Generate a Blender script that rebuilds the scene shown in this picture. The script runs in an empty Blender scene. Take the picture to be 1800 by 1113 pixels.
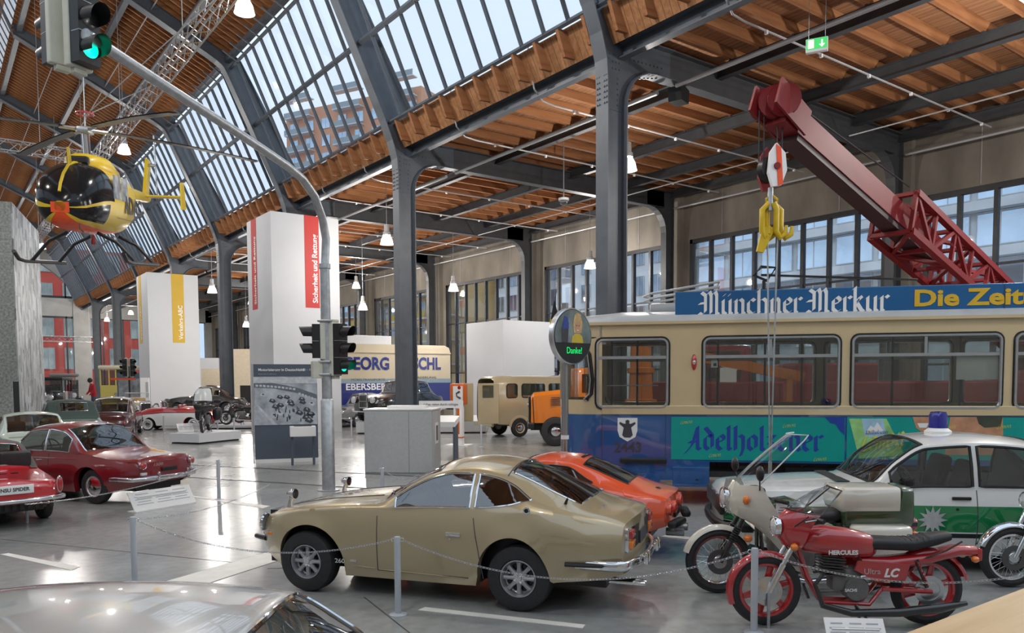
import bpy, bmesh, math, random
import numpy as np
from mathutils import Vector, Matrix
random.seed(7)
SC = bpy.context.scene
COL = SC.collection
PI = math.pi

# ------------------------------------------------------------------ camera
# world: X across the hall (towards the window wall), Y along the hall, Z up
CF, CCX, CCY, EYE = 1379.0, 900.0, 745.7, 2.18
YAW, PITCH, ROLL = -0.639717, 0.0566268, -0.0050155
def _rot():
    c, s = math.cos(YAW), math.sin(YAW); Ry = np.array([[c, 0, s], [0, 1, 0], [-s, 0, c]])
    c, s = math.cos(PITCH), math.sin(PITCH); Rp = np.array([[1, 0, 0], [0, c, -s], [0, s, c]])
    c, s = math.cos(ROLL), math.sin(ROLL); Rr = np.array([[c, -s, 0], [s, c, 0], [0, 0, 1]])
    return Rr @ Rp @ Ry
RM = _rot()
cam_d = bpy.data.cameras.new('camera'); cam = bpy.data.objects.new('camera', cam_d); COL.objects.link(cam)
cam_d.sensor_width = 36.0; cam_d.lens = CF / 1800.0 * 36.0
cam_d.shift_y = (CCY - 556.5) / 1800.0
cam_d.clip_start = 0.05; cam_d.clip_end = 600
def _w(row): return Vector((row[0], row[2], -row[1]))
_r, _u, _b = _w(RM[0]), -_w(RM[1]), -_w(RM[2])
cam.matrix_world = Matrix(((_r.x, _u.x, _b.x, 0), (_r.y, _u.y, _b.y, 0), (_r.z, _u.z, _b.z, EYE), (0, 0, 0, 1)))
SC.camera = cam
FWD = Vector((math.sin(-YAW), math.cos(-YAW), 0)); RGT = Vector((math.cos(-YAW), -math.sin(-YAW), 0))
def ray(x, y):
    t = RM.T @ np.array([(x - CCX) / CF, (y - CCY) / CF, 1.0]); return Vector((t[0], t[2], -t[1]))
def gnd(x, y, z=0.0):                      # where the pixel's ray meets height z
    r = ray(x, y); return Vector((0, 0, EYE)) + r * ((z - EYE) / r.z)
def at(x, y, f):                           # point on the pixel's ray, f metres ahead (level)
    r = ray(x, y); return Vector((0, 0, EYE)) + r * (f / r.dot(FWD))
def onx(x, y, X):
    r = ray(x, y); return Vector((0, 0, EYE)) + r * (X / r.x)

# ------------------------------------------------------------------ sky and exposure
W = bpy.data.worlds.new('overcast_sky'); SC.world = W; W.use_nodes = True
_n = W.node_tree.nodes; _l = W.node_tree.links
_bg = _n['Background']; _bg.inputs['Strength'].default_value = 0.95
_tc = _n.new('ShaderNodeTexCoord'); _ns = _n.new('ShaderNodeTexNoise'); _ns.inputs['Scale'].default_value = 1.6
_rp = _n.new('ShaderNodeValToRGB')
_rp.color_ramp.elements[0].color = (0.6, 0.75, 0.93, 1); _rp.color_ramp.elements[1].color = (0.78, 0.88, 1.0, 1)
_rp.color_ramp.elements[0].position = 0.3; _rp.color_ramp.elements[1].position = 0.7
_l.new(_tc.outputs['Generated'], _ns.inputs['Vector']); _l.new(_ns.outputs['Fac'], _rp.inputs['Fac']); _l.new(_rp.outputs['Color'], _bg.inputs['Color'])
SC.view_settings.view_transform = 'Standard'; SC.view_settings.look = 'None'
SC.view_settings.exposure = 0.28; SC.view_settings.gamma = 1.0; SC.view_settings.use_curve_mapping = False
SC.cycles.max_bounces = 10; SC.cycles.transparent_max_bounces = 24; SC.cycles.diffuse_bounces = 4; SC.cycles.glossy_bounces = 4
SC.cycles.sample_clamp_indirect = 6.0
SC.cycles.use_denoising = True
LAMP_W = 400.0                              # watts of one high-bay lamp

# ------------------------------------------------------------------ materials
MATS = {}
def mat(name, col, rough=0.5, metal=0.0, var=0.06, scale=6.0, bump=0.0, coat=0.0, emit=None, estr=0.0, spec=0.5, stretch=None, ior=None):
    """principled material whose colour varies a little by procedural noise"""
    if name in MATS: return MATS[name]
    m = bpy.data.materials.new(name); m.use_nodes = True; nt = m.node_tree; N = nt.nodes; L = nt.links
    b = N['Principled BSDF']; tc = N.new('ShaderNodeTexCoord'); nz = N.new('ShaderNodeTexNoise'); nz.inputs['Scale'].default_value = scale
    nz.inputs['Detail'].default_value = 4
    src = tc.outputs['Object']
    if stretch:
        mp = N.new('ShaderNodeMapping'); mp.inputs['Scale'].default_value = stretch; L.new(src, mp.inputs['Vector']); src = mp.outputs['Vector']
    L.new(src, nz.inputs['Vector'])
    rp = N.new('ShaderNodeValToRGB'); rp.color_ramp.elements[0].position = 0.3; rp.color_ramp.elements[1].position = 0.7
    rp.color_ramp.elements[0].color = [max(0, c * (1 - var)) for c in col] + [1]; rp.color_ramp.elements[1].color = [min(1, c * (1 + var)) for c in col] + [1]
    L.new(nz.outputs['Fac'], rp.inputs['Fac']); L.new(rp.outputs['Color'], b.inputs['Base Color'])
    b.inputs['Roughness'].default_value = rough; b.inputs['Metallic'].default_value = metal; b.inputs['Specular IOR Level'].default_value = spec
    if coat: b.inputs['Coat Weight'].default_value = coat; b.inputs['Coat Roughness'].default_value = 0.03; b.inputs['Coat IOR'].default_value = 1.75
    if emit: b.inputs['Emission Color'].default_value = list(emit) + [1]; b.inputs['Emission Strength'].default_value = estr
    if bump:
        bp = N.new('ShaderNodeBump'); bp.inputs['Strength'].default_value = bump; bp.inputs['Distance'].default_value = 0.02
        L.new(nz.outputs['Fac'], bp.inputs['Height']); L.new(bp.outputs['Normal'], b.inputs['Normal'])
    MATS[name] = m; return m
def glass(name, tint=(0.9, 0.95, 1.0), refl=0.06, edge=0.6):
    if name in MATS: return MATS[name]
    m = bpy.data.materials.new(name); m.use_nodes = True; nt = m.node_tree; N = nt.nodes; L = nt.links
    for n in list(N):
        if n.type == 'BSDF_PRINCIPLED': N.remove(n)
    tr = N.new('ShaderNodeBsdfTransparent'); tr.inputs['Color'].default_value = list(tint) + [1]
    gl = N.new('ShaderNodeBsdfGlossy'); gl.inputs['Roughness'].default_value = 0.02; gl.inputs['Color'].default_value = (1, 1, 1, 1)
    lw = N.new('ShaderNodeLayerWeight'); lw.inputs['Blend'].default_value = 0.35
    mr = N.new('ShaderNodeMapRange'); mr.inputs['To Min'].default_value = refl; mr.inputs['To Max'].default_value = edge
    mx = N.new('ShaderNodeMixShader'); L.new(lw.outputs['Fresnel'], mr.inputs['Value']); L.new(mr.outputs['Result'], mx.inputs['Fac'])
    L.new(tr.outputs[0], mx.inputs[1]); L.new(gl.outputs[0], mx.inputs[2]); L.new(mx.outputs[0], N['Material Output'].inputs['Surface'])
    MATS[name] = m; return m
def wood(name, c0, c1, sc=1.0, along='X', plank=0.14, rough=0.7, gap=0.025):
    """boards: grain noise stretched along the boards plus narrow joints between boards"""
    if name in MATS: return MATS[name]
    m = bpy.data.materials.new(name); m.use_nodes = True; nt = m.node_tree; N = nt.nodes; L = nt.links
    b = N['Principled BSDF']; tc = N.new('ShaderNodeTexCoord')
    mp = N.new('ShaderNodeMapping'); mp.inputs['Scale'].default_value = (0.5, 6, 6) if along == 'X' else (6, 0.5, 6)
    nz = N.new('ShaderNodeTexNoise'); nz.inputs['Scale'].default_value = 1.5 * sc; nz.inputs['Detail'].default_value = 5
    rp = N.new('ShaderNodeValToRGB'); rp.color_ramp.elements[0].color = list(c0) + [1]; rp.color_ramp.elements[1].color = list(c1) + [1]
    rp.color_ramp.elements[0].position = 0.32; rp.color_ramp.elements[1].position = 0.68
    L.new(tc.outputs['Object'], mp.inputs['Vector']); L.new(mp.outputs['Vector'], nz.inputs['Vector']); L.new(nz.outputs['Fac'], rp.inputs['Fac'])
    if plank:
        sx = N.new('ShaderNodeSeparateXYZ'); L.new(tc.outputs['Object'], sx.inputs[0])
        mo = N.new('ShaderNodeMath'); mo.operation = 'MODULO'; mo.inputs[1].default_value = plank
        ab = N.new('ShaderNodeMath'); ab.operation = 'ABSOLUTE'; L.new(sx.outputs['Y' if along == 'X' else 'X'], ab.inputs[0]); L.new(ab.outputs[0], mo.inputs[0])
        lt = N.new('ShaderNodeMath'); lt.operation = 'LESS_THAN'; lt.inputs[1].default_value = gap * 0.5; L.new(mo.outputs[0], lt.inputs[0])
        mx = N.new('ShaderNodeMixRGB'); mx.inputs['Color2'].default_value = [c * 0.35 for c in c0] + [1]
        L.new(lt.outputs[0], mx.inputs['Fac']); L.new(rp.outputs['Color'], mx.inputs['Color1']); L.new(mx.outputs['Color'], b.inputs['Base Color'])
    else: L.new(rp.outputs['Color'], b.inputs['Base Color'])
    b.inputs['Roughness'].default_value = rough; b.inputs['Specular IOR Level'].default_value = 0.25
    MATS[name] = m; return m
def paint(name, col, var=0.03): return mat(name, col, 0.28, 0.0, var, 1.5, coat=1.0, spec=0.5)

# ------------------------------------------------------------------ mesh helpers
class MB:
    """collects geometry for ONE mesh"""
    def __init__(s): s.v = []; s.f = []; s.M = Matrix.Identity(4)
    def add(s, vs, fs):
        o = len(s.v); s.v += [tuple(s.M @ Vector(p)) for p in vs]; s.f += [tuple(i + o for i in f) for f in fs]; return s
    def box(s, c, d, rz=0.0, rx=0.0, ry=0.0, bev=0.0):
        x, y, z = d[0] / 2, d[1] / 2, d[2] / 2
        R = Matrix.Translation(c) @ Matrix.Rotation(rz, 4, 'Z') @ Matrix.Rotation(ry, 4, 'Y') @ Matrix.Rotation(rx, 4, 'X')
        if bev <= 0:
            vs = [R @ Vector((a, b, e)) for a in (-x, x) for b in (-y, y) for e in (-z, z)]
            return s.add(vs, [(0, 1, 3, 2), (4, 6, 7, 5), (0, 4, 5, 1), (2, 3, 7, 6), (0, 2, 6, 4), (1, 5, 7, 3)])
        b_ = min(bev, x * .98, y * .98, z * .98)
        bm = bmesh.new(); bmesh.ops.create_cube(bm, size=1.0)
        for v in bm.verts: v.co = Vector((v.co.x * 2 * x, v.co.y * 2 * y, v.co.z * 2 * z))
        bmesh.ops.bevel(bm, geom=bm.edges[:], offset=b_, segments=2, affect='EDGES', profile=0.5)
        bm.verts.index_update(); vs = [R @ v.co for v in bm.verts]; fs = [[v.index for v in f.verts] for f in bm.faces]; bm.free()
        return s.add(vs, fs)
    def bar(s, a, b, w, h=None, up=(0, 0, 1)):
        """rectangular bar from a to b, w wide (sideways), h high (along up)"""
        h = h or w; a = Vector(a); b = Vector(b); d = (b - a)
        if d.length < 1e-6: return s
        d.normalize(); u = Vector(up)
        if abs(d.dot(u)) > .98: u = Vector((1, 0, 0)) if abs(d.x) < .9 else Vector((0, 1, 0))
        sd = d.cross(u).normalized(); u = sd.cross(d).normalized()
        vs = []
        for p in (a, b):
            for i, j in ((-1, -1), (1, -1), (1, 1), (-1, 1)): vs.append(p + sd * (i * w / 2) + u * (j * h / 2))
        return s.add(vs, [(3, 2, 1, 0), (4, 5, 6, 7), (0, 1, 5, 4), (1, 2, 6, 5), (2, 3, 7, 6), (3, 0, 4, 7)])
    def tube(s, pts, r, n=8, closed=False, caps=True, up=None):
        pts = [Vector(p) for p in pts]; m = len(pts); rs = r if isinstance(r, (list, tuple)) else [r] * m
        rings = []; prev = None
        for i, p in enumerate(pts):
            a = pts[(i - 1) % m] if (closed or i > 0) else p; b = pts[(i + 1) % m] if (closed or i < m - 1) else p
            t = (b - a)
            t = t.normalized() if t.length > 1e-9 else Vector((0, 0, 1))
            if prev is None:
                q = Vector((0, 0, 1)) if abs(t.z) < .9 else Vector((1, 0, 0)); prev = (q - t * q.dot(t)).normalized()
            else:
                q = prev - t * prev.dot(t); prev = q.normalized() if q.length > 1e-6 else prev
            o = t.cross(prev); rings.append([p + (prev * math.cos(2 * PI * k / n) + o * math.sin(2 * PI * k / n)) * rs[i] for k in range(n)])
        vs = [q for rg in rings for q in rg]; fs = []
        for i in range(m if closed else m - 1):
            j = (i + 1) % m
            for k in range(n): fs.append((i * n + k, i * n + (k + 1) % n, j * n + (k + 1) % n, j * n + k))
        if caps and not closed: fs += [tuple(range(n - 1, -1, -1)), tuple((m - 1) * n + k for k in range(n))]
        return s.add(vs, fs)
    def cyl(s, a, b, r, n=16, r2=None): return s.tube([a, b], [r, r if r2 is None else r2], n)
    def lathe(s, prof, n=24, axis='Z', c=(0, 0, 0), closed=False, arc=None):
        """profile of (radius, height) turned about an axis"""
        vs = []; fs = []; m = len(prof); full = arc is None; a0, a1 = (0, 2 * PI) if full else arc
        cnt = n if full else n + 1
        for i in range(cnt):
            t = a0 + (a1 - a0) * i / n; ct, st = math.cos(t), math.sin(t)
            for r, h in prof:
                p = (r * ct, r * st, h) if axis == 'Z' else ((h, r * ct, r * st) if axis == 'X' else (r * ct, h, r * st))
                vs.append((p[0] + c[0], p[1] + c[1], p[2] + c[2]))
        seg = m if closed else m - 1
        for i in range(n):
            j = (i + 1) % cnt
            for k in range(seg):
                k2 = (k + 1) % m; q = (i * m + k, j * m + k, j * m + k2, i * m + k2); fs.append(q)
        return s.add(vs, fs)
    def ball(s, c, r, n=14, m=8, sc=(1, 1, 1)):
        pr = [(math.sin(PI * i / m), -math.cos(PI * i / m)) for i in range(m + 1)]
        M0 = s.M; s.M = M0 @ Matrix.Translation(c) @ Matrix.Diagonal((r * sc[0], r * sc[1], r * sc[2], 1))
        s.lathe([(max(a, 1e-4), b) for a, b in pr], n); s.M = M0; return s
    def grid(s, rows, close_u=False, close_v=False):
        n = len(rows[0]); m = len(rows); vs = [p for r in rows for p in r]; fs = []
        for i in range(m if close_v else m - 1):
            for k in range(n if close_u else n - 1):
                fs.append((i * n + k, i * n + (k + 1) % n, ((i + 1) % m) * n + (k + 1) % n, ((i + 1) % m) * n + k))
        return s.add(vs, fs)
    def prism(s, poly, depth, plane='XZ', off=0.0):
        """polygon (2d) extruded: XZ -> along y, XY -> along z, YZ -> along x"""
        n = len(poly)
        def P(a, b, d): return {'XZ': (a, d, b), 'XY': (a, b, d), 'YZ': (d, a, b)}[plane]
        vs = [P(a, b, off) for a, b in poly] + [P(a, b, off + depth) for a, b in poly]
        fs = [tuple(range(n)), tuple(range(2 * n - 1, n - 1, -1))] + [(i, i + n, (i + 1) % n + n, (i + 1) % n) for i in range(n)]
        return s.add(vs, fs)
    def build(s, name, m, parent=None, smooth=False, ang=40, loc=None):
        me = bpy.data.meshes.new(name); me.from_pydata(s.v, [], s.f); me.update()
        bm = bmesh.new(); bm.from_mesh(me); bmesh.ops.recalc_face_normals(bm, faces=bm.faces[:]); bm.to_mesh(me); bm.free()
        ms = m if isinstance(m, (list, tuple)) else [m]
        for q in ms: me.materials.append(q)
        if smooth:
            me.polygons.foreach_set('use_smooth', [True] * len(me.polygons)); me.set_sharp_from_angle(angle=math.radians(ang))
        o = bpy.data.objects.new(name, me); COL.objects.link(o)
        if loc is not None: o.location = loc
        if parent is not None: o.parent = parent
        return o
def mb(): return MB()
def empty(name, loc=(0, 0, 0), rz=0.0, label=None, cat=None, group=None):
    o = bpy.data.objects.new(name, None); COL.objects.link(o); o.location = loc; o.rotation_euler = (0, 0, rz); o.empty_display_size = 0.2
    if label: tag(o, label, cat, group)
    return o
def tag(o, label=None, cat=None, group=None, kind=None):
    if label: o['label'] = label
    if cat: o['category'] = cat
    if group: o['group'] = group
    if kind: o['kind'] = kind
    return o
def struct(o, label=None): o['kind'] = 'structure'; return tag(o, label)
def inst(src, loc=None, rot=None, parent=None, scale=None):
    o = src.copy(); COL.objects.link(o); o.parent = parent
    if loc is not None: o.location = loc
    if rot is not None: o.rotation_euler = rot
    if scale is not None: o.scale = scale
    return o
def copy_tree(o, parent=None):
    c = o.copy(); COL.objects.link(c); c.parent = parent
    for ch in list(o.children): copy_tree(ch, c)
    return c
def text(s, size, m, parent=None, name='lettering', loc=(0, 0, 0), rot=(PI / 2, 0, 0), align='CENTER', extr=0.002, sx=1.0, bold=0.0, space=1.0, shear=0.0):
    cu = bpy.data.curves.new(name, 'FONT'); cu.body = s; cu.size = size; cu.align_x = align; cu.align_y = 'CENTER'; cu.extrude = extr
    cu.offset = bold; cu.space_character = space; cu.shear = shear; cu.resolution_u = 3
    ob = bpy.data.objects.new(name, cu); me = bpy.data.meshes.new_from_object(ob); bpy.data.objects.remove(ob); me.name = name
    me.materials.clear(); me.materials.append(m)
    for v in me.vertices: v.co.x *= sx
    o = bpy.data.objects.new(name, me); COL.objects.link(o); o.location = loc; o.rotation_euler = rot
    if parent is not None: o.parent = parent
    return o
def yaw_of(h): return math.atan2(h[1], h[0])
def lerp(a, b, t): return a + (b - a) * t

# common materials
STEEL = mat('painted_dark_steel', (0.085, 0.1, 0.12), 0.42, 0.0, 0.12, 2.5)
STEEL2 = mat('dark_purlin_steel', (0.05, 0.053, 0.058), 0.5, 0.0, 0.15, 2.5)
CHROME = mat('polished_chrome', (0.82, 0.83, 0.85), 0.08, 1.0, 0.03, 4)
ALU = mat('brushed_aluminium', (0.62, 0.64, 0.66), 0.3, 1.0, 0.06, 8)
GALV = mat('galvanised_steel', (0.42, 0.45, 0.47), 0.45, 0.75, 0.16, 9)
RUBBER = mat('tyre_rubber', (0.022, 0.022, 0.024), 0.62, 0.0, 0.2, 20)
BLACK = mat('black_plastic', (0.014, 0.014, 0.015), 0.4, 0.0, 0.2, 12)
DARKIN = mat('dark_interior_vinyl', (0.02, 0.02, 0.022), 0.6, 0.0, 0.25, 8)
WHITE = mat('white_board', (0.56, 0.575, 0.6), 0.5, 0.0, 0.02, 1.2)
WHITEP = mat('white_paint', (0.8, 0.8, 0.79), 0.4, 0.0, 0.02, 2)
GREYPOST = mat('grey_powder_coat', (0.42, 0.45, 0.49), 0.4, 0.0, 0.05, 5)
CARGLASS = glass('car_glass', (0.55, 0.6, 0.6), 0.09, 0.75)
CLEAR = glass('clear_glass', (0.9, 0.93, 0.94), 0.05, 0.6)
WINGLASS = glass('window_glass', (0.9, 0.94, 0.97), 0.03, 0.5)
REDLENS = mat('red_lens', (0.42, 0.012, 0.012), 0.12, 0.0, 0.2, 30, coat=1.0)
AMBER = mat('amber_lens', (0.8, 0.2, 0.01), 0.15, 0.0, 0.15, 30, coat=1.0)
LENS = mat('headlamp_glass', (0.7, 0.72, 0.74), 0.08, 0.3, 0.1, 30, coat=1.0)
INK = mat('dark_print', (0.05, 0.05, 0.06), 0.6, 0.0, 0.1, 9)
# ================================================================== the hall
XC, Y0, BAY, XW, YE, YB = 12.7, 13.2, 9.68, 25.9, 90.6, -9.0
FY = [Y0 + BAY * i for i in range(-2, 8)]          # frames; index 2 is the first one in view
def ceil_mats():
    return
CONC = mat('board_marked_concrete', (0.19, 0.168, 0.138), 0.85, 0, 0.32, 0.8, bump=0.25, stretch=(1, 1, 0.45))
CONC2 = mat('smooth_grey_concrete', (0.33, 0.325, 0.31), 0.8, 0, 0.15, 0.7, bump=0.15)
WOODB = wood('ceiling_boards', (0.26, 0.12, 0.055), (0.41, 0.21, 0.105), 1.0, 'Y', 0.16)
WOODR = wood('ceiling_rafters', (0.24, 0.095, 0.038), (0.38, 0.175, 0.075), 1.0, 'X', 0)
WOODRY = wood('eave_boards', (0.3, 0.135, 0.055), (0.44, 0.22, 0.105), 1.0, 'X', 0.2)
# ---- floor
def floor_mat():
    m = bpy.data.materials.new('polished_grey_floor'); m.use_nodes = True; N = m.node_tree.nodes; L = m.node_tree.links
    b = N['Principled BSDF']; tc = N.new('ShaderNodeTexCoord'); n1 = N.new('ShaderNodeTexNoise'); n1.inputs['Scale'].default_value = 0.35; n1.inputs['Detail'].default_value = 6
    n2 = N.new('ShaderNodeTexNoise'); n2.inputs['Scale'].default_value = 7.0; n2.inputs['Detail'].default_value = 6
    L.new(tc.outputs['Object'], n1.inputs['Vector']); L.new(tc.outputs['Object'], n2.inputs['Vector'])
    rp = N.new('ShaderNodeValToRGB'); e = rp.color_ramp.elements; e[0].position = 0.34; e[1].position = 0.66
    e[0].color = (0.25, 0.265, 0.27, 1); e[1].color = (0.34, 0.345, 0.325, 1)
    L.new(n1.outputs['Fac'], rp.inputs['Fac'])
    mx = N.new('ShaderNodeMixRGB'); mx.blend_type = 'MULTIPLY'; mx.inputs['Fac'].default_value = 0.35; L.new(rp.outputs['Color'], mx.inputs['Color1'])
    r2 = N.new('ShaderNodeValToRGB'); r2.color_ramp.elements[0].position = .35; r2.color_ramp.elements[0].color = (.6, .6, .6, 1); r2.color_ramp.elements[1].position = .6
    L.new(n2.outputs['Fac'], r2.inputs['Fac']); L.new(r2.outputs['Color'], mx.inputs['Color2']); L.new(mx.outputs['Color'], b.inputs['Base Color'])
    rr = N.new('ShaderNodeMapRange'); rr.inputs['To Min'].default_value = 0.12; rr.inputs['To Max'].default_value = 0.3; L.new(n1.outputs['Fac'], rr.inputs['Value']); L.new(rr.outputs['Result'], b.inputs['Roughness'])
    b.inputs['Specular IOR Level'].default_value = 0.65
    return m
fl = struct(mb().box((8, 40, -0.1), (38, 106, 0.2)).build('floor', floor_mat()))
LINE = mat('white_floor_paint', (0.72, 0.71, 0.66), 0.45, 0, 0.08, 5)
JOINT = mat('dark_floor_joint', (0.06, 0.06, 0.06), 0.7, 0, 0.2, 8)
def mark(pts, m=LINE, nm='floor_marking', h=0.004):
    ps = [(p.x, p.y) for p in pts]; mb().prism(ps, h, 'XY', 0.0005).build(nm, m, fl)
def gq(*px): return [gnd(*p) for p in px]
mark(gq((0, 975), (15, 973), (141, 997), (125, 1003)))
mark(gq((283, 1025), (478, 969), (492, 985), (363, 1027)))
mark(gq((283, 1025), (363, 1026), (518, 1043), (505, 1050)))
mark(gq((735, 1073), (747, 1068), (1029, 1099), (1024, 1105)))
mark(gq((325, 872), (340, 872), (475, 890), (462, 894)))
mark(gq((1160, 944), (1172, 941), (1240, 947), (1232, 951)))
mark(gq((1400, 950), (1400, 946), (1440, 950), (1440, 954)))
mark(gq((600, 863), (612, 861), (660, 868), (652, 871)))
def strip(a, b, w, m, nm, h=0.003):
    d = (b - a).normalized(); n = Vector((-d.y, d.x, 0)) * w / 2; mark([a - n, b - n, b + n, a + n], m, nm, h)
for (p, q) in (((330, 817), (900, 846)), ((330, 839), (700, 862))):
    a, b = gnd(*p), gnd(*q); strip(a, b, 0.13, JOINT, 'rail_groove'); d = (b - a).normalized(); n = Vector((-d.y, d.x, 0)) * 0.035
    strip(a + n, b + n, 0.05, mat('worn_rail_steel', (0.35, 0.35, 0.36), 0.3, 0.9, 0.1, 9), 'tram_rail', 0.006)
for p, q in (((470, 1000), (740, 990)), ((640, 1050), (720, 1113)), ((0, 948), (420, 990))):
    strip(gnd(*p), gnd(*q), 0.012, JOINT, 'floor_joint', 0.002)

# ---- steel frames: web plates with flanges
def ribbon(B, path, y, w=0.4, t=0.03):
    for (a, b) in zip(path[:-1], path[1:]):
        a = Vector((a[0], y, a[1])); b = Vector((b[0], y, b[1])); d = (b - a).normalized()
        B.bar(a - d * 0.004, b + d * 0.004, w, t, up=Vector((-d.z, 0, d.x)))
def arc(cx, cz, r, a0, a1, n=6): return [(cx + r * math.cos(math.radians(a0 + (a1 - a0) * i / n)), cz + r * math.sin(math.radians(a0 + (a1 - a0) * i / n))) for i in range(n + 1)]
IN_COL = [(12.40, 0), (12.40, 8.7), (12.36, 9.3), (12.2, 9.85), (11.95, 10.45)]
IN_RIB = [(11.95, 10.45), (10.05, 14.4), (9.9, 14.66), (9.65, 14.84), (9.3, 15.02), (3.7, 17.68)]
OUT_LOW = [(13.0, 0), (13.0, 8.35)] + arc(13.95, 8.35, 0.95, 180, 90, 6)[1:]
TOP = [(14.6, 9.98)] + arc(14.2, 11.25, 1.29, 265, 210, 5)
TOP_RIB = [TOP[-1], (10.6, 15.0), (9.8, 15.55), (3.7, 18.42)]
GB, GT = 9.3, 9.98
def make_frame():
    fr = bpy.data.objects.new('steel_frame', None); COL.objects.link(fr)
    B = mb(); B.prism(IN_COL + [TOP[-1]] + TOP[::-1][1:] + [(14.6, GB)] + OUT_LOW[::-1], 0.035, 'XZ', -0.0175)
    ribbon(B, IN_COL, 0); ribbon(B, OUT_LOW + [(14.6, GB)], 0, 0.36); ribbon(B, TOP, 0, 0.36)
    for z in (8.28,): B.box((12.7, 0, z), (0.62, 0.06, 0.02))
    B.box((12.7, 0, 0.03), (0.9, 0.7, 0.06))
    B.build('column', STEEL, fr)
    R = mb()
    for k in range(10):
        for s in (-.15, -.08, .08, .15):
            R.box((12.375, s, 8.35 + k * 0.12), (0.03, 0.03, 0.03))
    for (x0, z0, x1, z1, n) in ((12.55, 8.4, 12.55, 9.4, 8), (12.85, 8.4, 12.85, 9.0, 6), (12.6, 9.5, 14.3, 9.55, 14), (12.5, 9.9, 13.2, 10.2, 6), (12.7, 9.2, 12.9, 9.2, 3), (12.7, 9.35, 12.9, 9.35, 3), (13.3, 9.1, 14.5, 9.36, 10), (12.2, 10.3, 12.9, 10.6, 6), (12.1, 10.5, 12.8, 10.8, 6)):
        for k in range(n): t = k / max(1, n - 1); R.box((lerp(x0, x1, t), -0.02, lerp(z0, z1, t)), (0.032, 0.03, 0.032))
    R.build('rivets', STEEL, fr)['kind'] = 'stuff'
    B = mb(); B.prism(IN_RIB + TOP_RIB[::-1], 0.035, 'XZ', -0.0175); ribbon(B, IN_RIB, 0, 0.42); ribbon(B, TOP_RIB, 0, 0.36); B.build('roof_rib', STEEL, fr)
    B = mb(); B.prism([(14.6, GB), (25.0, GB), (25.0, GT), (14.6, GT)], 0.03, 'XZ', -0.015); ribbon(B, [(14.6, GB), (24.9, GB)], 0, 0.32); ribbon(B, [(14.6, GT), (25.4, GT)], 0, 0.32); B.build('girder', STEEL2, fr)
    B = mb(); lo = [(24.0, GB)] + arc(24.0, 8.3, 1.0, 90, 0, 6)[1:] + [(25.0, 0)]
    B.prism([(24.0, GT)] + lo + [(25.45, 0), (25.45, GT)], 0.03, 'XZ', -0.015); ribbon(B, lo, 0, 0.3); ribbon(B, [(25.45, 0), (25.45, GT)], 0, 0.3); B.build('wall_post', STEEL2, fr)
    # left half, seen only in reflections
    B = mb(); B.prism([(-x, z) for x, z in (IN_RIB + TOP_RIB[::-1])], 0.035, 'XZ', -0.0175); ribbon(B, [(-x, z) for x, z in IN_RIB], 0, 0.42)
    ribbon(B, [(3.7, 17.68), (3.2, 18.9), (0, 19.6), (-3.2, 18.9), (-3.7, 17.68)], 0, 0.3); B.build('roof_rib', STEEL, fr)
    return fr
fr0 = make_frame(); struct(fr0, 'dark riveted steel frame with column, roof rib and side girder')
fr0.location = (0, FY[2], 0)
for i, y in enumerate(FY):
    if i in (2,): continue
    if i < 1: continue
    c = copy_tree(fr0); c.location = (0, y, 0)
    if i == 1:                                       # the vehicle bays start here: its column stands outside the picture
        for ch in list(c.children):
            if ch.name.startswith(('column', 'rivets')): bpy.data.objects.remove(ch)
        B = mb(); B.prism([p for p in IN_COL[1:]] + [TOP[-1]] + TOP[::-1][1:] + [(14.6, GB)] + OUT_LOW[::-1][:-1], 0.035, 'XZ', -0.0175); B.build('knee_plate', STEEL, c)

# ---- aisle ceiling: boards, rafters, purlins
YS, YEND = FY[1], YE
ca = struct(mb().box((19.3, (YS + YEND) / 2, 10.36), (13.6, YEND - YS, 0.06)).build('ceiling', WOODB), 'wooden board ceiling over the side aisle')
rb = mb().box((0, 0, 0), (13.2, 0.11, 0.24)).build('rafter', WOODR, ca, loc=(19.35, YS + 0.4, 10.2)); PITCHR = BAY / 11
k = 1
while YS + 0.4 + PITCHR * k < YEND - 0.2:
    inst(rb, (19.35, YS + 0.4 + PITCHR * k, 10.2), parent=ca); k += 1
PURX = [16.4, 19.8, 22.65, 25.4]
Pm = mb(); L_ = BAY - 0.06
for z in (-0.155, 0.155): Pm.box((0, 0, z), (0.2, L_, 0.02))
Pm.box((0, 0, 0), (0.02, L_, 0.31)); pur = None
bays = list(zip(FY[1:], FY[2:] + [YE]))
for a, b in bays:
    for x in PURX:
        if pur is None: pur = Pm.build('purlin', STEEL2, ca, loc=(x, (a + b) / 2, 9.91))
        else: inst(pur, (x, (a + b) / 2, 9.91), parent=ca, scale=(1, (b - a - .06) / L_, 1))
# brackets where rafters sit on purlins
Bk = mb()
for j in range(k):
    for x in PURX: Bk.box((x - .13, YS + 0.4 + PITCHR * j, 10.08), (0.05, 0.06, 0.1))
Bk.build('rafter_brackets', STEEL2, ca)['kind'] = 'stuff'
Ec = mb()
Ec.box((13.02, 0, 9.62), (0.03, L_, 0.34)); Ec.box((12.94, 0, 9.79), (0.2, L_, 0.03)); Ec.box((12.94, 0, 9.45), (0.2, L_, 0.03)); ec = None
for a, b in bays:
    if ec is None: ec = Ec.build('eave_channel', STEEL, ca, loc=(0, (a + b) / 2, 0))
    else: inst(ec, (0, (a + b) / 2, 0), parent=ca, scale=(1, (b - a - .06) / L_, 1))
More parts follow.
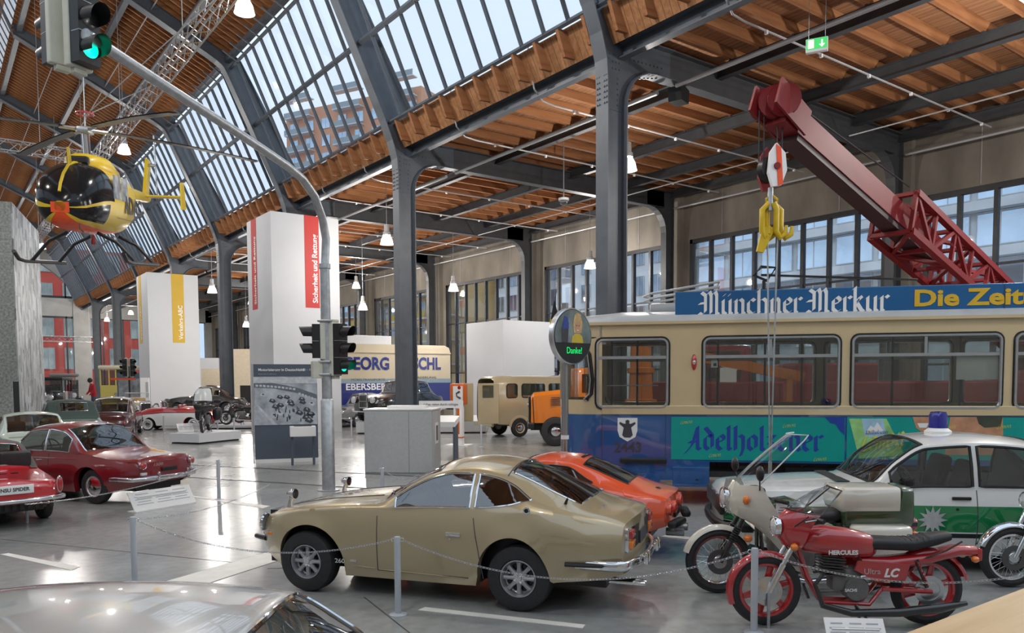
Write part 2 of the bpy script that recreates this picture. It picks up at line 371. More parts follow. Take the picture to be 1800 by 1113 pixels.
# service pipes hung under the ceiling
PIPE = mat('grey_service_pipe', (0.45, 0.46, 0.47), 0.35, 0.3, 0.05, 4)
for x, z, r in ((12.82, 9.9, 0.055), (25.3, 9.28, 0.04), (14.5, 9.12, 0.055), (22.0, 9.28, 0.022)):
    for a, b in bays:
        mb().cyl((0, a + 0.3, 0), (0, b - .3, 0), r, 8).build('service_pipe', PIPE, ca, True, loc=(x, 0, z))
for a, b in bays[:5]:
    for t in (0.3, 0.68):
        y = lerp(a, b, t); mb().tube([(12.55, y, 10.6), (12.6, y, 10.2), (12.75, y, 9.6), (13.1, y + .1, 9.4), (13.5, y + .1, 9.36), (24.8, y + .1, 9.36)], 0.025, 6).build('conduit', PIPE, ca, True)
        for q in range(6): mb().box((14.2 + q * 2, y + .1, 9.33), (0.06, 0.06, 0.08)).build('conduit_clip', WHITEP, ca)

# ---- eave band of boards and rafter ends below the skylight
eb = mb(); eb.grid([[(12.35, YS, 10.42), (12.35, YEND, 10.42)], [(12.72, YS, 9.72), (12.72, YEND, 9.72)]]); ebo = struct(eb.build('trim_1', WOODRY), 'orange wooden eave boarding under the sloping skylight')
blk = mb().prism([(12.12, 10.38), (12.5, 10.38), (12.78, 9.8), (12.36, 9.78)], 0.1, 'XZ', -0.05).build('rafter_end', WOODR, ebo)
blk.location = (0, YS + 0.4, 0); k = 1
while YS + 0.4 + PITCHR * k < YEND - 0.2:
    inst(blk, (0, YS + 0.4 + PITCHR * k, 0), parent=ebo); k += 1

# ---- skylight between the ribs: glazing bars and panes
A0, A1 = Vector((12.2, 0, 10.42)), Vector((10.28, 0, 14.72))
up = (A1 - A0).normalized(); nrm = Vector((-up.z, 0, up.x))
if nrm.x > 0: nrm = -nrm
BARM = mat('grey_glazing_bar', (0.1, 0.115, 0.135), 0.45, 0, 0.1, 4)
barmb = mb(); barmb.bar(A0, A1, 0.055, 0.02, up=nrm); barmb.bar(A0 + nrm * 0.06, A1 + nrm * 0.06, 0.012, 0.11, up=nrm)
barmb.bar(A1 + nrm * .06, A1 + nrm * .06 + Vector((-.55, 0, .3)), 0.05, .05)
bar0 = None; pane0 = None; nb = 11
for wi, (a, b) in enumerate(bays):
    w = empty('window_%d' % (wi + 1), (0, a, 0)); struct(w, 'sloping skylight of narrow glass strips between two roof ribs'); n = nb; st = (b - a) / n
    for i in range(1, n):
        if bar0 is None: bar0 = barmb.build('glazing_bar', BARM, w, loc=(0, i * st, 0))
        else: inst(bar0, (0, i * st, 0), parent=w)
    for i in range(n):
        for h in (0, 1):
            if pane0 is None:
                q0, q1 = A0 - nrm * .02, (A0 + A1) / 2 - nrm * .02
                pane0 = mb().grid([[q0, q0 + Vector((0, st - .01, 0))], [q1, q1 + Vector((0, st - .01, 0))]]).build('pane', WINGLASS, w, loc=(0, 0.005, 0))
            else: inst(pane0, tuple(((A1 - A0) / 2) * h + Vector((0, i * st + .005, 0))), parent=w)
    B = mb()
    for t, s in ((0.0, 0.09), (0.52, 0.13), (1.0, 0.1)): p = A0 + (A1 - A0) * t + nrm * .05; B.box((p.x, (b - a) / 2, p.z), (s, b - a - .1, s), ry=0.4)
    B.build('cross_rail', BARM, w)

# ---- nave ceiling
N0, N1 = Vector((10.3, 0, 15.3)), Vector((3.7, 0, 18.45)); nd = (N1 - N0).normalized(); nang = math.atan2(N1.z - N0.z, N1.x - N0.x)
B = mb(); B.grid([[(N0.x, YS, N0.z), (N0.x, YEND, N0.z)], [(N1.x, YS, N1.z), (N1.x, YEND, N1.z)]])
WOODN = wood('nave_boards', (0.13, 0.052, 0.022), (0.21, 0.09, 0.038), 1.0, 'Y', 0.18)
cn = struct(B.build('ceiling', WOODN), 'wooden board ceiling sloping up over the main nave')
rf = mb().bar(N0 + Vector((0, 0, -.13)), N1 + Vector((0, 0, -.13)), 0.09, 0.22, up=(-nd.z, 0, nd.x)).build('rafter', wood('nave_rafters', (0.2, 0.08, 0.03), (0.32, 0.14, 0.055), 1, 'X', 0), cn); step = BAY / 22; k = 0
ys = YS + step / 2
while ys + k * step < YEND:
    if k == 0: rf.location = (0, ys, 0)
    elif k < 200: inst(rf, (0, ys + k * step, 0), parent=cn)
    k += 1
for t in (0.03, 0.28, 0.56, 0.97):
    p = N0 + (N1 - N0) * t; z0 = p.z - 0.42
    for a, b in bays:
        q = mb(); q.box((0, 0, 0), (0.2, b - a - .06, 0.2)); q.build('purlin', STEEL, cn, loc=(p.x, (a + b) / 2, z0))
for t in (0.18, 0.45, 0.75):
    p = N0 + (N1 - N0) * t
    mb().cyl((0, YS, 0), (0, YEND, 0), 0.022, 6).build('service_pipe', PIPE, cn, True, loc=(p.x, 0, p.z - 0.5))
# ridge lantern and the mirrored left slope
LG = mb(); LG.grid([[(3.7, YS, 18.4), (3.7, YEND, 18.4)], [(3.2, YS, 19.5), (3.2, YEND, 19.5)]]); lw = LG.build('window_20', WINGLASS); struct(lw, 'glazed side of the ridge lantern')
for y in np.arange(YS, YEND, 0.88): mb().bar((3.7, y, 18.4), (3.2, y, 19.5), 0.05).build('glazing_bar', BARM, lw)
struct(mb().box((0, (YS + YEND) / 2, 19.7), (7.0, YEND - YS, 0.2)).build('ceiling', WOODB), 'flat wooden lantern roof along the ridge')
B = mb(); B.grid([[(-10.3, YB, 15.3), (-10.3, YEND, 15.3)], [(-3.7, YB, 18.45), (-3.7, YEND, 18.45)]]); struct(B.build('ceiling', WOODN), 'mirrored nave ceiling slope beyond the ridge')
B = mb()
for y in FY: B.box((-11.2, y + BAY / 2, 12.5), (0.3, 0.2, 4.6), ry=-0.42)
struct(B.build('window_21', BARM), 'sloping skylight bars on the far nave side')
struct(mb().box((-12.4, (YB + YEND) / 2, 5.2), (0.3, YEND - YB, 10.4)).build('wall_left', CONC2))
bw = mb(); bw.box((6.9, YB, 5), (38.6, 0.3, 10)); struct(bw.build('wall_back', CONC2))

# ---- window wall on the right
WB, WT = 0.35, 8.0
wr = mb(); Y_all = [YB] + FY[1:] + [YE]
wr.box((XW + .2, (YB + YE) / 2, (WT + 10.4) / 2), (0.4, YE - YB, 10.4 - WT)); wr.box((XW + .2, (YB + YE) / 2, WB / 2), (0.4, YE - YB, WB))
wspan = []
for i, y in enumerate(Y_all):
    wr.box((XW + .2, y, (WB + WT) / 2), (0.4, 1.25, WT - WB)); wr.box((XW - .1, y, 5.0), (0.3, 0.62, 10.0))
    if i + 1 < len(Y_all): wspan.append((y + .625, Y_all[i + 1] - .625))
wro = struct(wr.build('wall_right', CONC), 'concrete side wall with tall window openings')
for i, (a, b) in enumerate(wspan):
    for t in (0.2, 0.8): mb().box((XW - .005, lerp(a, b, t), 8.9), (0.02, 0.025, 1.7)).build('concrete_joint', CONC2, wro)
FRAME = mat('black_window_frame', (0.018, 0.018, 0.02), 0.45, 0, 0.2, 6)
nW = 30; mull0 = None
for (a, b) in wspan:
    w = empty('window_%d' % nW, (XW + .12, a, 0)); nW += 1; struct(w, 'tall black framed window in the concrete side wall'); L0 = b - a; n = 8 if L0 < 12 else 12
    B = mb()
    for z in (WB + .06, WT - .08): B.box((0, L0 / 2, z), (0.2, L0, 0.16))
    for y in (0.07, L0 - .07): B.box((0, y, (WB + WT) / 2), (0.2, 0.14, WT - WB))
    B.build('frame', FRAME, w)
    for i in range(1, n):
        if mull0 is None: mull0 = mb().box((0, 0, (WB + WT) / 2), (0.18, 0.12, WT - WB - .2)).build('mullion', FRAME, w, loc=(0, i * L0 / n, 0))
        else: inst(mull0, (0, i * L0 / n, 0), parent=w)
    mb().box((0, L0 / 2, 5.6), (0.1, L0 - .2, 0.07)).build('transom', FRAME, w); mb().box((0, L0 / 2, 2.6), (0.1, L0 - .2, 0.07)).build('transom', FRAME, w)
    for i in range(n):
        for z0, z1 in ((WB, 2.6), (2.6, 5.6), (5.6, WT)):
            me = 'pane'; y0 = i * L0 / n
            mb().grid([[(0.02, y0, z0), (0.02, y0 + L0 / n, z0)], [(0.02, y0, z1), (0.02, y0 + L0 / n, z1)]]).build('pane', WINGLASS, w)

# ---- end wall with the arched window
ew = mb()
def arch_z(x): return 10.6 + max(0.0, 1 - (x / 12.2) ** 2.1) ** 0.62 * 5.6
xs = [i * 12.2 / 24 for i in range(25)]
for s in (1, -1):
    for a, b in zip(xs[:-1], xs[1:]):
        za, zb = arch_z(a), arch_z(b); ra = 18.9 if a < 3.7 else lerp(18.9, 15.0, (a - 3.7) / 8.5); rb_ = 18.9 if b < 3.7 else lerp(18.9, 15.0, (b - 3.7) / 8.5)
        v = [(s * x, y, z) for y in (YE - .2, YE + .5) for x, z in ((a, za), (b, zb), (b, rb_ + 1.0), (a, ra + 1.0))]
        ew.add(v, [(0, 1, 2, 3), (4, 5, 6, 7), (0, 1, 5, 4)])
ew.box((0, YE + .15, 9.65), (25.4, 0.7, 1.8)); 
for x in (12.85, -12.6): ew.box((x, YE + .1, 6.5), (1.55, 0.9, 13.0))
ew.box((19.6, YE + .15, 9.6), (13, 0.7, 1.9)); ew.box((25.6, YE + .15, 5), (1.2, 0.7, 10)); ew.box((19.4, YE + .15, 5), (0.8, 0.7, 10)); ew.box((7, YE + .15, 0.2), (38, .5, .4))
ewo = struct(ew.build('wall_end', CONC2), 'grey concrete end wall with an arched upper window')
w = empty('window_50', (0, YE + .1, 0)); struct(w, 'black framed windows of the end wall')
B = mb()
for x in np.arange(-11.5, 12.0, 2.3): mb().box((x, 0, 4.6), (0.14, 0.16, 8.4)).build('mullion', FRAME, w); mb().box((x, 0, 13.5), (0.14, 0.16, 6.4)).build('mullion', FRAME, w)
for x in np.arange(14.8, 25, 1.9): mb().box((x, 0, 4.6), (0.14, 0.16, 8.4)).build('mullion', FRAME, w)
for z, h in ((8.7, .25), (0.5, .2), (10.65, .3)): mb().box((6, 0, z), (38, 0.16, h)).build('transom', FRAME, w)
mb().box((0, .05, 9), (38, 0.01, 17.2)).build('pane', WINGLASS, w); mb().box((22, .05, 4.5), (8, 0.01, 9)).build('pane', WINGLASS, w)
# ================================================================== car building
def curve(keys):
    """monotone cubic through (s, value) keys"""
    if not isinstance(keys, (list, tuple)): return lambda s: np.full_like(np.asarray(s, float), float(keys))
    x = np.array([k[0] for k in keys], float); y = np.array([k[1] for k in keys], float)
    if len(x) == 1: return lambda s: np.full_like(np.asarray(s, float), y[0])
    h = np.diff(x); d = np.diff(y) / h; m = np.zeros(len(x)); m[0] = d[0]; m[-1] = d[-1]
    for i in range(1, len(x) - 1):
        if d[i - 1] * d[i] > 0:
            w1, w2 = 2 * h[i] + h[i - 1], h[i] + 2 * h[i - 1]; m[i] = (w1 + w2) / (w1 / d[i - 1] + w2 / d[i])
    def f(s):
        s = np.clip(np.asarray(s, float), x[0], x[-1]); i = np.clip(np.searchsorted(x, s, side='right') - 1, 0, len(h) - 1)
        t = (s - x[i]) / h[i]; t2, t3 = t * t, t * t * t
        return (2 * t3 - 3 * t2 + 1) * y[i] + (t3 - 2 * t2 + t) * h[i] * m[i] + (-2 * t3 + 3 * t2) * y[i + 1] + (t3 - t2) * h[i] * m[i + 1]
    return f
def boundary_loops(faces):
    cnt = {}
    for f in faces:
        for a, b in zip(f, f[1:] + f[:1]):
            k = (min(a, b), max(a, b)); cnt[k] = cnt.get(k, 0) + 1
    adj = {}
    for (a, b), c in cnt.items():
        if c == 1 and a != b: adj.setdefault(a, []).append(b); adj.setdefault(b, []).append(a)
    loops = []; seen = set()
    for st in adj:
        if st in seen: continue
        lp = [st]; seen.add(st); cur = st
        while True:
            nx = [q for q in adj[cur] if q not in seen]
            if not nx: break
            cur = nx[0]; seen.add(cur); lp.append(cur)
        if len(lp) > 3: loops.append(lp)
    return loops
class Car:
    TT = [0, .22, .45, .66, .82, .92, 1.0]
    def __init__(s, name, label, P, loc, heading, cat='car', group=None):
        s.P = P; s.L = P['L']; s.root = empty(name, (loc[0], loc[1], loc[2] if len(loc) > 2 else 0), yaw_of(heading), label, cat, group)
        D = dict(zm=0.5, ft=0.9, fu=0.08, bow=0.0, bulge=0.0, crown=2.4); D.update(P); s.c = {k: curve(v) for k, v in D.items() if k in ('zc', 'zr', 'wr', 'zb', 'wb', 'zm', 'wm', 'zs', 'ws', 'ft', 'fu', 'bow')}
        s.crown = D['crown']; s.flare = P.get('flare', 0.012); s.wmax = max(k[1] for k in P['wm']) if isinstance(P['wm'], (list, tuple)) else P['wm']
        s.bulge = D['bulge']; s.axles = P['axles']; s.ar = P.get('arch', 0.34); s.bands = P.get('bands', [])
        low = [.05, .12, .22, .33, .45, .57, .7, .85, 1.0]
        for u0, u1, m in s.bands: low += [u0, u1]
        s.low = sorted(set(low))
        s.az = P.get('axz', P.get('tyre', 0.31))
    def section(s, q):
        c = {k: float(f(q)) for k, f in s.c.items()}
        pts = []
        for t in s.TT: pts.append((c['wr'] * t, c['zr'] + (c['zc'] - c['zr']) * (1 - t ** s.crown)))
        zr, zb = c['zr'], min(c['zb'], c['zr'] - 1e-3); zt = zb + (zr - zb) * c['ft']; zu = zb + (zr - zb) * c['fu']
        for z in (zt, (zt + zu) / 2, zu, zb):
            a = (zr - z) / (zr - zb); pts.append((c['wr'] + (c['wb'] - c['wr']) * a + s.bulge * 4 * a * (1 - a), z))
        zl = c['zs']
        for ax in s.axles:
            d = q - ax
            if abs(d) < s.ar: zl = max(zl, s.az + math.sqrt(s.ar ** 2 - d * d))
        zl = min(zl, zb - 0.02); zm = min(c['zm'], zb - .02); zs = min(c['zs'], zm - .02)
        for u in s.low:
            z = max(zb + (zs - zb) * u, zl)
            if z >= zm: a = (zb - z) / (zb - zm); y = c['wb'] + (c['wm'] - c['wb']) * math.sin(a * PI / 2)
            else: a = (zm - z) / (zm - zs); y = c['wm'] - (c['wm'] - c['ws']) * (1 - math.cos(a * PI / 2))
            for ax in s.axles:
                d = math.hypot(q - ax, z - s.az) - s.ar
                if d < .2: y += s.flare * math.exp(-(max(0, d) / 0.055) ** 2)
            pts.append((y, z))
        y, z = pts[-1]; pts.append((max(0.02, y - .09), z + .004))
        return pts, c
    def loc3(s, q, y, z, bow): return (s.L / 2 - q - bow * (y / s.wmax) ** 2, y, z)
    def side(s, q, z, off=0.0, sgn=1):
        """point on the flank at station q and height z"""
        pts, c = s.section(q); best = None
        for (y0, z0), (y1, z1) in zip(pts[6:-1], pts[7:-1]):
            if (z0 - z) * (z1 - z) <= 0 and abs(z0 - z1) > 1e-6: t = (z0 - z) / (z0 - z1); best = y0 + (y1 - y0) * t; break
        if best is None: best = pts[-2][0] if z < pts[-2][1] else pts[6][0]
        return Vector(s.loc3(q, sgn * (best + off), z, c['bow']))
    def top(s, q, t, off=0.0, sgn=1):
        pts, c = s.section(q); y = c['wr'] * t; z = c['zr'] + (c['zc'] - c['zr']) * (1 - t ** s.crown); return Vector(s.loc3(q, sgn * y, z + off, c['bow']))
    def body(s, paintm, windows, top_windows, n=80, glassm=None, trim=None, keymats=None, skip_under=False, interior=True):
        """windows: [(s0, s1, name)] on the flanks; top_windows: [(s0, s1, tmax_index, name)]"""
        S = set(np.round(np.linspace(0, s.L, n), 4))
        for a in s.axles:
            for k in range(25): S.add(round(a + s.ar * math.cos(PI * k / 24), 4))
        edges = [e for w in windows for e in w[:2]] + [e for w in top_windows for e in w[:2]]
        S = {q for q in S if all(abs(q - e) > 0.012 for e in edges)} | set(edges); S = sorted(q for q in S if 0 <= q <= s.L)
        rows = []; nr = None
        for q in S:
            pts, c = s.section(q); rows.append([s.loc3(q, y, z, c['bow']) for y, z in pts]); nr = len(pts)
        V = []; idx = {}
        for i, r in enumerate(rows):
            for j, p in enumerate(r):
                idx[(i, j, 1)] = len(V); V.append(p)
                if j == 0: idx[(i, j, -1)] = idx[(i, j, 1)]
                else: idx[(i, j, -1)] = len(V); V.append((p[0], -p[1], p[2]))
        G = {}
        b0 = 11
        for i in range(len(S) - 1):
            q = (S[i] + S[i + 1]) / 2
            for j in range(nr - 1):
                for sg in (1, -1):
                    key = 'body'
                    if j < 6:
                        for (a, b, tm, nm) in top_windows:
                            if a <= q <= b and j < tm: key = 'T:' + nm
                    elif 7 <= j <= 8:
                        for (a, b, nm) in windows:
                            if a <= q <= b: key = 'S%d:' % sg + nm + ':%.3f' % a
                    elif j >= 10 and s.bands and j < nr - 2:
                        u0 = s.low[j - b0] if j >= b0 else 0.0; u1 = s.low[j - b0 + 1]
                        um = (u0 + u1) / 2
                        for (a, b, m) in s.bands:
                            if a <= um <= b: key = 'B:' + m
                    f = [idx[(i, j, sg)], idx[(i + 1, j, sg)], idx[(i + 1, j + 1, sg)], idx[(i, j + 1, sg)]]
                    f = [a for k, a in enumerate(f) if a not in f[:k]]
                    if len(f) > 2: G.setdefault(key, []).append(f if sg > 0 else f[::-1])
        for e, i in ((0, 0), (1, len(S) - 1)):
            cols = [-1, -.6, -.2, .2, .6, 1]; g = []
            pts, c = s.section(S[i])
            for j in range(3, nr):
                y, z = pts[j]; r = []
                for t in cols:
                    if t == 1: r.append(idx[(i, j, 1)])
                    elif t == -1: r.append(idx[(i, j, -1)])
                    else: r.append(len(V)); V.append(s.loc3(S[i], y * t, z, c['bow']))
                g.append(r)
            for a in range(len(g) - 1):
                for b in range(5): G['body'].append([g[a][b], g[a][b + 1], g[a + 1][b + 1], g[a + 1][b]])
            # close the cap's upper edge up to the roof line
            up = [idx[(i, j, 1)] for j in (3, 2, 1, 0)] + [idx[(i, j, -1)] for j in (1, 2, 3)]
            G['body'].append(up + g[0][1:5])
        out = {}
        for key, fs in G.items():
            used = sorted({a for f in fs for a in f}); rm = {a: k for k, a in enumerate(used)}
            B = mb(); B.v = [V[a] for a in used]; B.f = [tuple(rm[a] for a in f) for f in fs]
            if key == 'body': o = B.build('body', paintm, s.root, True, 35)
            elif key[0] == 'B': o = B.build('body_band', keymats[key[2:]], s.root, True, 35)
            else:
                nm = key.split(':')[1]
                o = B.build(nm, (keymats or {}).get(nm, glassm or CARGLASS), s.root, True, 60)
                if trim is not None and nm not in (keymats or {}):
                    T = mb()
                    for lp in boundary_loops(fs): T.tube([V[a] for a in lp], s.P.get('trimr', 0.011), 6, closed=True)
                    if T.v: T.build(nm + '_trim', trim, o, True)
            out[key] = o
        if not skip_under:
            u = mb(); tw = s.P.get('inner', s.wmax - .3); zs = float(s.c['zs'](s.L / 2)); zb = float(s.c['zb'](s.L / 2))
            u.box((0, 0, (zs + .03 + zb - .12) / 2), (s.L - .5, tw * 2, zb - .12 - zs - .03)); cw = [w for w in windows]
            x0, x1 = (min(w[0] for w in cw), max(w[1] for w in cw)) if cw else (s.L * .4, s.L * .6)
            lo = max(x0, s.axles[0] + s.ar + .05); hi = min(x1, s.axles[1] - s.ar - .02)
            if hi > lo: u.box((s.L / 2 - (lo + hi) / 2, 0, zs + .06), (hi - lo, 2 * (float(s.c['ws'](s.L / 2)) - .06), .06))
            u.build('underbody', BLACK, s.root)
        if interior: s.interior(windows)
        return out
    def interior(s, windows, seatm=None, seats=((0.38, 1), (0.38, -1)), rear=False):
        seatm = seatm or DARKIN; x0 = min(w[0] for w in windows); x1 = max(w[1] for w in windows); zb = float(s.c['zb']((x0 + x1) / 2)); w = s.wmax - .16
        B = mb(); B.box((s.L / 2 - (x0 + x1) / 2, 0, zb - .22), (x1 - x0 - .1, 2 * w, .05)); B.build('cabin_floor', DARKIN, s.root)
        d = mb(); xd = s.L / 2 - x0 - .12; d.box((xd, 0, zb - .06), (.28, 2 * w - .06, .2), bev=.05); d.build('dashboard', DARKIN, s.root, True)
        for k, (off, sg) in enumerate(seats):
            xs_ = s.L / 2 - x0 - .92; b = mb(); b.box((xs_ + .2, sg * off, zb - .16), (.5, .46, .14), bev=.05); b.box((xs_ - .1, sg * off, zb + .06), (.14, .46, .48), ry=-.25, bev=.06); b.build('seat', seatm, s.root, True)
        t = mb(); R = s.P.get('wheel_r', .19); c = Vector((xd - .3, seats[0][0] * .95, zb + .04)); M0 = Matrix.Translation(c) @ Matrix.Rotation(-1.15, 4, 'Y'); t.M = M0
        t.tube([(R * math.cos(a), R * math.sin(a), 0) for a in np.linspace(0, 2 * PI, 21)[:-1]], .012, 6, closed=True)
        for a in (0, 2.1, 4.2): t.bar((0, 0, 0), (R * math.cos(a), R * math.sin(a), 0), .02, .01)
        t.cyl((0, 0, 0), (0, 0, -.25), .02, 8); t.build('steering_wheel', BLACK, s.root, True)
    def seam(s, q, z0, z1, lean=0.0, m=None, nm='door_seam'):
        pts = [s.side(q + lean * (z - z1), z, 0.001) for z in np.linspace(z0, z1, 14)]
        for sg in (1, -1): mb().tube([(p.x, sg * p.y, p.z) for p in pts], .0045, 5).build(nm, m or INK, s.root)
    def line(s, q0, q1, z0, z1, r, m, nm, off=.004, n=16, both=True):
        pts = [s.side(lerp(q0, q1, t), lerp(z0, z1, t), off) for t in np.linspace(0, 1, n)]
        for sg in ((1, -1) if both else (1,)): mb().tube([(p.x, sg * p.y, p.z) for p in pts], r, 6).build(nm, m, s.root, True)
    def put(s, q, z, d, m, nm, bev=.01, sg=1, off=0.0):
        p = s.side(q, z, off); return mb().box((p.x, sg * p.y, p.z), d, bev=bev).build(nm, m, s.root, True)
    def wrap(s, end, z, w, r, m, nm, back=0.5, out=0.05, hgt=None, n=15):
        """bumper following the plan of the front (end=0) or rear (end=1)"""
        pts = []; sgn = 1 if end == 0 else -1; q = 0.0 if end == 0 else s.L; bow = abs(float(s.c['bow'](q)))
        base = s.L / 2 + out
        for t in np.linspace(-1, 1, n): y = w * t; pts.append((sgn * (base - bow * (y / s.wmax) ** 2 - .05 * t ** 4), y, z))
        a = [(sgn * (base - bow * (w / s.wmax) ** 2 - .05 - back * u), (w + .02 + .015 * min(1, u * 3)) , z) for u in (.12, .3, .6, 1.0)]
        full = [(p[0], -p[1], p[2]) for p in a[::-1]] + pts + a
        B = mb()
        if hgt is None: B.tube(full, r, 8)
        else:
            rw = []
            for k in range(10):
                an = 2 * PI * k / 10; rw.append([(p[0] + sgn * r * math.cos(an) * (1 if abs(p[1]) < w else .3), p[1] + (math.copysign(r * math.cos(an), p[1]) if abs(p[1]) >= w else 0), p[2] + hgt * math.sin(an)) for p in full])
            B.grid(rw, close_v=True)
        return B.build(nm, m, s.root, True, 60)
    def wheels(s, style, R, w=.19, rr=.19, track=None, m2=None, zoff=0.0):
        tr = track or (s.wmax - .02); src = wheel_parts(style, R, w, rr, m2)
        for k, ax in enumerate(s.axles):
            for sg in (1, -1):
                t = inst(src[0], (s.L / 2 - ax, sg * (tr - w / 2), R + zoff), (0, 0, 0 if sg > 0 else PI), s.root)
                for ch in src[1:]: inst(ch, parent=t)
        for o in src: bpy.data.objects.remove(o)
TREADS = {}
def wheel_parts(style, R, w, rr, m2=None):
    """tyre with its rim and hub, axis along y, outer side at +y"""
    h = w / 2
    T = mb(); T.lathe([(rr, -h * .8), (rr + .01, -h), (R * .86, -h * 1.0), (R * .955, -h * .88), (R, -h * .6), (R, h * .6), (R * .955, h * .88), (R * .86, h), (rr + .01, h), (rr, h * .8)], 36, 'Y', closed=True)
    for k in (-.35, 0, .35): T.lathe([(R + .0015, h * k - .006), (R + .0015, h * k + .006)], 36, 'Y')
    t = T.build('wheel', RUBBER, None, True, 35); o = [t]; rm = m2 or ALU
    if style == 'alloy8':
        B = mb(); B.lathe([(rr, -h * .7), (rr, h * .92), (rr - .012, h * .95), (rr - .022, h * .7), (rr - .03, h * .25)], 36, 'Y'); B.lathe([(rr - .028, h * .3), (rr - .045, h * .16), (.04, h * .1)], 32, 'Y')
        o.append(B.build('rim', mat('grey_alloy', (.4, .41, .43), .35, .7, .06, 9), None, True, 50))
        B = mb()
        for k in range(8):
            a = 2 * PI * k / 8; B.M = Matrix.Rotation(a, 4, 'Y'); B.tube([(.045, h * .42, 0), (rr * .55, h * .5, 0), (rr - .03, h * .42, 0)], [.03, .021, .028], 8)
        B.M = Matrix.Identity(4); o.append(B.build('spokes', MATS['grey_alloy'], None, True))
        B = mb(); B.lathe([(.06, h * .3), (.06, h * .62), (.035, h * .72), (.03, h * .85), (.001, h * .87)], 20, 'Y')
        for k in range(4): a = PI / 4 + k * PI / 2; B.cyl((.045 * math.cos(a), h * .6, .045 * math.sin(a)), (.045 * math.cos(a), h * .78, .045 * math.sin(a)), .009, 6)
        o.append(B.build('hub', CHROME, None, True))
        B = mb()
        for k in range(8): a = 2 * PI * (k + .5) / 8; B.ball((rr * .62 * math.cos(a), h * .2, rr * .62 * math.sin(a)), .03, 8, 5, (1, .25, 1))
        o.append(B.build('vent_holes', BLACK, None, True))
    else:
        B = mb(); B.lathe([(rr, -h * .7), (rr, h * .95), (rr - .015, h * .9), (rr - .03, h * .55), (rr * .62, h * .35), (.02, h * .4)], 32, 'Y'); o.append(B.build('rim', rm, None, True, 50))
        B = mb(); cr = rr * (.62 if style == 'cap' else .92); B.lathe([(cr, h * .45), (cr * .96, h * .68), (cr * .7, h * .86), (cr * .4, h * .92), (.001, h * .94)], 28, 'Y'); o.append(B.build('hubcap', CHROME if style != 'disc' else rm, None, True))
        if style == 'white':
            B = mb(); B.lathe([(rr + .012, h * 1.01), (R * .84, h * 1.02)], 36, 'Y'); o.append(B.build('white_wall', WHITEP, None))
    for c in o[1:]: c.parent = t
    return o
def round_lamp(root, p, d, r, m=LENS, rim=CHROME, nm='headlamp', depth=.04):
    """lamp facing direction d (local)"""
    d = Vector(d).normalized(); M = Matrix.Translation(p) @ d.to_track_quat('Z', 'Y').to_matrix().to_4x4()
    B = mb(); B.M = M; B.lathe([(r, -depth), (r * 1.08, 0), (r * 1.0, .012), (r * .9, .008)], 24); o = B.build(nm, rim, root, True)
    B = mb(); B.M = M; B.lathe([(r * .92, .004), (r * .6, .022), (.001, .03)], 20); B.build('lens', m, o, True); return o
# ================================================================== the gold coupe
HZ = (gnd(543, 1042) - gnd(917, 1078)); HZ = Vector((HZ.x, HZ.y, 0)).normalized(); SIDE = Vector((HZ.y, -HZ.x, 0))
GOLD = mat('gold_metallic_paint', (0.46, 0.375, 0.225), .34, .45, .03, 1.5, coat=1.0) 
ZP = dict(L=4.2, axles=(0.86, 3.165), arch=.392, axz=.315, tyre=.315, crown=2.6, flare=.02, bulge=.015,
  zc=[(0, .60), (.06, .66), (.2, .715), (.45, .775), (.86, .845), (1.3, .90), (1.6, .935), (1.9, 1.09), (2.22, 1.225), (2.4, 1.268), (2.62, 1.285), (2.9, 1.262), (3.15, 1.2), (3.5, 1.06), (3.8, .93), (3.95, .885), (4.12, .86), (4.2, .82)],
  zr=[(0, .585), (.06, .635), (.2, .69), (.45, .755), (.86, .825), (1.3, .855), (1.58, .87), (1.7, .915), (1.95, 1.05), (2.2, 1.15), (2.45, 1.195), (2.7, 1.195), (2.95, 1.155), (3.2, 1.07), (3.5, .965), (3.8, .885), (3.98, .85), (4.2, .79)],
  wr=[(0, .36), (.15, .50), (.45, .6), (.86, .66), (1.5, .665), (1.75, .655), (2.2, .56), (2.6, .535), (3.0, .54), (3.4, .57), (3.8, .6), (4.2, .6)],
  zb=[(0, .55), (.06, .60), (.2, .655), (.45, .72), (.86, .795), (1.3, .825), (1.6, .835), (2.4, .835), (3.0, .865), (3.3, .89), (3.6, .87), (3.9, .82), (4.2, .755)],
  wb=[(0, .38), (.15, .56), (.45, .69), (.86, .755), (1.4, .735), (2.2, .725), (2.8, .735), (3.2, .755), (3.7, .73), (4.2, .65)],
  zm=[(0, .5), (.4, .58), (1.2, .55), (2.5, .55), (3.2, .62), (4.2, .6)], wm=[(0, .43), (.15, .62), (.45, .755), (.86, .80), (1.5, .795), (2.3, .79), (3.0, .81), (3.4, .815), (3.9, .78), (4.2, .70)],
  zs=[(0, .42), (.12, .34), (.45, .25), (.9, .21), (1.4, .195), (2.6, .2), (3.2, .24), (3.6, .3), (4.0, .34), (4.2, .4)], ws=[(0, .4), (.2, .58), (.6, .72), (1.2, .72), (2.7, .73), (3.4, .76), (4.2, .64)],
  bow=[(0, .3), (.25, .16), (.6, .05), (1.2, .06), (1.6, .14), (2.1, .1), (2.6, 0), (3.1, -.04), (3.8, -.1), (4.2, -.1)],
  ft=[(0, .9), (2.3, .91), (2.9, .9), (3.1, .84), (3.3, .55)], fu=[(0, .1), (2.8, .1), (3.1, .2), (3.3, .5)])
for k_ in ('zc', 'zr', 'zb', 'zm'): ZP[k_] = [(a, b * 1.085) for a, b in ZP[k_]]
zc_ = (gnd(543, 1042) + gnd(917, 1078)) / 2 + SIDE * .80 + HZ * (-.045)
Z = Car('sports_coupe', 'gold metallic sports coupe with fastback and chrome fender mirrors', ZP, zc_, HZ)
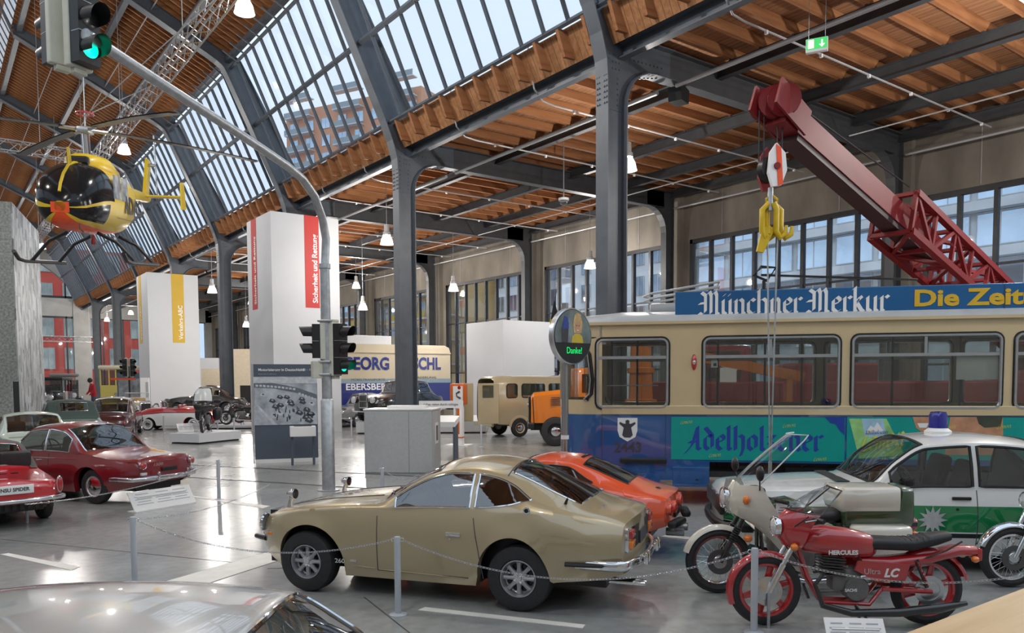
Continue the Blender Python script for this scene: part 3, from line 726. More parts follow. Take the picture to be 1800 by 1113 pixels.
Z.body(GOLD, [(1.76, 2.66, 'side_window'), (2.72, 3.3, 'quarter_window')], [(1.64, 2.24, 5, 'windscreen'), (3.02, 3.74, 4, 'rear_window')], 110, glassm=glass('coupe_glass', (.38, .44, .46), .16, .8), trim=CHROME)
Z.wheels('alloy8', .315, .2, .178, track=.79)
Z.seam(1.56, .28, .83); Z.seam(2.72, .3, .86, lean=-.25); Z.line(1.58, 2.62, .29, .27, .006, GOLD, 'sill_crease'); Z.line(1.34, 1.54, .31, .3, .006, GOLD, 'fender_crease')
Z.line(1.56, 2.66, .282, .275, .004, INK, 'door_seam')
for sg in (1, -1):
    Z.put(2.5, .70, (.15, .022, .04), CHROME, 'door_handle', .01, sg, .012); Z.put(2.46, .655, (.02, .015, .02), CHROME, 'door_lock', .005, sg, .004)
    Z.put(.27, .565, (.1, .014, .045), CHROME, 'marker_lamp_frame', .005, sg); Z.put(.27, .565, (.085, .024, .034), AMBER, 'marker_lamp', .005, sg)
    p = Z.side(3.3, .96, .004); B = mb(); B.M = Matrix.Translation((p.x, sg * p.y, p.z)); B.lathe([(.034, -.01), (.034, .008), (.024, .012), (.001, .01)], 18, 'Y'); B.build('pillar_badge', CHROME, Z.root, True)
    B = mb(); B.M = Matrix.Translation((p.x, sg * (p.y + .008), p.z)); B.lathe([(.022, -.006), (.02, .008), (.001, .009)], 14, 'Y'); B.build('badge_centre', BLACK, Z.root, True)
    # fender mirror: stalk and bullet head
    q = Z.top(.5, .9); q = Vector((q.x, sg * abs(q.y), q.z)); B = mb(); B.tube([q - Vector((0, 0, .02)), q + Vector((.0, 0, .05)), q + Vector((-.02, 0, .1))], [.034, .022, .02], 10); mo = B.build('fender_mirror', CHROME, Z.root, True)
    B = mb(); B.M = Matrix.Translation(q + Vector((-.03, 0, .14))); B.lathe([(.001, .07), (.03, .055), (.05, .01), (.056, -.03), (.05, -.034)], 18, 'X'); B.build('mirror_head', CHROME, mo, True)
    B = mb(); B.M = Matrix.Translation(q + Vector((-.062, 0, .14))); B.lathe([(.052, .006), (.052, -.006), (.044, -.008), (.001, -.006)], 18, 'X'); B.build('mirror_glass', mat('dark_mirror', (.04, .04, .05), .08, .6, .05, 5), mo, True)
    B = mb(); B.box((Z.L / 2 - .13, sg * .60, .61), (.16, .03, .05), rz=sg * -.5); 
    round_lamp(Z.root, (Z.L / 2 - .2, sg * .55, .66), (1, sg * .1, .12), .09, depth=.02)
    B = mb(); B.box((Z.L / 2 - .1, sg * .34, .54), (.05, .12, .05), bev=.01); B.build('turn_signal', AMBER, Z.root, True)
    # rear lamp cluster
    xr = -Z.L / 2 - .0; B = mb(); B.box((xr - .002 + .05 * 1, sg * .5, .70), (.06, .235, .22), bev=.015); lo = B.build('tail_lamp', CHROME, Z.root, True)
    for zz, m in ((.752, REDLENS), (.655, AMBER)): B = mb(); B.box((xr + .015, sg * .5, zz), (.045, .19, .078), bev=.012); B.build('lens', m, lo, True)
B = mb(); B.box((-Z.L / 2 + .035, 0, .70), (.06, .75, .21), bev=.01); B.build('number_plate_panel', BLACK, Z.root, True)
mb().box((-Z.L / 2 + .0, 0, .66), (.02, .34, .12)).build('number_plate_holder', INK, Z.root)
Z.wrap(1, .485, .70, .03, CHROME, 'rear_bumper', back=.55, out=.07, hgt=.05); Z.wrap(0, .475, .44, .025, CHROME, 'front_bumper', back=.18, out=.05, hgt=.04)
for sg in (1, -1):
    for dx in (.28, .42): B = mb(); B.box((-Z.L / 2 - .1, sg * dx * .9, .5), (.05, .045, .12), bev=.018); B.build('bumper_overrider', CHROME, Z.root, True)
    B = mb(); B.tube([(-Z.L / 2 + .2, sg * .74, .487), (-Z.L / 2 + .45, sg * .775, .487), (-Z.L / 2 + .58, sg * .785, .487)], .022, 8); B.build('bumper_rubber', BLACK, Z.root, True)
    B = mb(); B.tube([(Z.L / 2 - .02, sg * .46, .477), (Z.L / 2 - .12, sg * .52, .477), (Z.L / 2 - .22, sg * .56, .477)], .026, 8); B.build('bumper_rubber', BLACK, Z.root, True)
for dy_ in (.42, .35): mb().cyl((-Z.L / 2 + .3, dy_, .27), (-Z.L / 2 - .1, dy_, .27), .026, 12).build('exhaust_pipe', CHROME, Z.root, True)
B = mb(); q = Z.top(3.62, .98); B.tube([q, q + Vector((-.02, 0, .05))], [.016, .01], 8); B.tube([q + Vector((-.02, 0, .05)), q + Vector((-.05, 0, .16))], .003, 5); B.build('aerial', BLACK, Z.root, True)
for dy in (.12, .5): a = Z.top(1.62, dy, .02); b = Z.top(1.72, min(.95, dy + .42), .02); mb().tube([a, b], .007, 5).build('wiper', BLACK, Z.root)
for dx, tx in ((0, '260'),): p = Z.side(1.22, .36, .004); text(tx, .062, CHROME, Z.root, 'model_badge', p, (PI / 2, 0, PI), extr=.003, sx=1.25, bold=.001)
p = Z.side(1.335, .36, .004); mb().box(p, (.07, .006, .014)).build('badge_bar', CHROME, Z.root); mb().box(p + Vector((0, 0, .012)), (.07, .006, .006)).build('badge_bar', CHROME, Z.root)
for sg in (1, -1): q = [Z.top(s_, .62, .002) for s_ in np.linspace(.45, 1.55, 10)]; mb().tube([(p.x, sg * p.y, p.z) for p in q], .004, 5).build('bonnet_seam', INK, Z.root)
B = mb(); pts = [Z.top(3.0, t, .003) for t in np.linspace(0, .97, 8)]; B.tube([(p.x, -p.y, p.z) for p in pts[::-1]] + pts[1:], .005, 5); B.build('hatch_seam', INK, Z.root)
B = mb(); B.box((-1.75, .25, .87), (.02, .22, .015)); 
B = mb(); a = Z.top(3.9, .45, .006); text('260', .05, CHROME, Z.root, 'tail_badge', (a.x, .38, a.z), (0.25, 0, -PI / 2), extr=.002)

# ================================================================== the orange coupe
ORNG = paint('orange_red_paint', (0.72, 0.085, 0.022))
GP = dict(L=4.1, axles=(0.9, 3.33), arch=.335, tyre=.3, axz=.3, crown=2.5, flare=.016, bulge=.02,
  zc=[(0, .48), (.08, .56), (.4, .66), (.9, .78), (1.35, .80), (1.65, .83), (1.95, 1.02), (2.2, 1.15), (2.5, 1.215), (2.8, 1.2), (3.1, 1.12), (3.4, 1.0), (3.7, .87), (3.9, .80), (4.02, .785), (4.1, .76)],
  zr=[(0, .46), (.08, .54), (.4, .68), (.9, .8), (1.35, .78), (1.6, .79), (1.75, .86), (2.0, 1.0), (2.25, 1.1), (2.5, 1.14), (2.8, 1.12), (3.1, 1.03), (3.4, .92), (3.7, .82), (3.95, .765), (4.1, .73)],
  wr=[(0, .4), (.3, .56), (.9, .66), (1.6, .64), (2.2, .53), (2.6, .51), (3.1, .52), (3.6, .55), (4.1, .56)],
  zb=[(0, .44), (.1, .52), (.4, .64), (.9, .755), (1.4, .745), (2.0, .74), (2.8, .77), (3.3, .82), (3.7, .765), (4.1, .69)], wb=[(0, .42), (.3, .62), (.9, .735), (1.5, .7), (2.5, .69), (3.2, .72), (3.8, .68), (4.1, .6)],
  zm=.52, wm=[(0, .45), (.3, .68), (.9, .79), (1.6, .75), (2.4, .745), (3.3, .79), (3.8, .74), (4.1, .64)], zs=[(0, .36), (.3, .24), (1, .2), (3, .2), (3.7, .28), (4.1, .4)], ws=[(0, .42), (.4, .66), (3.4, .72), (4.1, .56)],
  bow=[(0, .28), (.5, .06), (1.6, .14), (2.2, .08), (2.7, 0), (3.5, -.06), (4.1, -.1)], ft=[(0, .9), (2.8, .9), (3.2, .5)], fu=[(0, .1), (2.7, .12), (3.2, .5)])
gc = at(1190, 880, 9.95); gc.z = 0; gc = gc + HZ * 2.05 - SIDE * .05
G = Car('sports_coupe', 'orange-red small coupe with four round tail lamps behind the gold coupe', GP, gc, HZ)
G.body(ORNG, [(1.72, 2.5, 'side_window'), (2.56, 3.18, 'quarter_window')], [(1.68, 2.22, 5, 'windscreen'), (3.0, 3.58, 4, 'rear_window')], 90, glassm=MATS['coupe_glass'], trim=BLACK)
G.wheels('cap', .3, .18, .17, track=.76); G.seam(2.53, .28, .78, lean=-.2); G.seam(1.6, .28, .76)
xr = -G.L / 2
for sg in (1, -1):
    for dy in (.28, .47): round_lamp(G.root, (xr - .02 + .03 * (dy > .3), sg * dy, .60), (-1, 0, .05), .075, REDLENS, ORNG, 'tail_lamp', .05)
    B = mb(); B.box((xr - .06, sg * .42, .43), (.12, .42, .09), rz=sg * -.2, bev=.035); B.build('rear_bumper', BLACK, G.root, True)
    B = mb(); B.cyl((xr + .1, sg * .2, .27), (xr - .12, sg * .2, .27), .05, 12); B.build('exhaust_pipe', GALV, G.root, True)
    B = mb(); B.M = Matrix.Translation((G.L / 2 - .2, sg * .46, .56)); B.box((0, 0, 0), (.26, .3, .06), bev=.03); B.build('pop_up_headlamp', ORNG, G.root, True)
B = mb(); B.ball((xr + .22, .12, .80), .045, 12, 6, (1, 1, .4)); B.build('fuel_cap', BLACK, G.root, True)
B = mb(); B.box((xr - .005, 0, .5), (.03, .4, .1), bev=.01); B.build('number_plate_panel', BLACK, G.root, True)
B = mb()
for k in range(9): t = -.32 + .08 * k; a = G.top(2.92, abs(t), .004, 1 if t > 0 else -1); B.box(a, (.05, .02, .01))
B.build('roof_vents', BLACK, G.root)
# ================================================================== saloons and roadsters
def saloon(L, W, H, axles, nose=.6, cowl=.9, deck=.88, tail=.62, sc=1.3, r0=1.9, r1=2.9, sd=3.5, belt=None, wroof=.78, clear=.2, tyre=.31, arch=None, nosebow=.15, tailbow=.12, soft=.0, hoodw=.86, drop=.06, side_in=.05):
    """profile keys: s runs from nose to tail; windscreen between sc and r0, rear window between r1 and sd"""
    w = W / 2; belt = belt or cowl - .03
    P = dict(L=L, axles=axles, arch=arch or tyre * 1.12, tyre=tyre, axz=tyre, crown=2.6, bulge=.02,
      zc=[(0, nose - .03), (.08, nose + .06), (.35, lerp(nose, cowl, .55)), (sc * .7, cowl - .03), (sc, cowl), ((sc + r0) / 2, lerp(cowl, H, .56)), (r0, H - .045), ((r0 + r1) / 2, H), (r1, H - .05), ((r1 + sd) / 2, lerp(H, deck, .52)), (sd, deck), (L - .25, deck - drop), (L - .06, tail + .1), (L, tail)],
      zr=[(0, nose - .05), (.08, nose + .03), (.35, lerp(nose, belt, .5)), (sc * .7, belt), (sc, belt + .02), ((sc + r0) / 2, lerp(belt, H, .5)), (r0, H - .11), ((r0 + r1) / 2, H - .075), (r1, H - .12), ((r1 + sd) / 2, lerp(H, deck, .58)), (sd, deck - .025), (L - .25, deck - drop - .03), (L - .06, tail + .06), (L, tail - .03)],
      wr=[(0, w * .62), (.2, w * .76), (sc, w * hoodw), (r0, w * (wroof + .02)), ((r0 + r1) / 2, w * wroof), (r1, w * (wroof + .01)), (sd, w * hoodw * .97), (L - .2, w * .78), (L, w * .66)],
      zb=[(0, nose - .08), (.1, nose), (.35, lerp(nose, belt, .45)), (sc * .7, belt - .035), (sc, belt), (r1, belt), (sd, min(belt, deck - .05)), (L - .25, deck - drop - .07), (L - .06, tail), (L, tail - .06)],
      wb=[(0, w * .68), (.2, w * .84), (sc * .6, w * .93), (sc, w * .94), (r1, w * .94), (sd, w * .92), (L - .2, w * .84), (L, w * .7)],
      zm=max(.4, belt * .66), wm=[(0, w * .72), (.2, w * .89), (.6, w * .985), (sc, w), (sd, w), (L - .3, w * .93), (L, w * .75)],
      zs=[(0, clear + .2), (.25, clear + .07), (.8, clear), (L - .9, clear), (L - .3, clear + .08), (L, clear + .18)], ws=[(0, w * .66), (.3, w * .86), (.9, w * .93), (L - .9, w * .93), (L, w * .7)],
      bow=[(0, nosebow), (.4, nosebow * .5), (sc * .7, .06), (sc, .12), (r0, .06), (r1, -.05), (sd, -.1), (L - .3, -tailbow * .6), (L, -tailbow)])
    return P
# ---- police saloon
PWHITE = paint('police_white_paint', (.74, .75, .73)); PGREEN = paint('police_green_paint', (.0, .2, .055))
PP = saloon(5.0, 1.72, 1.52, (.9, 3.75), nose=.83, cowl=.99, deck=1.02, tail=.9, sc=1.5, r0=2.2, r1=3.4, sd=4.1, belt=.93, wroof=.79, tyre=.33, nosebow=.06, tailbow=.05, hoodw=.9)
PP['ft'] = .93; PP['trimr'] = .016; PP['bands'] = [(.24, .64, 'green'), (.66, .73, 'black')]; PP['flare'] = .008
HP = Vector((-.715, .70, 0)).normalized(); SP = Vector((HP.y, -HP.x, 0))
pc = at(1272, 900, 8.95); pc.z = 0; pc = pc - HP * 2.5 + SP * .86
C = Car('police_car', 'white and green police saloon with a blue beacon on the roof', PP, pc, HP)
C.body(PWHITE, [(1.74, 2.68, 'side_window'), (2.76, 3.64, 'side_window')], [(1.57, 2.17, 5, 'windscreen'), (3.45, 4.04, 4, 'rear_window')], 90, glassm=glass('police_glass', (.72, .78, .75), .1, .7), trim=BLACK, keymats={'green': PGREEN, 'black': BLACK})
C.wheels('cap', .33, .19, .19, track=.82)
for q in (1.56, 2.72, 3.62): C.seam(q, .32, .93)
for q in (2.54, 3.44):
    for sg in (1, -1): C.put(q, .84, (.2, .03, .035), BLACK, 'door_handle', .01, sg, .01); C.put(q - .05, .72, (.03, .02, .03), BLACK, 'door_lock', .008, sg)
for sg in (1, -1):
    C.put(1.9, 1.02, (.1, .12, .1), BLACK, 'door_mirror', .03, sg, .06)
    for dy in (.42, .62): round_lamp(C.root, (C.L / 2 - .02 - .03 * (dy > .5), sg * dy, .68), (1, 0, .02), .085, LENS, CHROME)
    for k in range(7):                                  # star emblem on the rear door
        pass
    mb().box((C.L / 2 + .0, sg * .2, .68), (.03, .1, .2), bev=.01).build('kidney_grille', CHROME, C.root, True)
C.wrap(0, .46, .76, .04, BLACK, 'front_bumper', back=.3, out=.06, hgt=.06); C.wrap(1, .46, .74, .04, BLACK, 'rear_bumper', back=.4, out=.06, hgt=.06)
mb().box((C.L / 2 - .0, 0, .68), (.04, 1.4, .19), bev=.01).build('grille', BLACK, C.root, True)
B = mb(); star = []
for k in range(24): a = 2 * PI * k / 24; r = .16 if k % 2 == 0 else .085; star.append((r * math.cos(a), r * math.sin(a)))
p = C.side(2.2, .60, .004); B.prism([(p.x + a, p.z + b) for a, b in star], .004, 'XZ', p.y); B.build('star_emblem', mat('silver_star_film', (.6, .62, .64), .3, .6, .1, 20), C.root)
q = C.top(2.62, .05); B = mb(); B.M = Matrix.Translation((q.x, -.0, q.z - .01)); B.lathe([(.001, 0), (.15, 0), (.15, .03), (.1, .07), (.09, .075)], 24); bo = B.build('blue_beacon', WHITEP, C.root, True)
B = mb(); B.M = Matrix.Translation((q.x, 0, q.z + .06)); B.lathe([(.105, 0), (.1, .15), (.085, .19), (.001, .2)], 24); B.build('beacon_dome', mat('blue_lens', (.005, .008, .24), .1, 0, .2, 20, coat=1), bo, True)
for sg in (-.3, .25): mb().tube([C.top(1.55, .3, .02, 1 if sg > 0 else -1), C.top(1.78, .75, .025, 1 if sg > 0 else -1)], .008, 5).build('wiper', BLACK, C.root)
B = mb(); q = C.top(1.38, .4, .005); B.box((q.x, 0, q.z), (.14, 1.1, .01)); B.build('cowl_vent', BLACK, C.root)

# ---- dark red notchback coupe
DRED = paint('dark_red_paint', (.2, .009, .016))
KP = saloon(4.28, 1.64, 1.43, (.9, 3.3), nose=.7, cowl=.92, deck=.93, tail=.75, sc=1.15, r0=1.68, r1=2.5, sd=3.15, belt=.89, wroof=.76, tyre=.315, nosebow=.16, tailbow=.14, hoodw=.9, drop=.1)
HK = Vector((-.53, .85, 0)).normalized(); SK = Vector((HK.y, -HK.x, 0))
kr = (gnd(150, 889) + gnd(297, 864)) / 2; kc = kr + HK * (3.3 - 2.14)
K = Car('notchback_coupe', 'dark red notchback coupe with round tail lamps and chrome rear bumper', KP, kc, HK)
K.body(DRED, [(1.36, 2.1, 'side_window'), (2.14, 2.78, 'quarter_window')], [(1.2, 1.66, 5, 'windscreen'), (2.54, 3.1, 5, 'rear_window')], 80, glassm=glass('light_car_glass', (.7, .74, .74), .1, .7), trim=CHROME)
K.wheels('white2', .315, .17, .19, track=.78); K.seam(1.35, .3, .88); K.seam(2.25, .3, .88)
xr = -K.L / 2
for sg in (1, -1):
    round_lamp(K.root, (xr + .01, sg * .58, .70), (-1, sg * .25, .05), .065, REDLENS, CHROME, 'tail_lamp', .05)
    mb().box((xr - .0, sg * .58, .555), (.05, .12, .05), bev=.01).build('reversing_lamp', LENS, K.root, True)
    mb().box((xr - .1, sg * .34, .5), (.06, .05, .17), bev=.02).build('bumper_overrider', CHROME, K.root, True)
    round_lamp(K.root, (K.L / 2 - .06, sg * .58, .66), (1, 0, .02), .085)
    K.put(2.0, .76, (.14, .02, .025), CHROME, 'door_handle', .008, sg, .01); K.line(1.0, 3.0, .805, .8, .008, CHROME, 'side_trim', both=False) if sg > 0 else None
K.wrap(1, .46, .72, .03, CHROME, 'rear_bumper', back=.5, out=.07, hgt=.045); K.wrap(0, .46, .72, .03, CHROME, 'front_bumper', back=.4, out=.07, hgt=.04)
mb().box((xr - .015, 0, .6), (.02, .36, .07), bev=.01).build('number_plate_panel', BLACK, K.root, True)
text('1500', .07, CHROME, K.root, 'tail_script', (xr - .04, .3, .70), (PI / 2, 0, -PI / 2), sx=1.6, shear=.3)
p = K.side(1.5, .92, .08); mb().box(p, (.06, .14, .09), bev=.02).build('door_mirror', BLACK, K.root, True)
mb().cyl((xr + .3, 0, .3), (xr + .35, 0, 0), .02, 8).build('support_stand', BLACK, K.root)

# ---- bright red roadster with the grey hood
BRED = paint('bright_red_paint', (.5, .012, .02)); GHOOD = mat('grey_hood_fabric', (.1, .09, .085), .85, 0, .1, 40, bump=.1)
NP = saloon(3.6, 1.52, 1.26, (.7, 2.72), nose=.6, cowl=.8, deck=.8, tail=.62, sc=1.05, r0=1.5, r1=2.0, sd=2.5, belt=.78, wroof=.78, tyre=.28, nosebow=.14, tailbow=.1, hoodw=.9, drop=.08)
HN = Vector((-.2, .98, 0)).normalized(); SN = Vector((HN.y, -HN.x, 0))
nr_ = gnd(93, 908) - SN * .68; nc = nr_ + HN * (2.72 - 1.8) - SN * .1
Nn = Car('roadster', 'bright red two-seat roadster with a closed grey fabric hood', NP, nc, HN)
og = Nn.body(BRED, [(1.3, 1.95, 'side_window')], [(1.1, 1.46, 5, 'windscreen'), (1.5, 2.0, 6, 'soft_top'), (2.04, 2.4, 4, 'rear_window')], 80, glassm=MATS['light_car_glass'], trim=CHROME, keymats={'soft_top': GHOOD})
# hood fabric around the rear window
B = mb(); rows = []
for q in np.linspace(1.96, 2.5, 8): rows.append([Nn.top(q, t, .012) if t >= 0 else None for t in (.86, .95, 1.0)] + [Nn.side(q, lerp(float(Nn.c['zr'](q)), .8, u), .012) for u in (.4, 1.0)])
B.grid(rows); rows2 = [[Vector((p.x, -p.y, p.z)) for p in r] for r in rows]; B.grid(rows2); B.build('hood_quarter', GHOOD, Nn.root, True)
Nn.wheels('cap', .28, .15, .16, track=.72); Nn.seam(1.3, .3, .77); Nn.seam(2.05, .3, .77); xr = -Nn.L / 2
for sg in (1, -1):
    B = mb(); B.ball((xr + .03, sg * .62, .62), .1, 14, 10, (.35, .5, 1.3)); lo = B.build('tail_lamp', CHROME, Nn.root, True); B = mb(); B.ball((xr + .012, sg * .62, .62), .085, 14, 10, (.35, .45, 1.3)); B.build('lens', REDLENS, lo, True)
    round_lamp(Nn.root, (Nn.L / 2 - .05, sg * .55, .6), (1, 0, .02), .08)
Nn.wrap(1, .43, .68, .028, CHROME, 'rear_bumper', back=.45, out=.06, hgt=.035); Nn.wrap(0, .42, .66, .025, CHROME, 'front_bumper', back=.3, out=.05)
pl = mb().box((xr - .03, .0, .60), (.015, .5, .13), bev=.006).build('number_plate', WHITEP, Nn.root, True); text('NSU SPIDER', .075, INK, pl, 'plate_lettering', (xr - .04, 0, .60), (PI / 2, 0, -PI / 2), bold=.002, sx=.95)
B = mb()
for k in range(11): B.box((xr + .03, -.5 + .1 * k, .34), (.02, .05, .09))
B.build('rear_grille', BLACK, Nn.root); mb().cyl((xr + .5, -.3, .25), (xr + .5, -.3, 0), .02, 8).build('support_stand', GALV, Nn.root)
for k in range(4): q = Nn.top(2.75 + .0 * k, .3, .004); mb().box((q.x - .0, -.25 + .16 * k, q.z), (.05, .1, .008)).build('engine_vent', BLACK, Nn.root)
# ================================================================== cars further back
HB = Vector((-.5, .866, 0))
def place(px, f, z=0.0): p = at(px, 700, f); p.z = z; return p
def far_car(name, label, P, px, f, H_, pm, wins, tops, roofm=None, glassm=None, style='cap', wr=.17, z=0.0, lampm=True, track=None, bumper=True, trim=CHROME, cat='car', extra=None):
    c = Car(name, label, P, place(px, f, z), H_, cat); km = {}
    if roofm is not None: km['roof_panel'] = roofm; tops = tops + [(min(t[1] for t in tops) + .02, max(t[0] for t in tops) - .02, 6, 'roof_panel')]
    c.body(pm, wins, tops, 56, glassm=glassm or MATS['light_car_glass'], trim=trim, keymats=km); c.wheels(style, P['tyre'], .16, wr, track=track or c.wmax - .04)
    for sg in (1, -1):
        zl = float(c.c['zb'](.1)) - .02; round_lamp(c.root, (c.L / 2 - .05, sg * c.wmax * .66, zl), (1, 0, .05), .085)
        zt = float(c.c['zb'](c.L - .1)) - .05; round_lamp(c.root, (-c.L / 2 + .02, sg * c.wmax * .68, zt), (-1, sg * .2, .05), .05, REDLENS, CHROME, 'tail_lamp')
    if bumper: c.wrap(0, .42, c.wmax * .85, .03, CHROME, 'front_bumper', back=.3, out=.06); c.wrap(1, .42, c.wmax * .85, .03, CHROME, 'rear_bumper', back=.4, out=.06)
    for w in wins: c.seam(w[1] + .03, P['zs'][2][1] + .1, float(c.c['zb'](w[1])) - .01)
    return c
MINT = paint('pale_mint_paint', (.5, .6, .52)); GRN = paint('sage_green_paint', (.16, .24, .2)); DGT = mat('dark_green_hood_fabric', (.045, .07, .062), .85, 0, .12, 30, bump=.1)
MAR = paint('maroon_paint', (.055, .006, .01)); BLK = paint('black_car_paint', (.008, .008, .009)); CREAMR = paint('cream_roof_paint', (.5, .48, .44)); SILV = paint('silver_grey_paint', (.2, .21, .22))
RR = saloon(4.0, 1.62, 1.42, (.75, 3.1), nose=.62, cowl=.92, deck=.9, tail=.6, sc=1.25, r0=1.75, r1=2.45, sd=3.1, belt=.89, wroof=.74, tyre=.32, nosebow=.25, tailbow=.22, hoodw=.8)
far_car('rounded_coupe', 'pale mint green rounded coupe with a wide low rear window', RR, 52, 20.4, Vector((.0, 1, 0)), MINT, [(1.4, 2.5, 'side_window')], [(1.3, 1.72, 5, 'windscreen'), (2.5, 3.0, 5, 'rear_window')])
GRP = saloon(4.4, 1.72, 1.6, (.85, 3.45), nose=.7, cowl=1.0, deck=.98, tail=.62, sc=1.5, r0=1.95, r1=2.85, sd=3.35, belt=.98, wroof=.78, tyre=.34, nosebow=.25, tailbow=.22, hoodw=.8, drop=.12)
gcar = far_car('convertible', 'sage green convertible with a closed dark green fabric hood', GRP, 120, 26.4, Vector((.0, 1, 0)), GRN, [(1.68, 2.3, 'side_window'), (2.36, 2.8, 'quarter_window')], [(1.55, 1.92, 5, 'windscreen'), (2.92, 3.14, 3, 'rear_window')], roofm=DGT, style='cap')
B = mb(); rows = []
for q in np.linspace(2.8, 3.36, 8): rows.append([gcar.top(q, t, .014) for t in (.5, .66, .82, .92, 1.0)] + [gcar.side(q, lerp(float(gcar.c['zr'](q)), .99, u), .012) for u in (.5, 1.0)])
B.grid(rows); B.grid([[Vector((p.x, -p.y, p.z)) for p in r] for r in rows])
for q0, q1 in ((2.8, 2.92), (3.14, 3.36)): B.grid([[gcar.top(q, abs(t), .014, 1 if t >= 0 else -1) for t in (-.5, -.25, 0, .25, .5)] for q in np.linspace(q0, q1, 4)])
B.build('hood_rear', DGT, gcar.root, True)
MP = saloon(4.4, 1.66, 1.58, (.8, 3.35), nose=.72, cowl=1.0, deck=.95, tail=.6, sc=1.45, r0=1.9, r1=2.95, sd=3.55, belt=.99, wroof=.74, tyre=.33, nosebow=.25, tailbow=.2, hoodw=.76)
far_car('two_tone_saloon', 'dark maroon saloon with a cream roof beside the sage green convertible', MP, 203, 31.8, Vector((.3, .954, 0)), MAR, [(1.66, 2.4, 'side_window'), (2.46, 3.1, 'side_window')], [(1.5, 1.86, 5, 'windscreen'), (3.0, 3.46, 5, 'rear_window')], roofm=CREAMR)
BKP = saloon(4.3, 1.66, 1.58, (.8, 3.3), nose=.74, cowl=1.02, deck=.92, tail=.55, sc=1.5, r0=1.95, r1=2.75, sd=3.7, belt=1.0, wroof=.72, tyre=.34, nosebow=.3, tailbow=.25, hoodw=.7)
far_car('streamlined_saloon', 'black rounded saloon with sloping tail behind the plinth motorcycle', BKP, 362, 41.4, Vector((-.92, .39, 0)), BLK, [(1.66, 2.3, 'side_window'), (2.36, 2.95, 'side_window')], [(1.55, 1.9, 5, 'windscreen'), (2.9, 3.4, 4, 'rear_window')], z=.4)
far_car('rounded_saloon', 'dark green rounded saloon beside the photo tower', BKP, -88, 23.4, Vector((.25, .97, 0)), paint('dark_green_paint', (.03, .055, .05)), [(1.66, 2.3, 'side_window'), (2.36, 2.95, 'side_window')], [(1.55, 1.9, 5, 'windscreen'), (2.9, 3.4, 4, 'rear_window')])
MBP = saloon(4.6, 1.74, 1.72, (.8, 3.4), nose=.85, cowl=1.14, deck=1.05, tail=.62, sc=1.65, r0=2.05, r1=3.2, sd=3.95, belt=1.1, wroof=.76, tyre=.36, nosebow=.2, tailbow=.25, hoodw=.62, clear=.25)
HM = Vector((-.93, -.37, 0)).normalized()
mc = far_car('black_limousine', 'black 1950s limousine with an upright chrome radiator grille', MBP, 705, 33.5, HM, BLK, [(1.85, 2.55, 'side_window'), (2.62, 3.35, 'side_window')], [(1.72, 2.0, 5, 'windscreen'), (3.3, 3.8, 4, 'rear_window')], z=.5)
B = mb(); B.box((mc.L / 2 + .03, 0, .86), (.1, .46, .62), bev=.05); gro = B.build('radiator_grille', CHROME, mc.root, True)
for k in range(9): mb().box((mc.L / 2 + .085, -.17 + .0425 * k, .84), (.012, .022, .48)).build('grille_gap_shade', mat('grille_shadow', (.12, .12, .12), .4, .6), gro)  # dark strips paint in the shade between the chrome bars
mb().box((mc.L / 2 + .085, 0, .84), (.014, .4, .02)).build('grille_bar', CHROME, gro)
for sg in (1, -1):
    B = mb(); B.ball((mc.L / 2 - .1, sg * .5, .9), .14, 14, 10, (1.5, 1, 1)); lo = B.build('headlamp_pod', BLK, mc.root, True); round_lamp(lo, (mc.L / 2 + .09, sg * .5, .9), (1, 0, 0), .125)
    B = mb(); B.ball((mc.L / 2 - .75, sg * .72, .62), .42, 18, 12, (1.35, .42, .86)); B.build('front_fender', BLK, mc.root, True)
far_car('grey_saloon', 'silver grey saloon parked behind the black limousine', BKP, 640, 38.2, HM, SILV, [(1.66, 2.3, 'side_window'), (2.36, 2.95, 'side_window')], [(1.55, 1.9, 5, 'windscreen'), (2.9, 3.4, 4, 'rear_window')])
# ---- red and white roadster with smooth flanks
SPP = saloon(3.5, 1.42, .98, (.62, 2.6), nose=.6, cowl=.8, deck=.84, tail=.6, sc=1.2, r0=1.38, r1=1.7, sd=1.9, belt=.74, wroof=.8, tyre=.27, nosebow=.3, tailbow=.3, hoodw=.82)
SPP['zc'] = [(0, .55), (.15, .66), (.6, .8), (1.1, .83), (1.3, .8), (1.9, .8), (2.2, .86), (2.8, .84), (3.2, .74), (3.5, .58)]; SPP['zr'] = [(0, .53), (.15, .63), (.6, .76), (1.1, .79), (1.9, .78), (2.3, .8), (2.8, .78), (3.2, .69), (3.5, .55)]
SPP['bands'] = [(.16, .2, 'black'), (.2, 1.01, 'white')]; SPP['wr'] = [(0, .42), (.3, .55), (1.2, .62), (2.2, .62), (3, .55), (3.5, .4)]
HS = Vector((.45, .89, 0)).normalized(); HS = Vector((-.88, -.1, 0)).normalized(); HS = Vector((-.86, .5, 0)).normalized()
for k_ in ('zc', 'zr', 'zb'): SPP[k_] = [(a, b * 1.22) for a, b in SPP[k_]]
SPP['zm'] = .6
sp = Car('microcar_roadster', 'small open roadster with red top half and white lower flanks', SPP, place(312, 35.8), HS)
sp.body(BRED, [], [(1.3, 2.0, 5, 'cockpit')], 60, keymats={'white': WHITEP, 'black': BLACK, 'cockpit': DARKIN}, interior=False); sp.wheels('white', .27, .14, .15, track=.66)
B = mb(); arcp = [(sp.L / 2 - 1.2 - .1 * (1 - (t / .55) ** 2) * -1 , t, .95 + .33 * max(0, 1 - (t / .58) ** 4)) for t in np.linspace(-.57, .57, 13)]; B.tube(arcp, .014, 6); wf = B.build('windscreen_frame', CHROME, sp.root, True)
B = mb(); B.grid([[(p[0], p[1], .95) for p in arcp], arcp]); B.build('windscreen', CLEAR, wf)
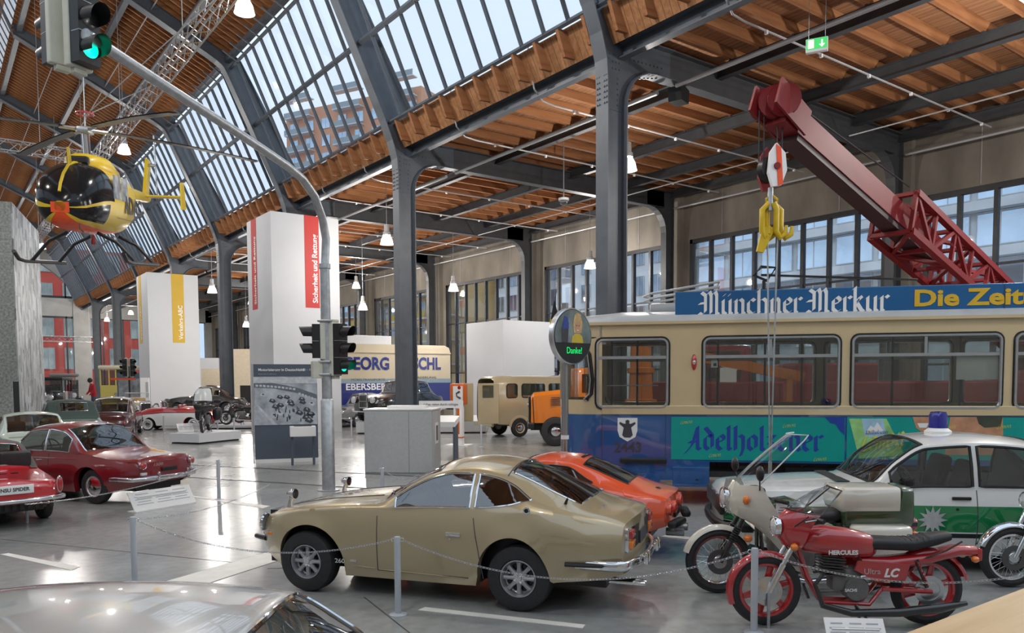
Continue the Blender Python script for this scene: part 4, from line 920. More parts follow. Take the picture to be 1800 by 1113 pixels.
for sg in (1, -1): round_lamp(sp.root, (sp.L / 2 - .12, sg * .42, .72), (1, 0, .1), .08); B = mb(); B.box((sp.L / 2 - 1.95, sg * .3, .95), (.14, .4, .36), bev=.06); B.build('seat', paint('red_vinyl', (.3, .01, .015)), sp.root, True)
t = mb(); t.M = Matrix.Translation((sp.L / 2 - 1.5, .28, 1.05)) @ Matrix.Rotation(-1.1, 4, 'Y'); t.tube([(.17 * math.cos(a), .17 * math.sin(a), 0) for a in np.linspace(0, 2 * PI, 19)[:-1]], .012, 6, closed=True); t.bar((-.17, 0, 0), (.17, 0, 0), .02, .01); t.cyl((0, 0, 0), (0, 0, -.2), .015, 6); t.build('steering_wheel', BLACK, sp.root, True)

# ---- vintage cars with separate fenders
def vintage(name, label, loc, heading, bodym, fenderm, L=4.6, closed=True, H=1.85, wheelm=None, spare=False, tyre=.38, roofm=None):
    t = empty(name, loc, yaw_of(heading), label, 'car'); x = L / 2; hx0 = x - .35; hl = 1.35
    B = mb(); rows = []
    for q, wd, top in ((0, .26, 1.15), (.1, .3, 1.2), (hl, .46, 1.24)): rows.append([(hx0 - q, wd * math.cos(a) * (1 if i not in (0, 8) else 1), .55 + (top - .55) * max(0, math.sin(a)) ** .5) for i, a in enumerate(np.linspace(0, PI, 9))])
    B.grid(rows); B.f.append(tuple(range(9))); B.build('bonnet', bodym, t, True)
    for sg in (1, -1):
        for k in range(8): mb().box((hx0 - .35 - .1 * k, sg * .37, .88), (.015, .06, .25)).build('bonnet_louvre', bodym, t)
    B = mb(); B.box((hx0 + .03, 0, .88), (.1, .52, .66), bev=.05); gr = B.build('radiator', CHROME, t, True); mb().box((hx0 + .085, 0, .86), (.012, .42, .52), bev=.004).build('radiator_core', BLACK, gr)
    cx0 = hx0 - hl; cl = L - .35 - hl - .75
    B = mb(); B.box((cx0 - cl / 2, 0, .85), (cl, 1.3, .72), bev=.06); B.build('body', bodym, t, True)
    if closed:
        mb().box((cx0 - cl / 2, 0, 1.3), (cl - .3, 1.0, .3), bev=.06).build('seats', DARKIN, t)
        ps = mb()
        for xx in (0.03, cl * .36, cl * .7, cl - .05):
            for sg in (1, -1): ps.box((cx0 - xx, sg * .61, 1.45), (.08, .06, .56))
        ps.box((cx0 - cl + .03, 0, 1.33), (.06, 1.24, .3)); ps.build('pillars', bodym, t)
        B = mb(); B.box((cx0 - cl / 2 + .05, 0, H - .07), (cl + .25, 1.36, .16), bev=.07); B.build('roof', roofm or bodym, t, True)
        for sg in (1, -1):
            for a, b in ((.03, .36), (.36, .7), (.7, .97)): mb().box((cx0 - cl * (a + b) / 2, sg * .61, 1.46), (cl * (b - a) - .1, .01, .5)).build('side_window', CARGLASS, t)
        wsf = mb().box((cx0 + .01, 0, 1.46), (.01, 1.14, .52)).build('windscreen', CARGLASS, t); mb().tube([(cx0 + .02, -.58, 1.21), (cx0 + .02, .58, 1.21), (cx0 + .02, .58, 1.72), (cx0 + .02, -.58, 1.72)], .02, 6, closed=True).build('windscreen_frame', CHROME, wsf)
    else:
        fw = mb().tube([(cx0, -.55, 1.2), (cx0, .55, 1.2), (cx0 - .12, .55, 1.62), (cx0 - .12, -.55, 1.62)], .018, 6, closed=True).build('windscreen_frame', CHROME, t); mb().grid([[(cx0, -.55, 1.2), (cx0, .55, 1.2)], [(cx0 - .12, -.55, 1.62), (cx0 - .12, .55, 1.62)]]).build('windscreen', CLEAR, fw)
        for q in (.7, 1.5): B = mb(); B.box((cx0 - q, 0, 1.15), (.18, 1.1, .45), bev=.07); B.build('seat', mat('tan_leather', (.4, .25, .1), .6, 0, .1, 12), t, True)
    axf, axr = x - .55, -x + .85; src = wheel_parts('disc', tyre, .14, tyre * .68, wheelm or bodym)
    for ax in (axf, axr):
        for sg in (1, -1):
            w = inst(src[0], (ax, sg * .7, tyre), (0, 0, 0 if sg > 0 else PI), t)
            for ch in src[1:]: inst(ch, parent=w)
            rows = []
            for a in np.linspace(-.2 if ax == axr else .15, PI + (.25 if ax == axf else .1), 13):
                r = tyre * 1.22; rows.append([(ax + r * math.cos(a) * 1.08, sg * (.7 + u), tyre + r * math.sin(a) - .05 * abs(u) * 6) for u in (-.16, -.08, 0, .08, .14)])
            B = mb(); B.grid(rows); B.build('fender', fenderm, t, True, 60)
    if spare:
        w = inst(src[0], (axf - .62, .72, .78), (0, 0, 0), t)
        for ch in src[1:]: inst(ch, parent=w)
    for o in src: bpy.data.objects.remove(o)
    for sg in (1, -1):
        mb().box(((axf + axr) / 2, sg * .72, .42), (axf - axr - tyre * 1.9, .26, .04)).build('running_board', BLACK, t); B = mb(); B.ball((x - .25, sg * .42, .95), .14, 14, 10, (.9, 1, 1)); lo = B.build('headlamp_pod', CHROME, t, True); round_lamp(lo, (x - .14, sg * .42, .95), (1, 0, 0), .125)
    mb().box((0, 0, .45), (L - .9, .8, .18)).build('chassis', BLACK, t); mb().tube([(x - .02, -.75, .5), (x + .05, -.4, .5), (x + .05, .4, .5), (x - .02, .75, .5)], .025, 8).build('front_bumper', CHROME, t, True)
    return t
vintage('vintage_limousine', 'black vintage limousine with tall radiator and round headlamps', place(88, 36, .55), Vector((-.3, -.95, 0)), BLK, BLK, roofm=mat('black_roof_fabric', (.03, .03, .03), .7, 0, .1, 20))
vintage('vintage_limousine', 'dark grey vintage limousine with a pale roof behind the black one', place(114, 41.6, .55), Vector((-.12, -.99, 0)), paint('charcoal_paint', (.03, .03, .032)), BLK, L=5.0, H=2.05, roofm=mat('grey_roof_fabric', (.2, .2, .2), .7, 0, .1, 20))
vintage('vintage_tourer', 'open red and cream vintage tourer with tan disc wheels', place(240, 38.8), Vector((.05, -1, 0)), paint('cream_paint', (.55, .42, .24)), paint('tourer_red_paint', (.5, .03, .02)), L=3.8, closed=False, tyre=.33, wheelm=paint('tan_wheel_paint', (.55, .43, .25)), spare=True)
# ---- ivory car right in front of the viewer
IVP = saloon(4.5, 1.78, 1.43, (.85, 3.5), nose=.7, cowl=.98, deck=.96, tail=.7, sc=1.35, r0=1.85, r1=3.1, sd=3.7, belt=.96, wroof=.8, tyre=.32, hoodw=.88, nosebow=.1)
ic = Car('ivory_saloon', 'ivory saloon parked right below the viewpoint with its pale roof in view', IVP, (at(215, 1100, 2.5) - RGT * .5).xy.to_3d(), -RGT)
ic.body(paint('ivory_paint', (.4, .4, .385)), [(1.6, 2.3, 'side_window'), (2.38, 3.2, 'side_window')], [(1.42, 1.8, 5, 'windscreen'), (3.16, 3.64, 5, 'rear_window')], 70, trim=CHROME); ic.wheels('cap', .32, .18, .18, track=.84)
# ================================================================== lettering drawn with a broad nib
GL = {'n': ([[(-.02, .82), (.12, .97), (.12, .08), (.2, 0)], [(.12, .8), (.4, 1.0), (.55, .85), (.55, .1), (.66, 0)]], .8),
 'u': ([[(-.02, .85), (.1, .97), (.1, .15), (.28, 0), (.52, .2)], [(.42, .88), (.54, .97), (.54, .1), (.66, 0)]], .8), 'c': ([[(.5, .86), (.32, 1.0), (.1, .78), (.1, .2), (.3, 0), (.5, .12)]], .64),
 'h': ([[(0, 1.45), (.12, 1.6), (.12, .08), (.16, .04)], [(.12, .82), (.4, 1), (.58, .84), (.58, .05), (.44, -.4)]], .82), 'e': ([[(.1, .5), (.48, .66), (.5, .84), (.32, 1.0), (.1, .78), (.1, .2), (.3, 0), (.52, .14)]], .66),
 'r': ([[(-.02, .82), (.12, .97), (.12, .08), (.22, 0)], [(.12, .8), (.36, 1.0), (.5, .88)]], .6), 'k': ([[(0, 1.45), (.12, 1.6), (.12, .08), (.2, 0)], [(.12, .6), (.4, 1.0), (.5, .85), (.2, .55)], [(.25, .55), (.5, .1), (.62, 0)]], .76),
 'M': ([[(-.1, .12), (.08, 0), (.3, .2), (.3, 1.3), (.05, 1.5)], [(.3, 1.25), (.56, 1.56), (.66, 1.3), (.66, .1)], [(.66, 1.25), (.92, 1.56), (1.02, 1.3), (1.02, .1), (1.16, 0)], [(-.1, .75), (.3, .8)]], 1.34),
 'l': ([[(0, 1.45), (.12, 1.6), (.12, .1), (.26, 0)]], .42), 'd': ([[(.5, .88), (.32, 1), (.1, .78), (.1, .2), (.3, 0), (.54, .2), (.54, .95), (.1, 1.5)]], .76), 'o': ([[(.32, 1), (.1, .78), (.1, .2), (.3, 0), (.54, .2), (.54, .8), (.32, 1)]], .76),
 'z': ([[(.06, .95), (.5, .95), (.12, .5), (.46, .42), (.5, .1), (.22, -.12)]], .66), 'A': ([[(-.15, -.3), (.3, .3), (.62, 1.5)], [(.62, 1.55), (.64, .1), (.8, 0)], [(.1, .5), (.62, .55)]], 1.0), ' ': ([], .4),
 'ü': ([[(-.02, .85), (.1, .97), (.1, .15), (.28, 0), (.52, .2)], [(.42, .88), (.54, .97), (.54, .1), (.66, 0)], [(.14, 1.25), (.2, 1.34)], [(.46, 1.25), (.52, 1.34)]], .8),
 'L': ([[(.5, 1.5), (.2, 1.0), (.0, .1), (.5, 0)]], .62), 'm': ([[(0, .9), (0, 0)], [(0, .7), (.25, 1), (.3, 0)], [(.3, .7), (.55, 1), (.62, 0)]], .78)}
def nib(s, width, height, m, parent, name, o, ux, uz, pen=.2, ang=40):
    """writes s with its baseline from o along ux, uz up; width of the whole line, height of the tall letters"""
    tot = sum(GL[ch][1] for ch in s); kx = width / tot; kz = height / 1.6; nx, nz = pen * math.cos(math.radians(ang)) / 2, pen * math.sin(math.radians(ang)) / 2
    B = mb(); x = 0; ux = Vector(ux); uz = Vector(uz); nn = ux.cross(uz).normalized() * .0035; lay = 0
    for ch in s:
        for st in GL[ch][0]:
            pts = []
            for p, q in zip(st[:-1], st[1:]):
                if not pts: pts.append(p)
                pts.append(((p[0] + q[0]) / 2, (p[1] + q[1]) / 2)); pts.append(q)
            lay = (lay + 1) % 4
            for (a, b) in zip(pts[:-1], pts[1:]):
                c = [(a[0] - nx, a[1] - nz), (a[0] + nx, a[1] + nz), (b[0] + nx, b[1] + nz), (b[0] - nx, b[1] - nz)]
                B.add([Vector(o) + ux * ((x + cx) * kx) + uz * (cz * kz) + nn * (1 + .12 * lay) for cx, cz in c], [(0, 1, 2, 3)])
        x += GL[ch][1]
    return B.build(name, m, parent)
# ================================================================== the tram
TX = Vector((.67, -.743, 0)).normalized(); TY = Vector((-TX.y, TX.x, 0)); T0 = at(1190, 800, 13.4); T0.z = 0
TRAM = empty('tram', T0, yaw_of(TX), 'cream and blue tram carriage with advertising panels and long roof sign', 'tram')
def tp(px, py, y=0.0):
    """pixel -> (x, z) in the tram's near side plane"""
    r = ray(px, py); o = Vector((0, 0, EYE)) - T0 - TY * y; t = -o.dot(TY) / r.dot(TY); p = o + r * t; return p.dot(TX), p.z
CREAM = paint('tram_cream_paint', (.6, .47, .27)); TBLUE = paint('tram_blue_paint', (.012, .085, .27)); TGREY = mat('tram_roof_grey', (.38, .4, .41), .45, 0, .06, 4)
TEAL = mat('teal_advert_film', (.0, .31, .27), .35, 0, .05, 3); SIGNB = mat('sign_blue', (.008, .1, .27), .4, 0, .06, 2)
TW, TL0, TL1 = 2.25, tp(978, 700)[0], 11.0
zB, zS, zBelt, zT = .42, tp(1190, 729)[1], tp(1190, 713)[1], tp(1190, 567)[1]
FIL = .55                                                    # front corner radius
wins = []
for a, b, c, d in ((1050, 598, 1173, 714), (1238, 595, 1473, 717), (1500, 591, 1757, 717)):
    x0, z1 = tp(a, b); x1, z0 = tp(c, d); wins.append((x0, x1, z0, z1))
wd = wins[2][1] - wins[2][0]; gap = wins[2][0] - wins[1][1]; x = wins[2][1] + gap
while x + wd < TL1 - .3: wins.append((x, x + wd, wins[2][2], wins[2][3])); x += wd + gap
zW0, zW1 = wins[1][2], wins[1][3]; wins = [(a, b, zW0, zW1) for a, b, c, d in wins]
def rrect(x0, x1, z0, z1, r, n=5):
    p = []
    for cx, cz, a0 in ((x1 - r, z1 - r, 0), (x0 + r, z1 - r, 90), (x0 + r, z0 + r, 180), (x1 - r, z0 + r, 270)):
        for k in range(n + 1): a = math.radians(a0 + 90 * k / n); p.append((cx + r * math.cos(a), cz + r * math.sin(a)))
    return p
def holed(B, x0, x1, z0, z1, y, holes, r=.1, th=.05, sg=1):
    cur = x0
    def q(a, b, c, d): B.add([(a, y, c), (b, y, c), (b, y, d), (a, y, d)], [(0, 1, 2, 3)])
    for (a, b, c, d) in holes:
        if a - .02 > cur: q(cur, a - .02, z0, z1)
        A, Bx, Cc, D = a - .02, b + .02, c - .02, d + .02; q(A, Bx, z0, Cc); q(A, Bx, D, z1)
        inn = rrect(a, b, c, d, r); cx, cz = (a + b) / 2, (c + d) / 2; out = []
        for (px_, pz_) in inn:
            dx, dz = px_ - cx, pz_ - cz; s = min(((Bx - A) / 2) / max(1e-6, abs(dx)), ((D - Cc) / 2) / max(1e-6, abs(dz))); out.append((cx + dx * s, cz + dz * s))
        n = len(inn); vs = [(p[0], y, p[1]) for p in inn] + [(p[0], y, p[1]) for p in out] + [(p[0], y + th * sg, p[1]) for p in inn]
        B.add(vs, [(i, (i + 1) % n, n + (i + 1) % n, n + i) for i in range(n)] + [(i, (i + 1) % n, 2 * n + (i + 1) % n, 2 * n + i) for i in range(n)])
        for (px_, pz_) in ((A, Cc), (Bx, Cc), (Bx, D), (A, D)):      # corner slivers
            k = sorted(range(n), key=lambda i: (out[i][0] - px_) ** 2 + (out[i][1] - pz_) ** 2)[:2]; B.add([(out[k[0]][0], y, out[k[0]][1]), (out[k[1]][0], y, out[k[1]][1]), (px_, y, pz_)], [(0, 1, 2)])
        cur = b + .02
    if cur < x1: q(cur, x1, z0, z1)
xs0 = TL0 + FIL + .25
for y, sg, nm in ((0, 1, 'side_wall'), (TW, -1, 'side_wall')):
    B = mb(); holed(B, xs0, TL1, zBelt, zT, y, wins, sg=sg); B.build(nm, CREAM, TRAM)
    B = mb(); B.box(((xs0 + TL1) / 2, y - sg * .012 + sg * .012, (zS + zBelt) / 2), (TL1 - xs0, .05, zBelt - zS), bev=.01); B.build('belt_moulding', CREAM, TRAM)
    zlow = tp(1300, 813)[1]; xsp = tp(1247, 840)[0]; mb().box(((xs0 + TL1) / 2, y + sg * .03, (zlow + zS) / 2), (TL1 - xs0, .06, zS - zlow)).build('lower_panel', TBLUE, TRAM); mb().box(((xs0 + xsp) / 2, y + sg * .03, (zlow + .44) / 2), (xsp - xs0, .06, zlow - .44)).build('lower_skirt', TBLUE, TRAM)
    for k, (a, b, c, d) in enumerate(wins):
        f = mb().tube([(p[0], y - sg * .008, p[1]) for p in rrect(a - .0, b + .0, c, d, .1)], .026, 6, closed=True).build('window_frame', ALU, TRAM, True); zt = c + (d - c) * .735
        mb().box(((a + b) / 2, y + sg * .012, zt), (b - a, .035, .05)).build('window_rail', ALU, f)
        if k > 0: mb().box(((a + b) / 2, y + sg * .012, (zt + d) / 2), (.045, .03, d - zt)).build('window_divider', ALU, f)
        mb().box(((a + b) / 2, y + sg * .03, (c + d) / 2), (b - a, .006, d - c)).build('pane', glass('tram_glass', (.8, .82, .8), .06, .55), f)
        g2 = rrect(a - .035, b + .035, c - .035, d + .035, .13); mb().tube([(p[0], y - sg * .004, p[1]) for p in g2], .012, 5, closed=True).build('window_gasket', BLACK, f)
# front: rounded corner in plan
pth = [(xs0, 0)] + [(TL0 + FIL + .25 - .25 - FIL * math.sin(a), FIL - FIL * math.cos(a)) for a in np.linspace(0, PI / 2, 6)] + [(TL0 - .04, TW / 2)]
pth = pth + [(p[0], TW - p[1]) for p in pth[::-1][1:]]
def band(z0, z1, m, nm, off=0.0, sl=(0, None), lean=0.0): return mb().grid([[(p[0], p[1], z0) for p in pth[sl[0]:sl[1]]], [(p[0] + lean, p[1], z1) for p in pth[sl[0]:sl[1]]]]).build(nm, m, TRAM, True, 50)
band(zB + .1, zS, TBLUE, 'front_panel'); band(zS, zBelt, CREAM, 'front_belt'); zF1 = zW1 + .05; band(zF1, zT, CREAM, 'front_header', lean=.0); band(zBelt, zBelt + .1, CREAM, 'front_sill')
band(zBelt + .1, zF1, MATS['tram_glass'], 'front_glass', sl=(2, len(pth) - 2))
xa, za = tp(1031, 700); 
for y, sg in ((0, 1), (TW, -1)):
    B = mb(); w_ = (pth[1][0] + .02, xs0 - .16, zBelt + .1, zF1); cpts = [(w_[0], w_[2]), (w_[1] - .12, w_[2]), (w_[1] - .02, w_[2] + .1), (w_[1], w_[2] + .35), (w_[1] - .05, w_[3] - .3), (w_[1] - .2, w_[3] - .05), (w_[0], w_[3])]
    inn = cpts; B.prism([(w_[1] - .12, w_[2]), (xs0, w_[2]), (xs0, w_[3]), (w_[1] - .2, w_[3] - .05), (w_[1] - .05, w_[3] - .3), (w_[1], w_[2] + .35), (w_[1] - .02, w_[2] + .1)], .03 * sg, 'XZ', y); B.build('corner_post', CREAM, TRAM)
    f = mb().tube([(p[0], y - sg * .01, p[1]) for p in cpts], .028, 6).build('corner_window_gasket', BLACK, TRAM, True); mb().tube([(p[0] - .04, y - sg * .014, p[1]) for p in cpts], .016, 6).build('corner_window_frame', ALU, f, True); mb().prism(cpts, .006, 'XZ', y + .01 * sg).build('pane', MATS['tram_glass'], f)
for p in (pth[6], pth[7], pth[8]): mb().box((p[0] + .02, p[1], (zBelt + zF1) / 2), (.05, .06, zF1 - zBelt)).build('front_pillar', CREAM, TRAM)
# roof
rows = []
for xx, sc, dz in [(TL0 + .02, .8, -.02), (TL0 + .15, .93, .1), (TL0 + .5, 1, .2), (TL0 + 1.1, 1, .26), (TL1, 1, .26)]:
    rows.append([(xx, TW / 2 - TW / 2 * sc * math.cos(a) * 1.02, zT + max(0, dz) * math.sin(a) ** .75 if dz > 0 else zT) for a in np.linspace(0, PI, 15)])
mb().grid(rows).build('roof', TGREY, TRAM, True, 60)
for y in (-.03, TW + .03): mb().bar((TL0 + .5, y, zT), (TL1, y, zT), .06, .05).build('rain_gutter', CREAM, TRAM)
mb().box(((TL0 + TL1) / 2 + .3, TW / 2, .55), (TL1 - TL0 - .8, TW - .1, .1)).build('cabin_floor', DARKIN, TRAM); mb().box(((TL0 + TL1) / 2 + .3, TW / 2, zT - .02), (TL1 - TL0 - .9, TW - .1, .03)).build('cabin_ceiling', mat('tram_ceiling', (.35, .33, .3), .6), TRAM)
# undercarriage
for xx in (3.0, 8.2):
    B = mb(); B.box((xx, TW / 2, .5), (2.4, TW - .3, .35)); bg = B.build('bogie', BLACK, TRAM)
    for dx in (-.8, .8):
        for y in (.35, TW - .35): mb().lathe([(.001, -.06), (.33, -.06), (.35, -.05), (.35, .05), (.33, .06), (.001, .06)], 24, 'Y', (xx + dx, y, .35)).build('wheel', mat('wheel_steel', (.1, .1, .1), .5, .7), bg, True)
for a, b in ((1180, 1245),):
    x0, _ = tp(1182, 840); x1, _ = tp(1247, 840); B = mb(); B.box(((x0 + x1) / 2, .03, .5), (x1 - x0, .08, .34), bev=.01); eq = B.build('equipment_box', TBLUE, TRAM); mb().box(((x0 + x1) / 2, -.015, .5), ((x1 - x0) * .6, .012, .2)).build('hatch', TBLUE, eq); mb().box(((x0 + x1) / 2 + .1, -.025, .46), (.05, .012, .02)).build('hatch_latch', BLACK, eq)
mb().box((TL0 + 1.0, .05, .42), (1.6, .2, .25)).build('skirt', TBLUE, TRAM); x0, z = tp(1090, 809); x1, _ = tp(1172, 809); mb().box(((x0 + x1) / 2, -.03, z), (x1 - x0, .06, .09), bev=.02).build('step_bumper', BLACK, TRAM, True)
for px_ in (1058, 1170): x0, _ = tp(px_, 780); mb().box((x0, -.004, (zB + zS) / 2 + .06), (.008, .006, zS - zB - .14)).build('panel_seam', INK, TRAM)
# lamp, crest and number
x0, z0 = tp(1220, 637); B = mb(); B.ball((x0, 0, z0), .06, 14, 10, (.8, .7, 2.3)); sl = B.build('side_lamp', REDLENS, TRAM, True); mb().ball((x0, -.035, z0), .028, 10, 6, (1, .6, 1.4)).build('lamp_bezel', CHROME, sl, True)
x0, z0 = tp(1103, 755); h = .17; cr = [(-h, .2), (h, .2), (h, -.02), (h * .8, -.13), (0, -.21), (-h * .8, -.13), (-h, -.02)]
cs = mb().prism([(x0 + a, z0 + b) for a, b in cr], .008, 'XZ', -.009).build('city_crest', WHITEP, TRAM)
B = mb(); fig = [[(-.05, .1), (.05, .1), (.09, -.1), (.05, -.14), (-.05, -.14), (-.09, -.1)], [(-.03, .1), (.03, .1), (.035, .15), (0, .17), (-.035, .15)], [(.04, .09), (.13, .13), (.14, .1), (.06, .03)], [(-.04, .09), (-.13, .13), (-.14, .1), (-.06, .03)]]
for k, g_ in enumerate(fig): B.prism([(x0 + a, z0 + b) for a, b in g_], .004 + .001 * k, 'XZ', -.014)
B.build('crest_figure', INK, cs); x0, z0 = tp(1104, 787); text('2443', .24, INK, TRAM, 'fleet_number', (x0, -.008, z0), (PI / 2, 0, 0), bold=.004)
# adverts
def advert(pa, pb, m, nm, off=.008):
    x0, z1 = tp(*pa); x1, z0 = tp(*pb); return mb().box(((x0 + x1) / 2, -off / 2, (z0 + z1) / 2), (x1 - x0, off, z1 - z0)).build(nm, m, TRAM), (x0, x1, z0, z1)
ad, R1 = advert((1180, 733), (1484, 812), TEAL, 'advert_panel'); ABLUE = mat('advert_blue_ink', (.01, .05, .33), .5, 0, .1, 9); YEL = mat('advert_yellow_ink', (.62, .62, .05), .5, 0, .1, 9)
x0, z0 = tp(1208, 790); x1, _ = tp(1448, 790); nib('Adelholzener', x1 - x0, .40, ABLUE, ad, 'advert_lettering', (x0, -.006, z0), (1, 0, 0), (0, 0, 1), pen=.28, ang=38)
for a, b in ((1196, 744), (1376, 750), (1246, 802), (1430, 809)): x0, z0 = tp(a, b); nib('Lemon', .2, .075, YEL, ad, 'small_lettering', (x0, -.008, z0 - .02), (1, 0, .12), (.2, 0, 1), pen=.12)
x0, z1 = tp(1450, 733); x1, z0 = tp(1484, 765); mb().prism([(x0, z1 - .004), (x1, z1 - .004), (x1, z0), (x1 - .08, z0 + .08), (x1 - .14, z0 + .18), (x0 + .08, z0 + .2)], .002, 'XZ', -.012).build('advert_splash', ABLUE, ad)
ad2, R2 = advert((1489, 733), (1900, 812), TEAL, 'advert_panel')
def apoly(pts, m, nm, k=1): mb().prism([tp(*p) for p in pts], .0015, 'XZ', -.009 - .0018 * k).build(nm, m, ad2)
apoly([(1492, 736), (1558, 736), (1590, 800), (1510, 806)], mat('advert_lime', (.28, .55, .2), .5, 0, .3, 4), 'bottle_label', 1); apoly([(1514, 736), (1552, 736), (1558, 770), (1520, 768)], mat('advert_sky', (.35, .55, .7), .5, 0, .2, 4), 'label_mountain_field', 2)
apoly([(1520, 762), (1530, 748), (1536, 752), (1542, 742), (1554, 760)], WHITEP, 'label_mountain', 3); x0, z0 = tp(1512, 794); nib('Lemon', .66, .36, YEL, ad2, 'advert_lettering', (x0, -.018, z0), (1, 0, .18), (.18, 0, 1), pen=.2)
x0, z0 = tp(1520, 764); nib('Adelholzener', .36, .07, ABLUE, ad2, 'small_lettering', (x0, -.02, z0), (1, 0, .06), (0, 0, 1), pen=.2)
SKIN = mat('printed_skin_tone', (.5, .25, .14), .55, 0, .25, 5); apoly([(1604, 733), (1640, 733), (1636, 752), (1624, 762), (1610, 752)], SKIN, 'printed_face', 1); apoly([(1612, 744), (1632, 744), (1628, 752), (1616, 752)], WHITEP, 'printed_smile', 2)
apoly([(1670, 733), (1762, 733), (1764, 800), (1660, 800)], SKIN, 'printed_face', 1); apoly([(1716, 733), (1762, 733), (1758, 750), (1730, 752), (1720, 745)], mat('printed_sunglasses', (.05, .06, .04), .4, 0, .2, 6), 'printed_sunglasses', 2); apoly([(1690, 768), (1740, 768), (1735, 776), (1695, 776)], WHITEP, 'printed_smile', 2)
for a, b in ((1655, 753), (1752, 752)): x0, z0 = tp(a, b); nib('Lemon', .2, .075, YEL, ad2, 'small_lettering', (x0, -.02, z0 - .02), (1, 0, .12), (.2, 0, 1), pen=.12)
# roof sign
x0, zs1 = tp(1187, 512); _, zs0 = tp(1187, 564); SG = mb().box(((x0 + TL1) / 2, .12, (zs0 + zs1) / 2), (TL1 - x0, .07, zs1 - zs0), bev=.015).build('roof_sign', SIGNB, TRAM)
a0, zb0 = tp(1232, 553); a1, _ = tp(1565, 549); wm_ = a1 - a0; nib('Münchner', wm_ * .555, .40, WHITEP, SG, 'sign_lettering', (a0, .082, zb0), (1, 0, 0), (0, 0, 1), pen=.25); nib('Merkur', wm_ * .42, .40, WHITEP, SG, 'sign_lettering', (a0 + wm_ * .585, .082, zb0), (1, 0, 0), (0, 0, 1), pen=.25)
a0, zb0 = tp(1608, 525); text('Die Zeitung', .36, mat('sign_yellow', (.65, .4, .02), .45, 0, .05, 9), SG, 'sign_lettering', (a0, .08, zb0 + .0), (PI / 2, 0, 0), 'LEFT', bold=.012, sx=1.3)
xj, _ = tp(1770, 520); mb().box((xj, .08, (zs0 + zs1) / 2), (.01, .006, zs1 - zs0 - .03)).build('sign_joint', INK, SG)
for px_ in (1226, 1456, 1700): xj, _ = tp(px_, 564); mb().box((xj, .14, zs0 - .03), (.05, .1, .1)).build('sign_bracket', GALV, SG)
B = mb()
for px_, py_ in ((1143, 545), (1180, 545)):
    xx, zz = tp(px_, py_, 1.1); B.cyl((xx, 1.1, zT + .2), (xx, 1.1, zz), .03, 8)
x0, z0 = tp(1143, 521, 1.1); x1, z1 = tp(1262, 500, 1.1)
for dz in (0, .09): B.tube([(x0, .7, z0 - dz), (x0 - .12, 1.1, z0 - dz), (x0, 1.5, z0 - dz), (x1, 1.5, z1 - dz), (x1, .7, z1 - dz)], .022, 6, closed=True)
B.box((x0 + .35, 1.1, zT + .32), (.7, .8, .16), bev=.04); B.build('pantograph_base', TGREY, TRAM, True)
x0, z0 = tp(1332, 490, 1.1); B = mb(); B.tube([(x0 - .12, .6, z0), (x0, .6, z0 + .14), (x0 + .25, .6, z0 + .12), (x0 + .1, .6, z0 - .1)], .03, 6, closed=True); B.tube([(x0, .6, z0), (x0 + 2.6, .9, z0 - .12)], .02, 6); B.cyl((x0 + .05, .6, z0 - .1), (x0 + .05, .6, zT + .2), .03, 8); B.build('pantograph_arm', BLACK, TRAM, True)
# interior: seats with chrome handles, poles
for k in range(12):
    xx = .9 + k * .82
    if xx > TL1 - .4: break
    for y in (.45, TW - .45):
        B = mb(); B.box((xx, y, 1.0), (.42, .78, .08), bev=.03); B.box((xx - .2, y, 1.25), (.06, .78, .5), bev=.025); st = B.build('bench_seat', mat('tram_seat_vinyl', (.05, .03, .028), .5, 0, .1, 9), TRAM, True)
        mb().tube([(xx - .22, y - .36, 1.3), (xx - .22, y - .34, 1.62), (xx - .22, y, 1.66), (xx - .22, y + .34, 1.62), (xx - .22, y + .36, 1.3)], .015, 6).build('seat_handle', CHROME, st, True)
for px_ in (1075, 1120, 1262, 1345, 1410, 1570, 1690): xx, _ = tp(px_, 650, .8); mb().cyl((xx, .85, .6), (xx, .85, zT - .05), .02, 8).build('grab_pole', mat('dark_pole', (.06, .06, .06), .35, .6), TRAM, True)
mb().box((tp(1735, 640)[0] - .12, .05, tp(1735, 645)[1]), (.62, .006, .4)).build('window_notice', WHITEP, TRAM); x0, z0 = tp(1256, 640); n_ = mb().box((x0, .045, z0), (.11, .006, .12)).build('seat_sticker', WHITEP, TRAM); mb().box((x0 + .01, .041, z0 - .01), (.05, .004, .05)).build('sticker_symbol', INK, n_)
mb().box((tp(1110, 675)[0], .3, tp(1110, 678)[1]), (.9, .03, .02)).build('safety_rail', ALU, TRAM)
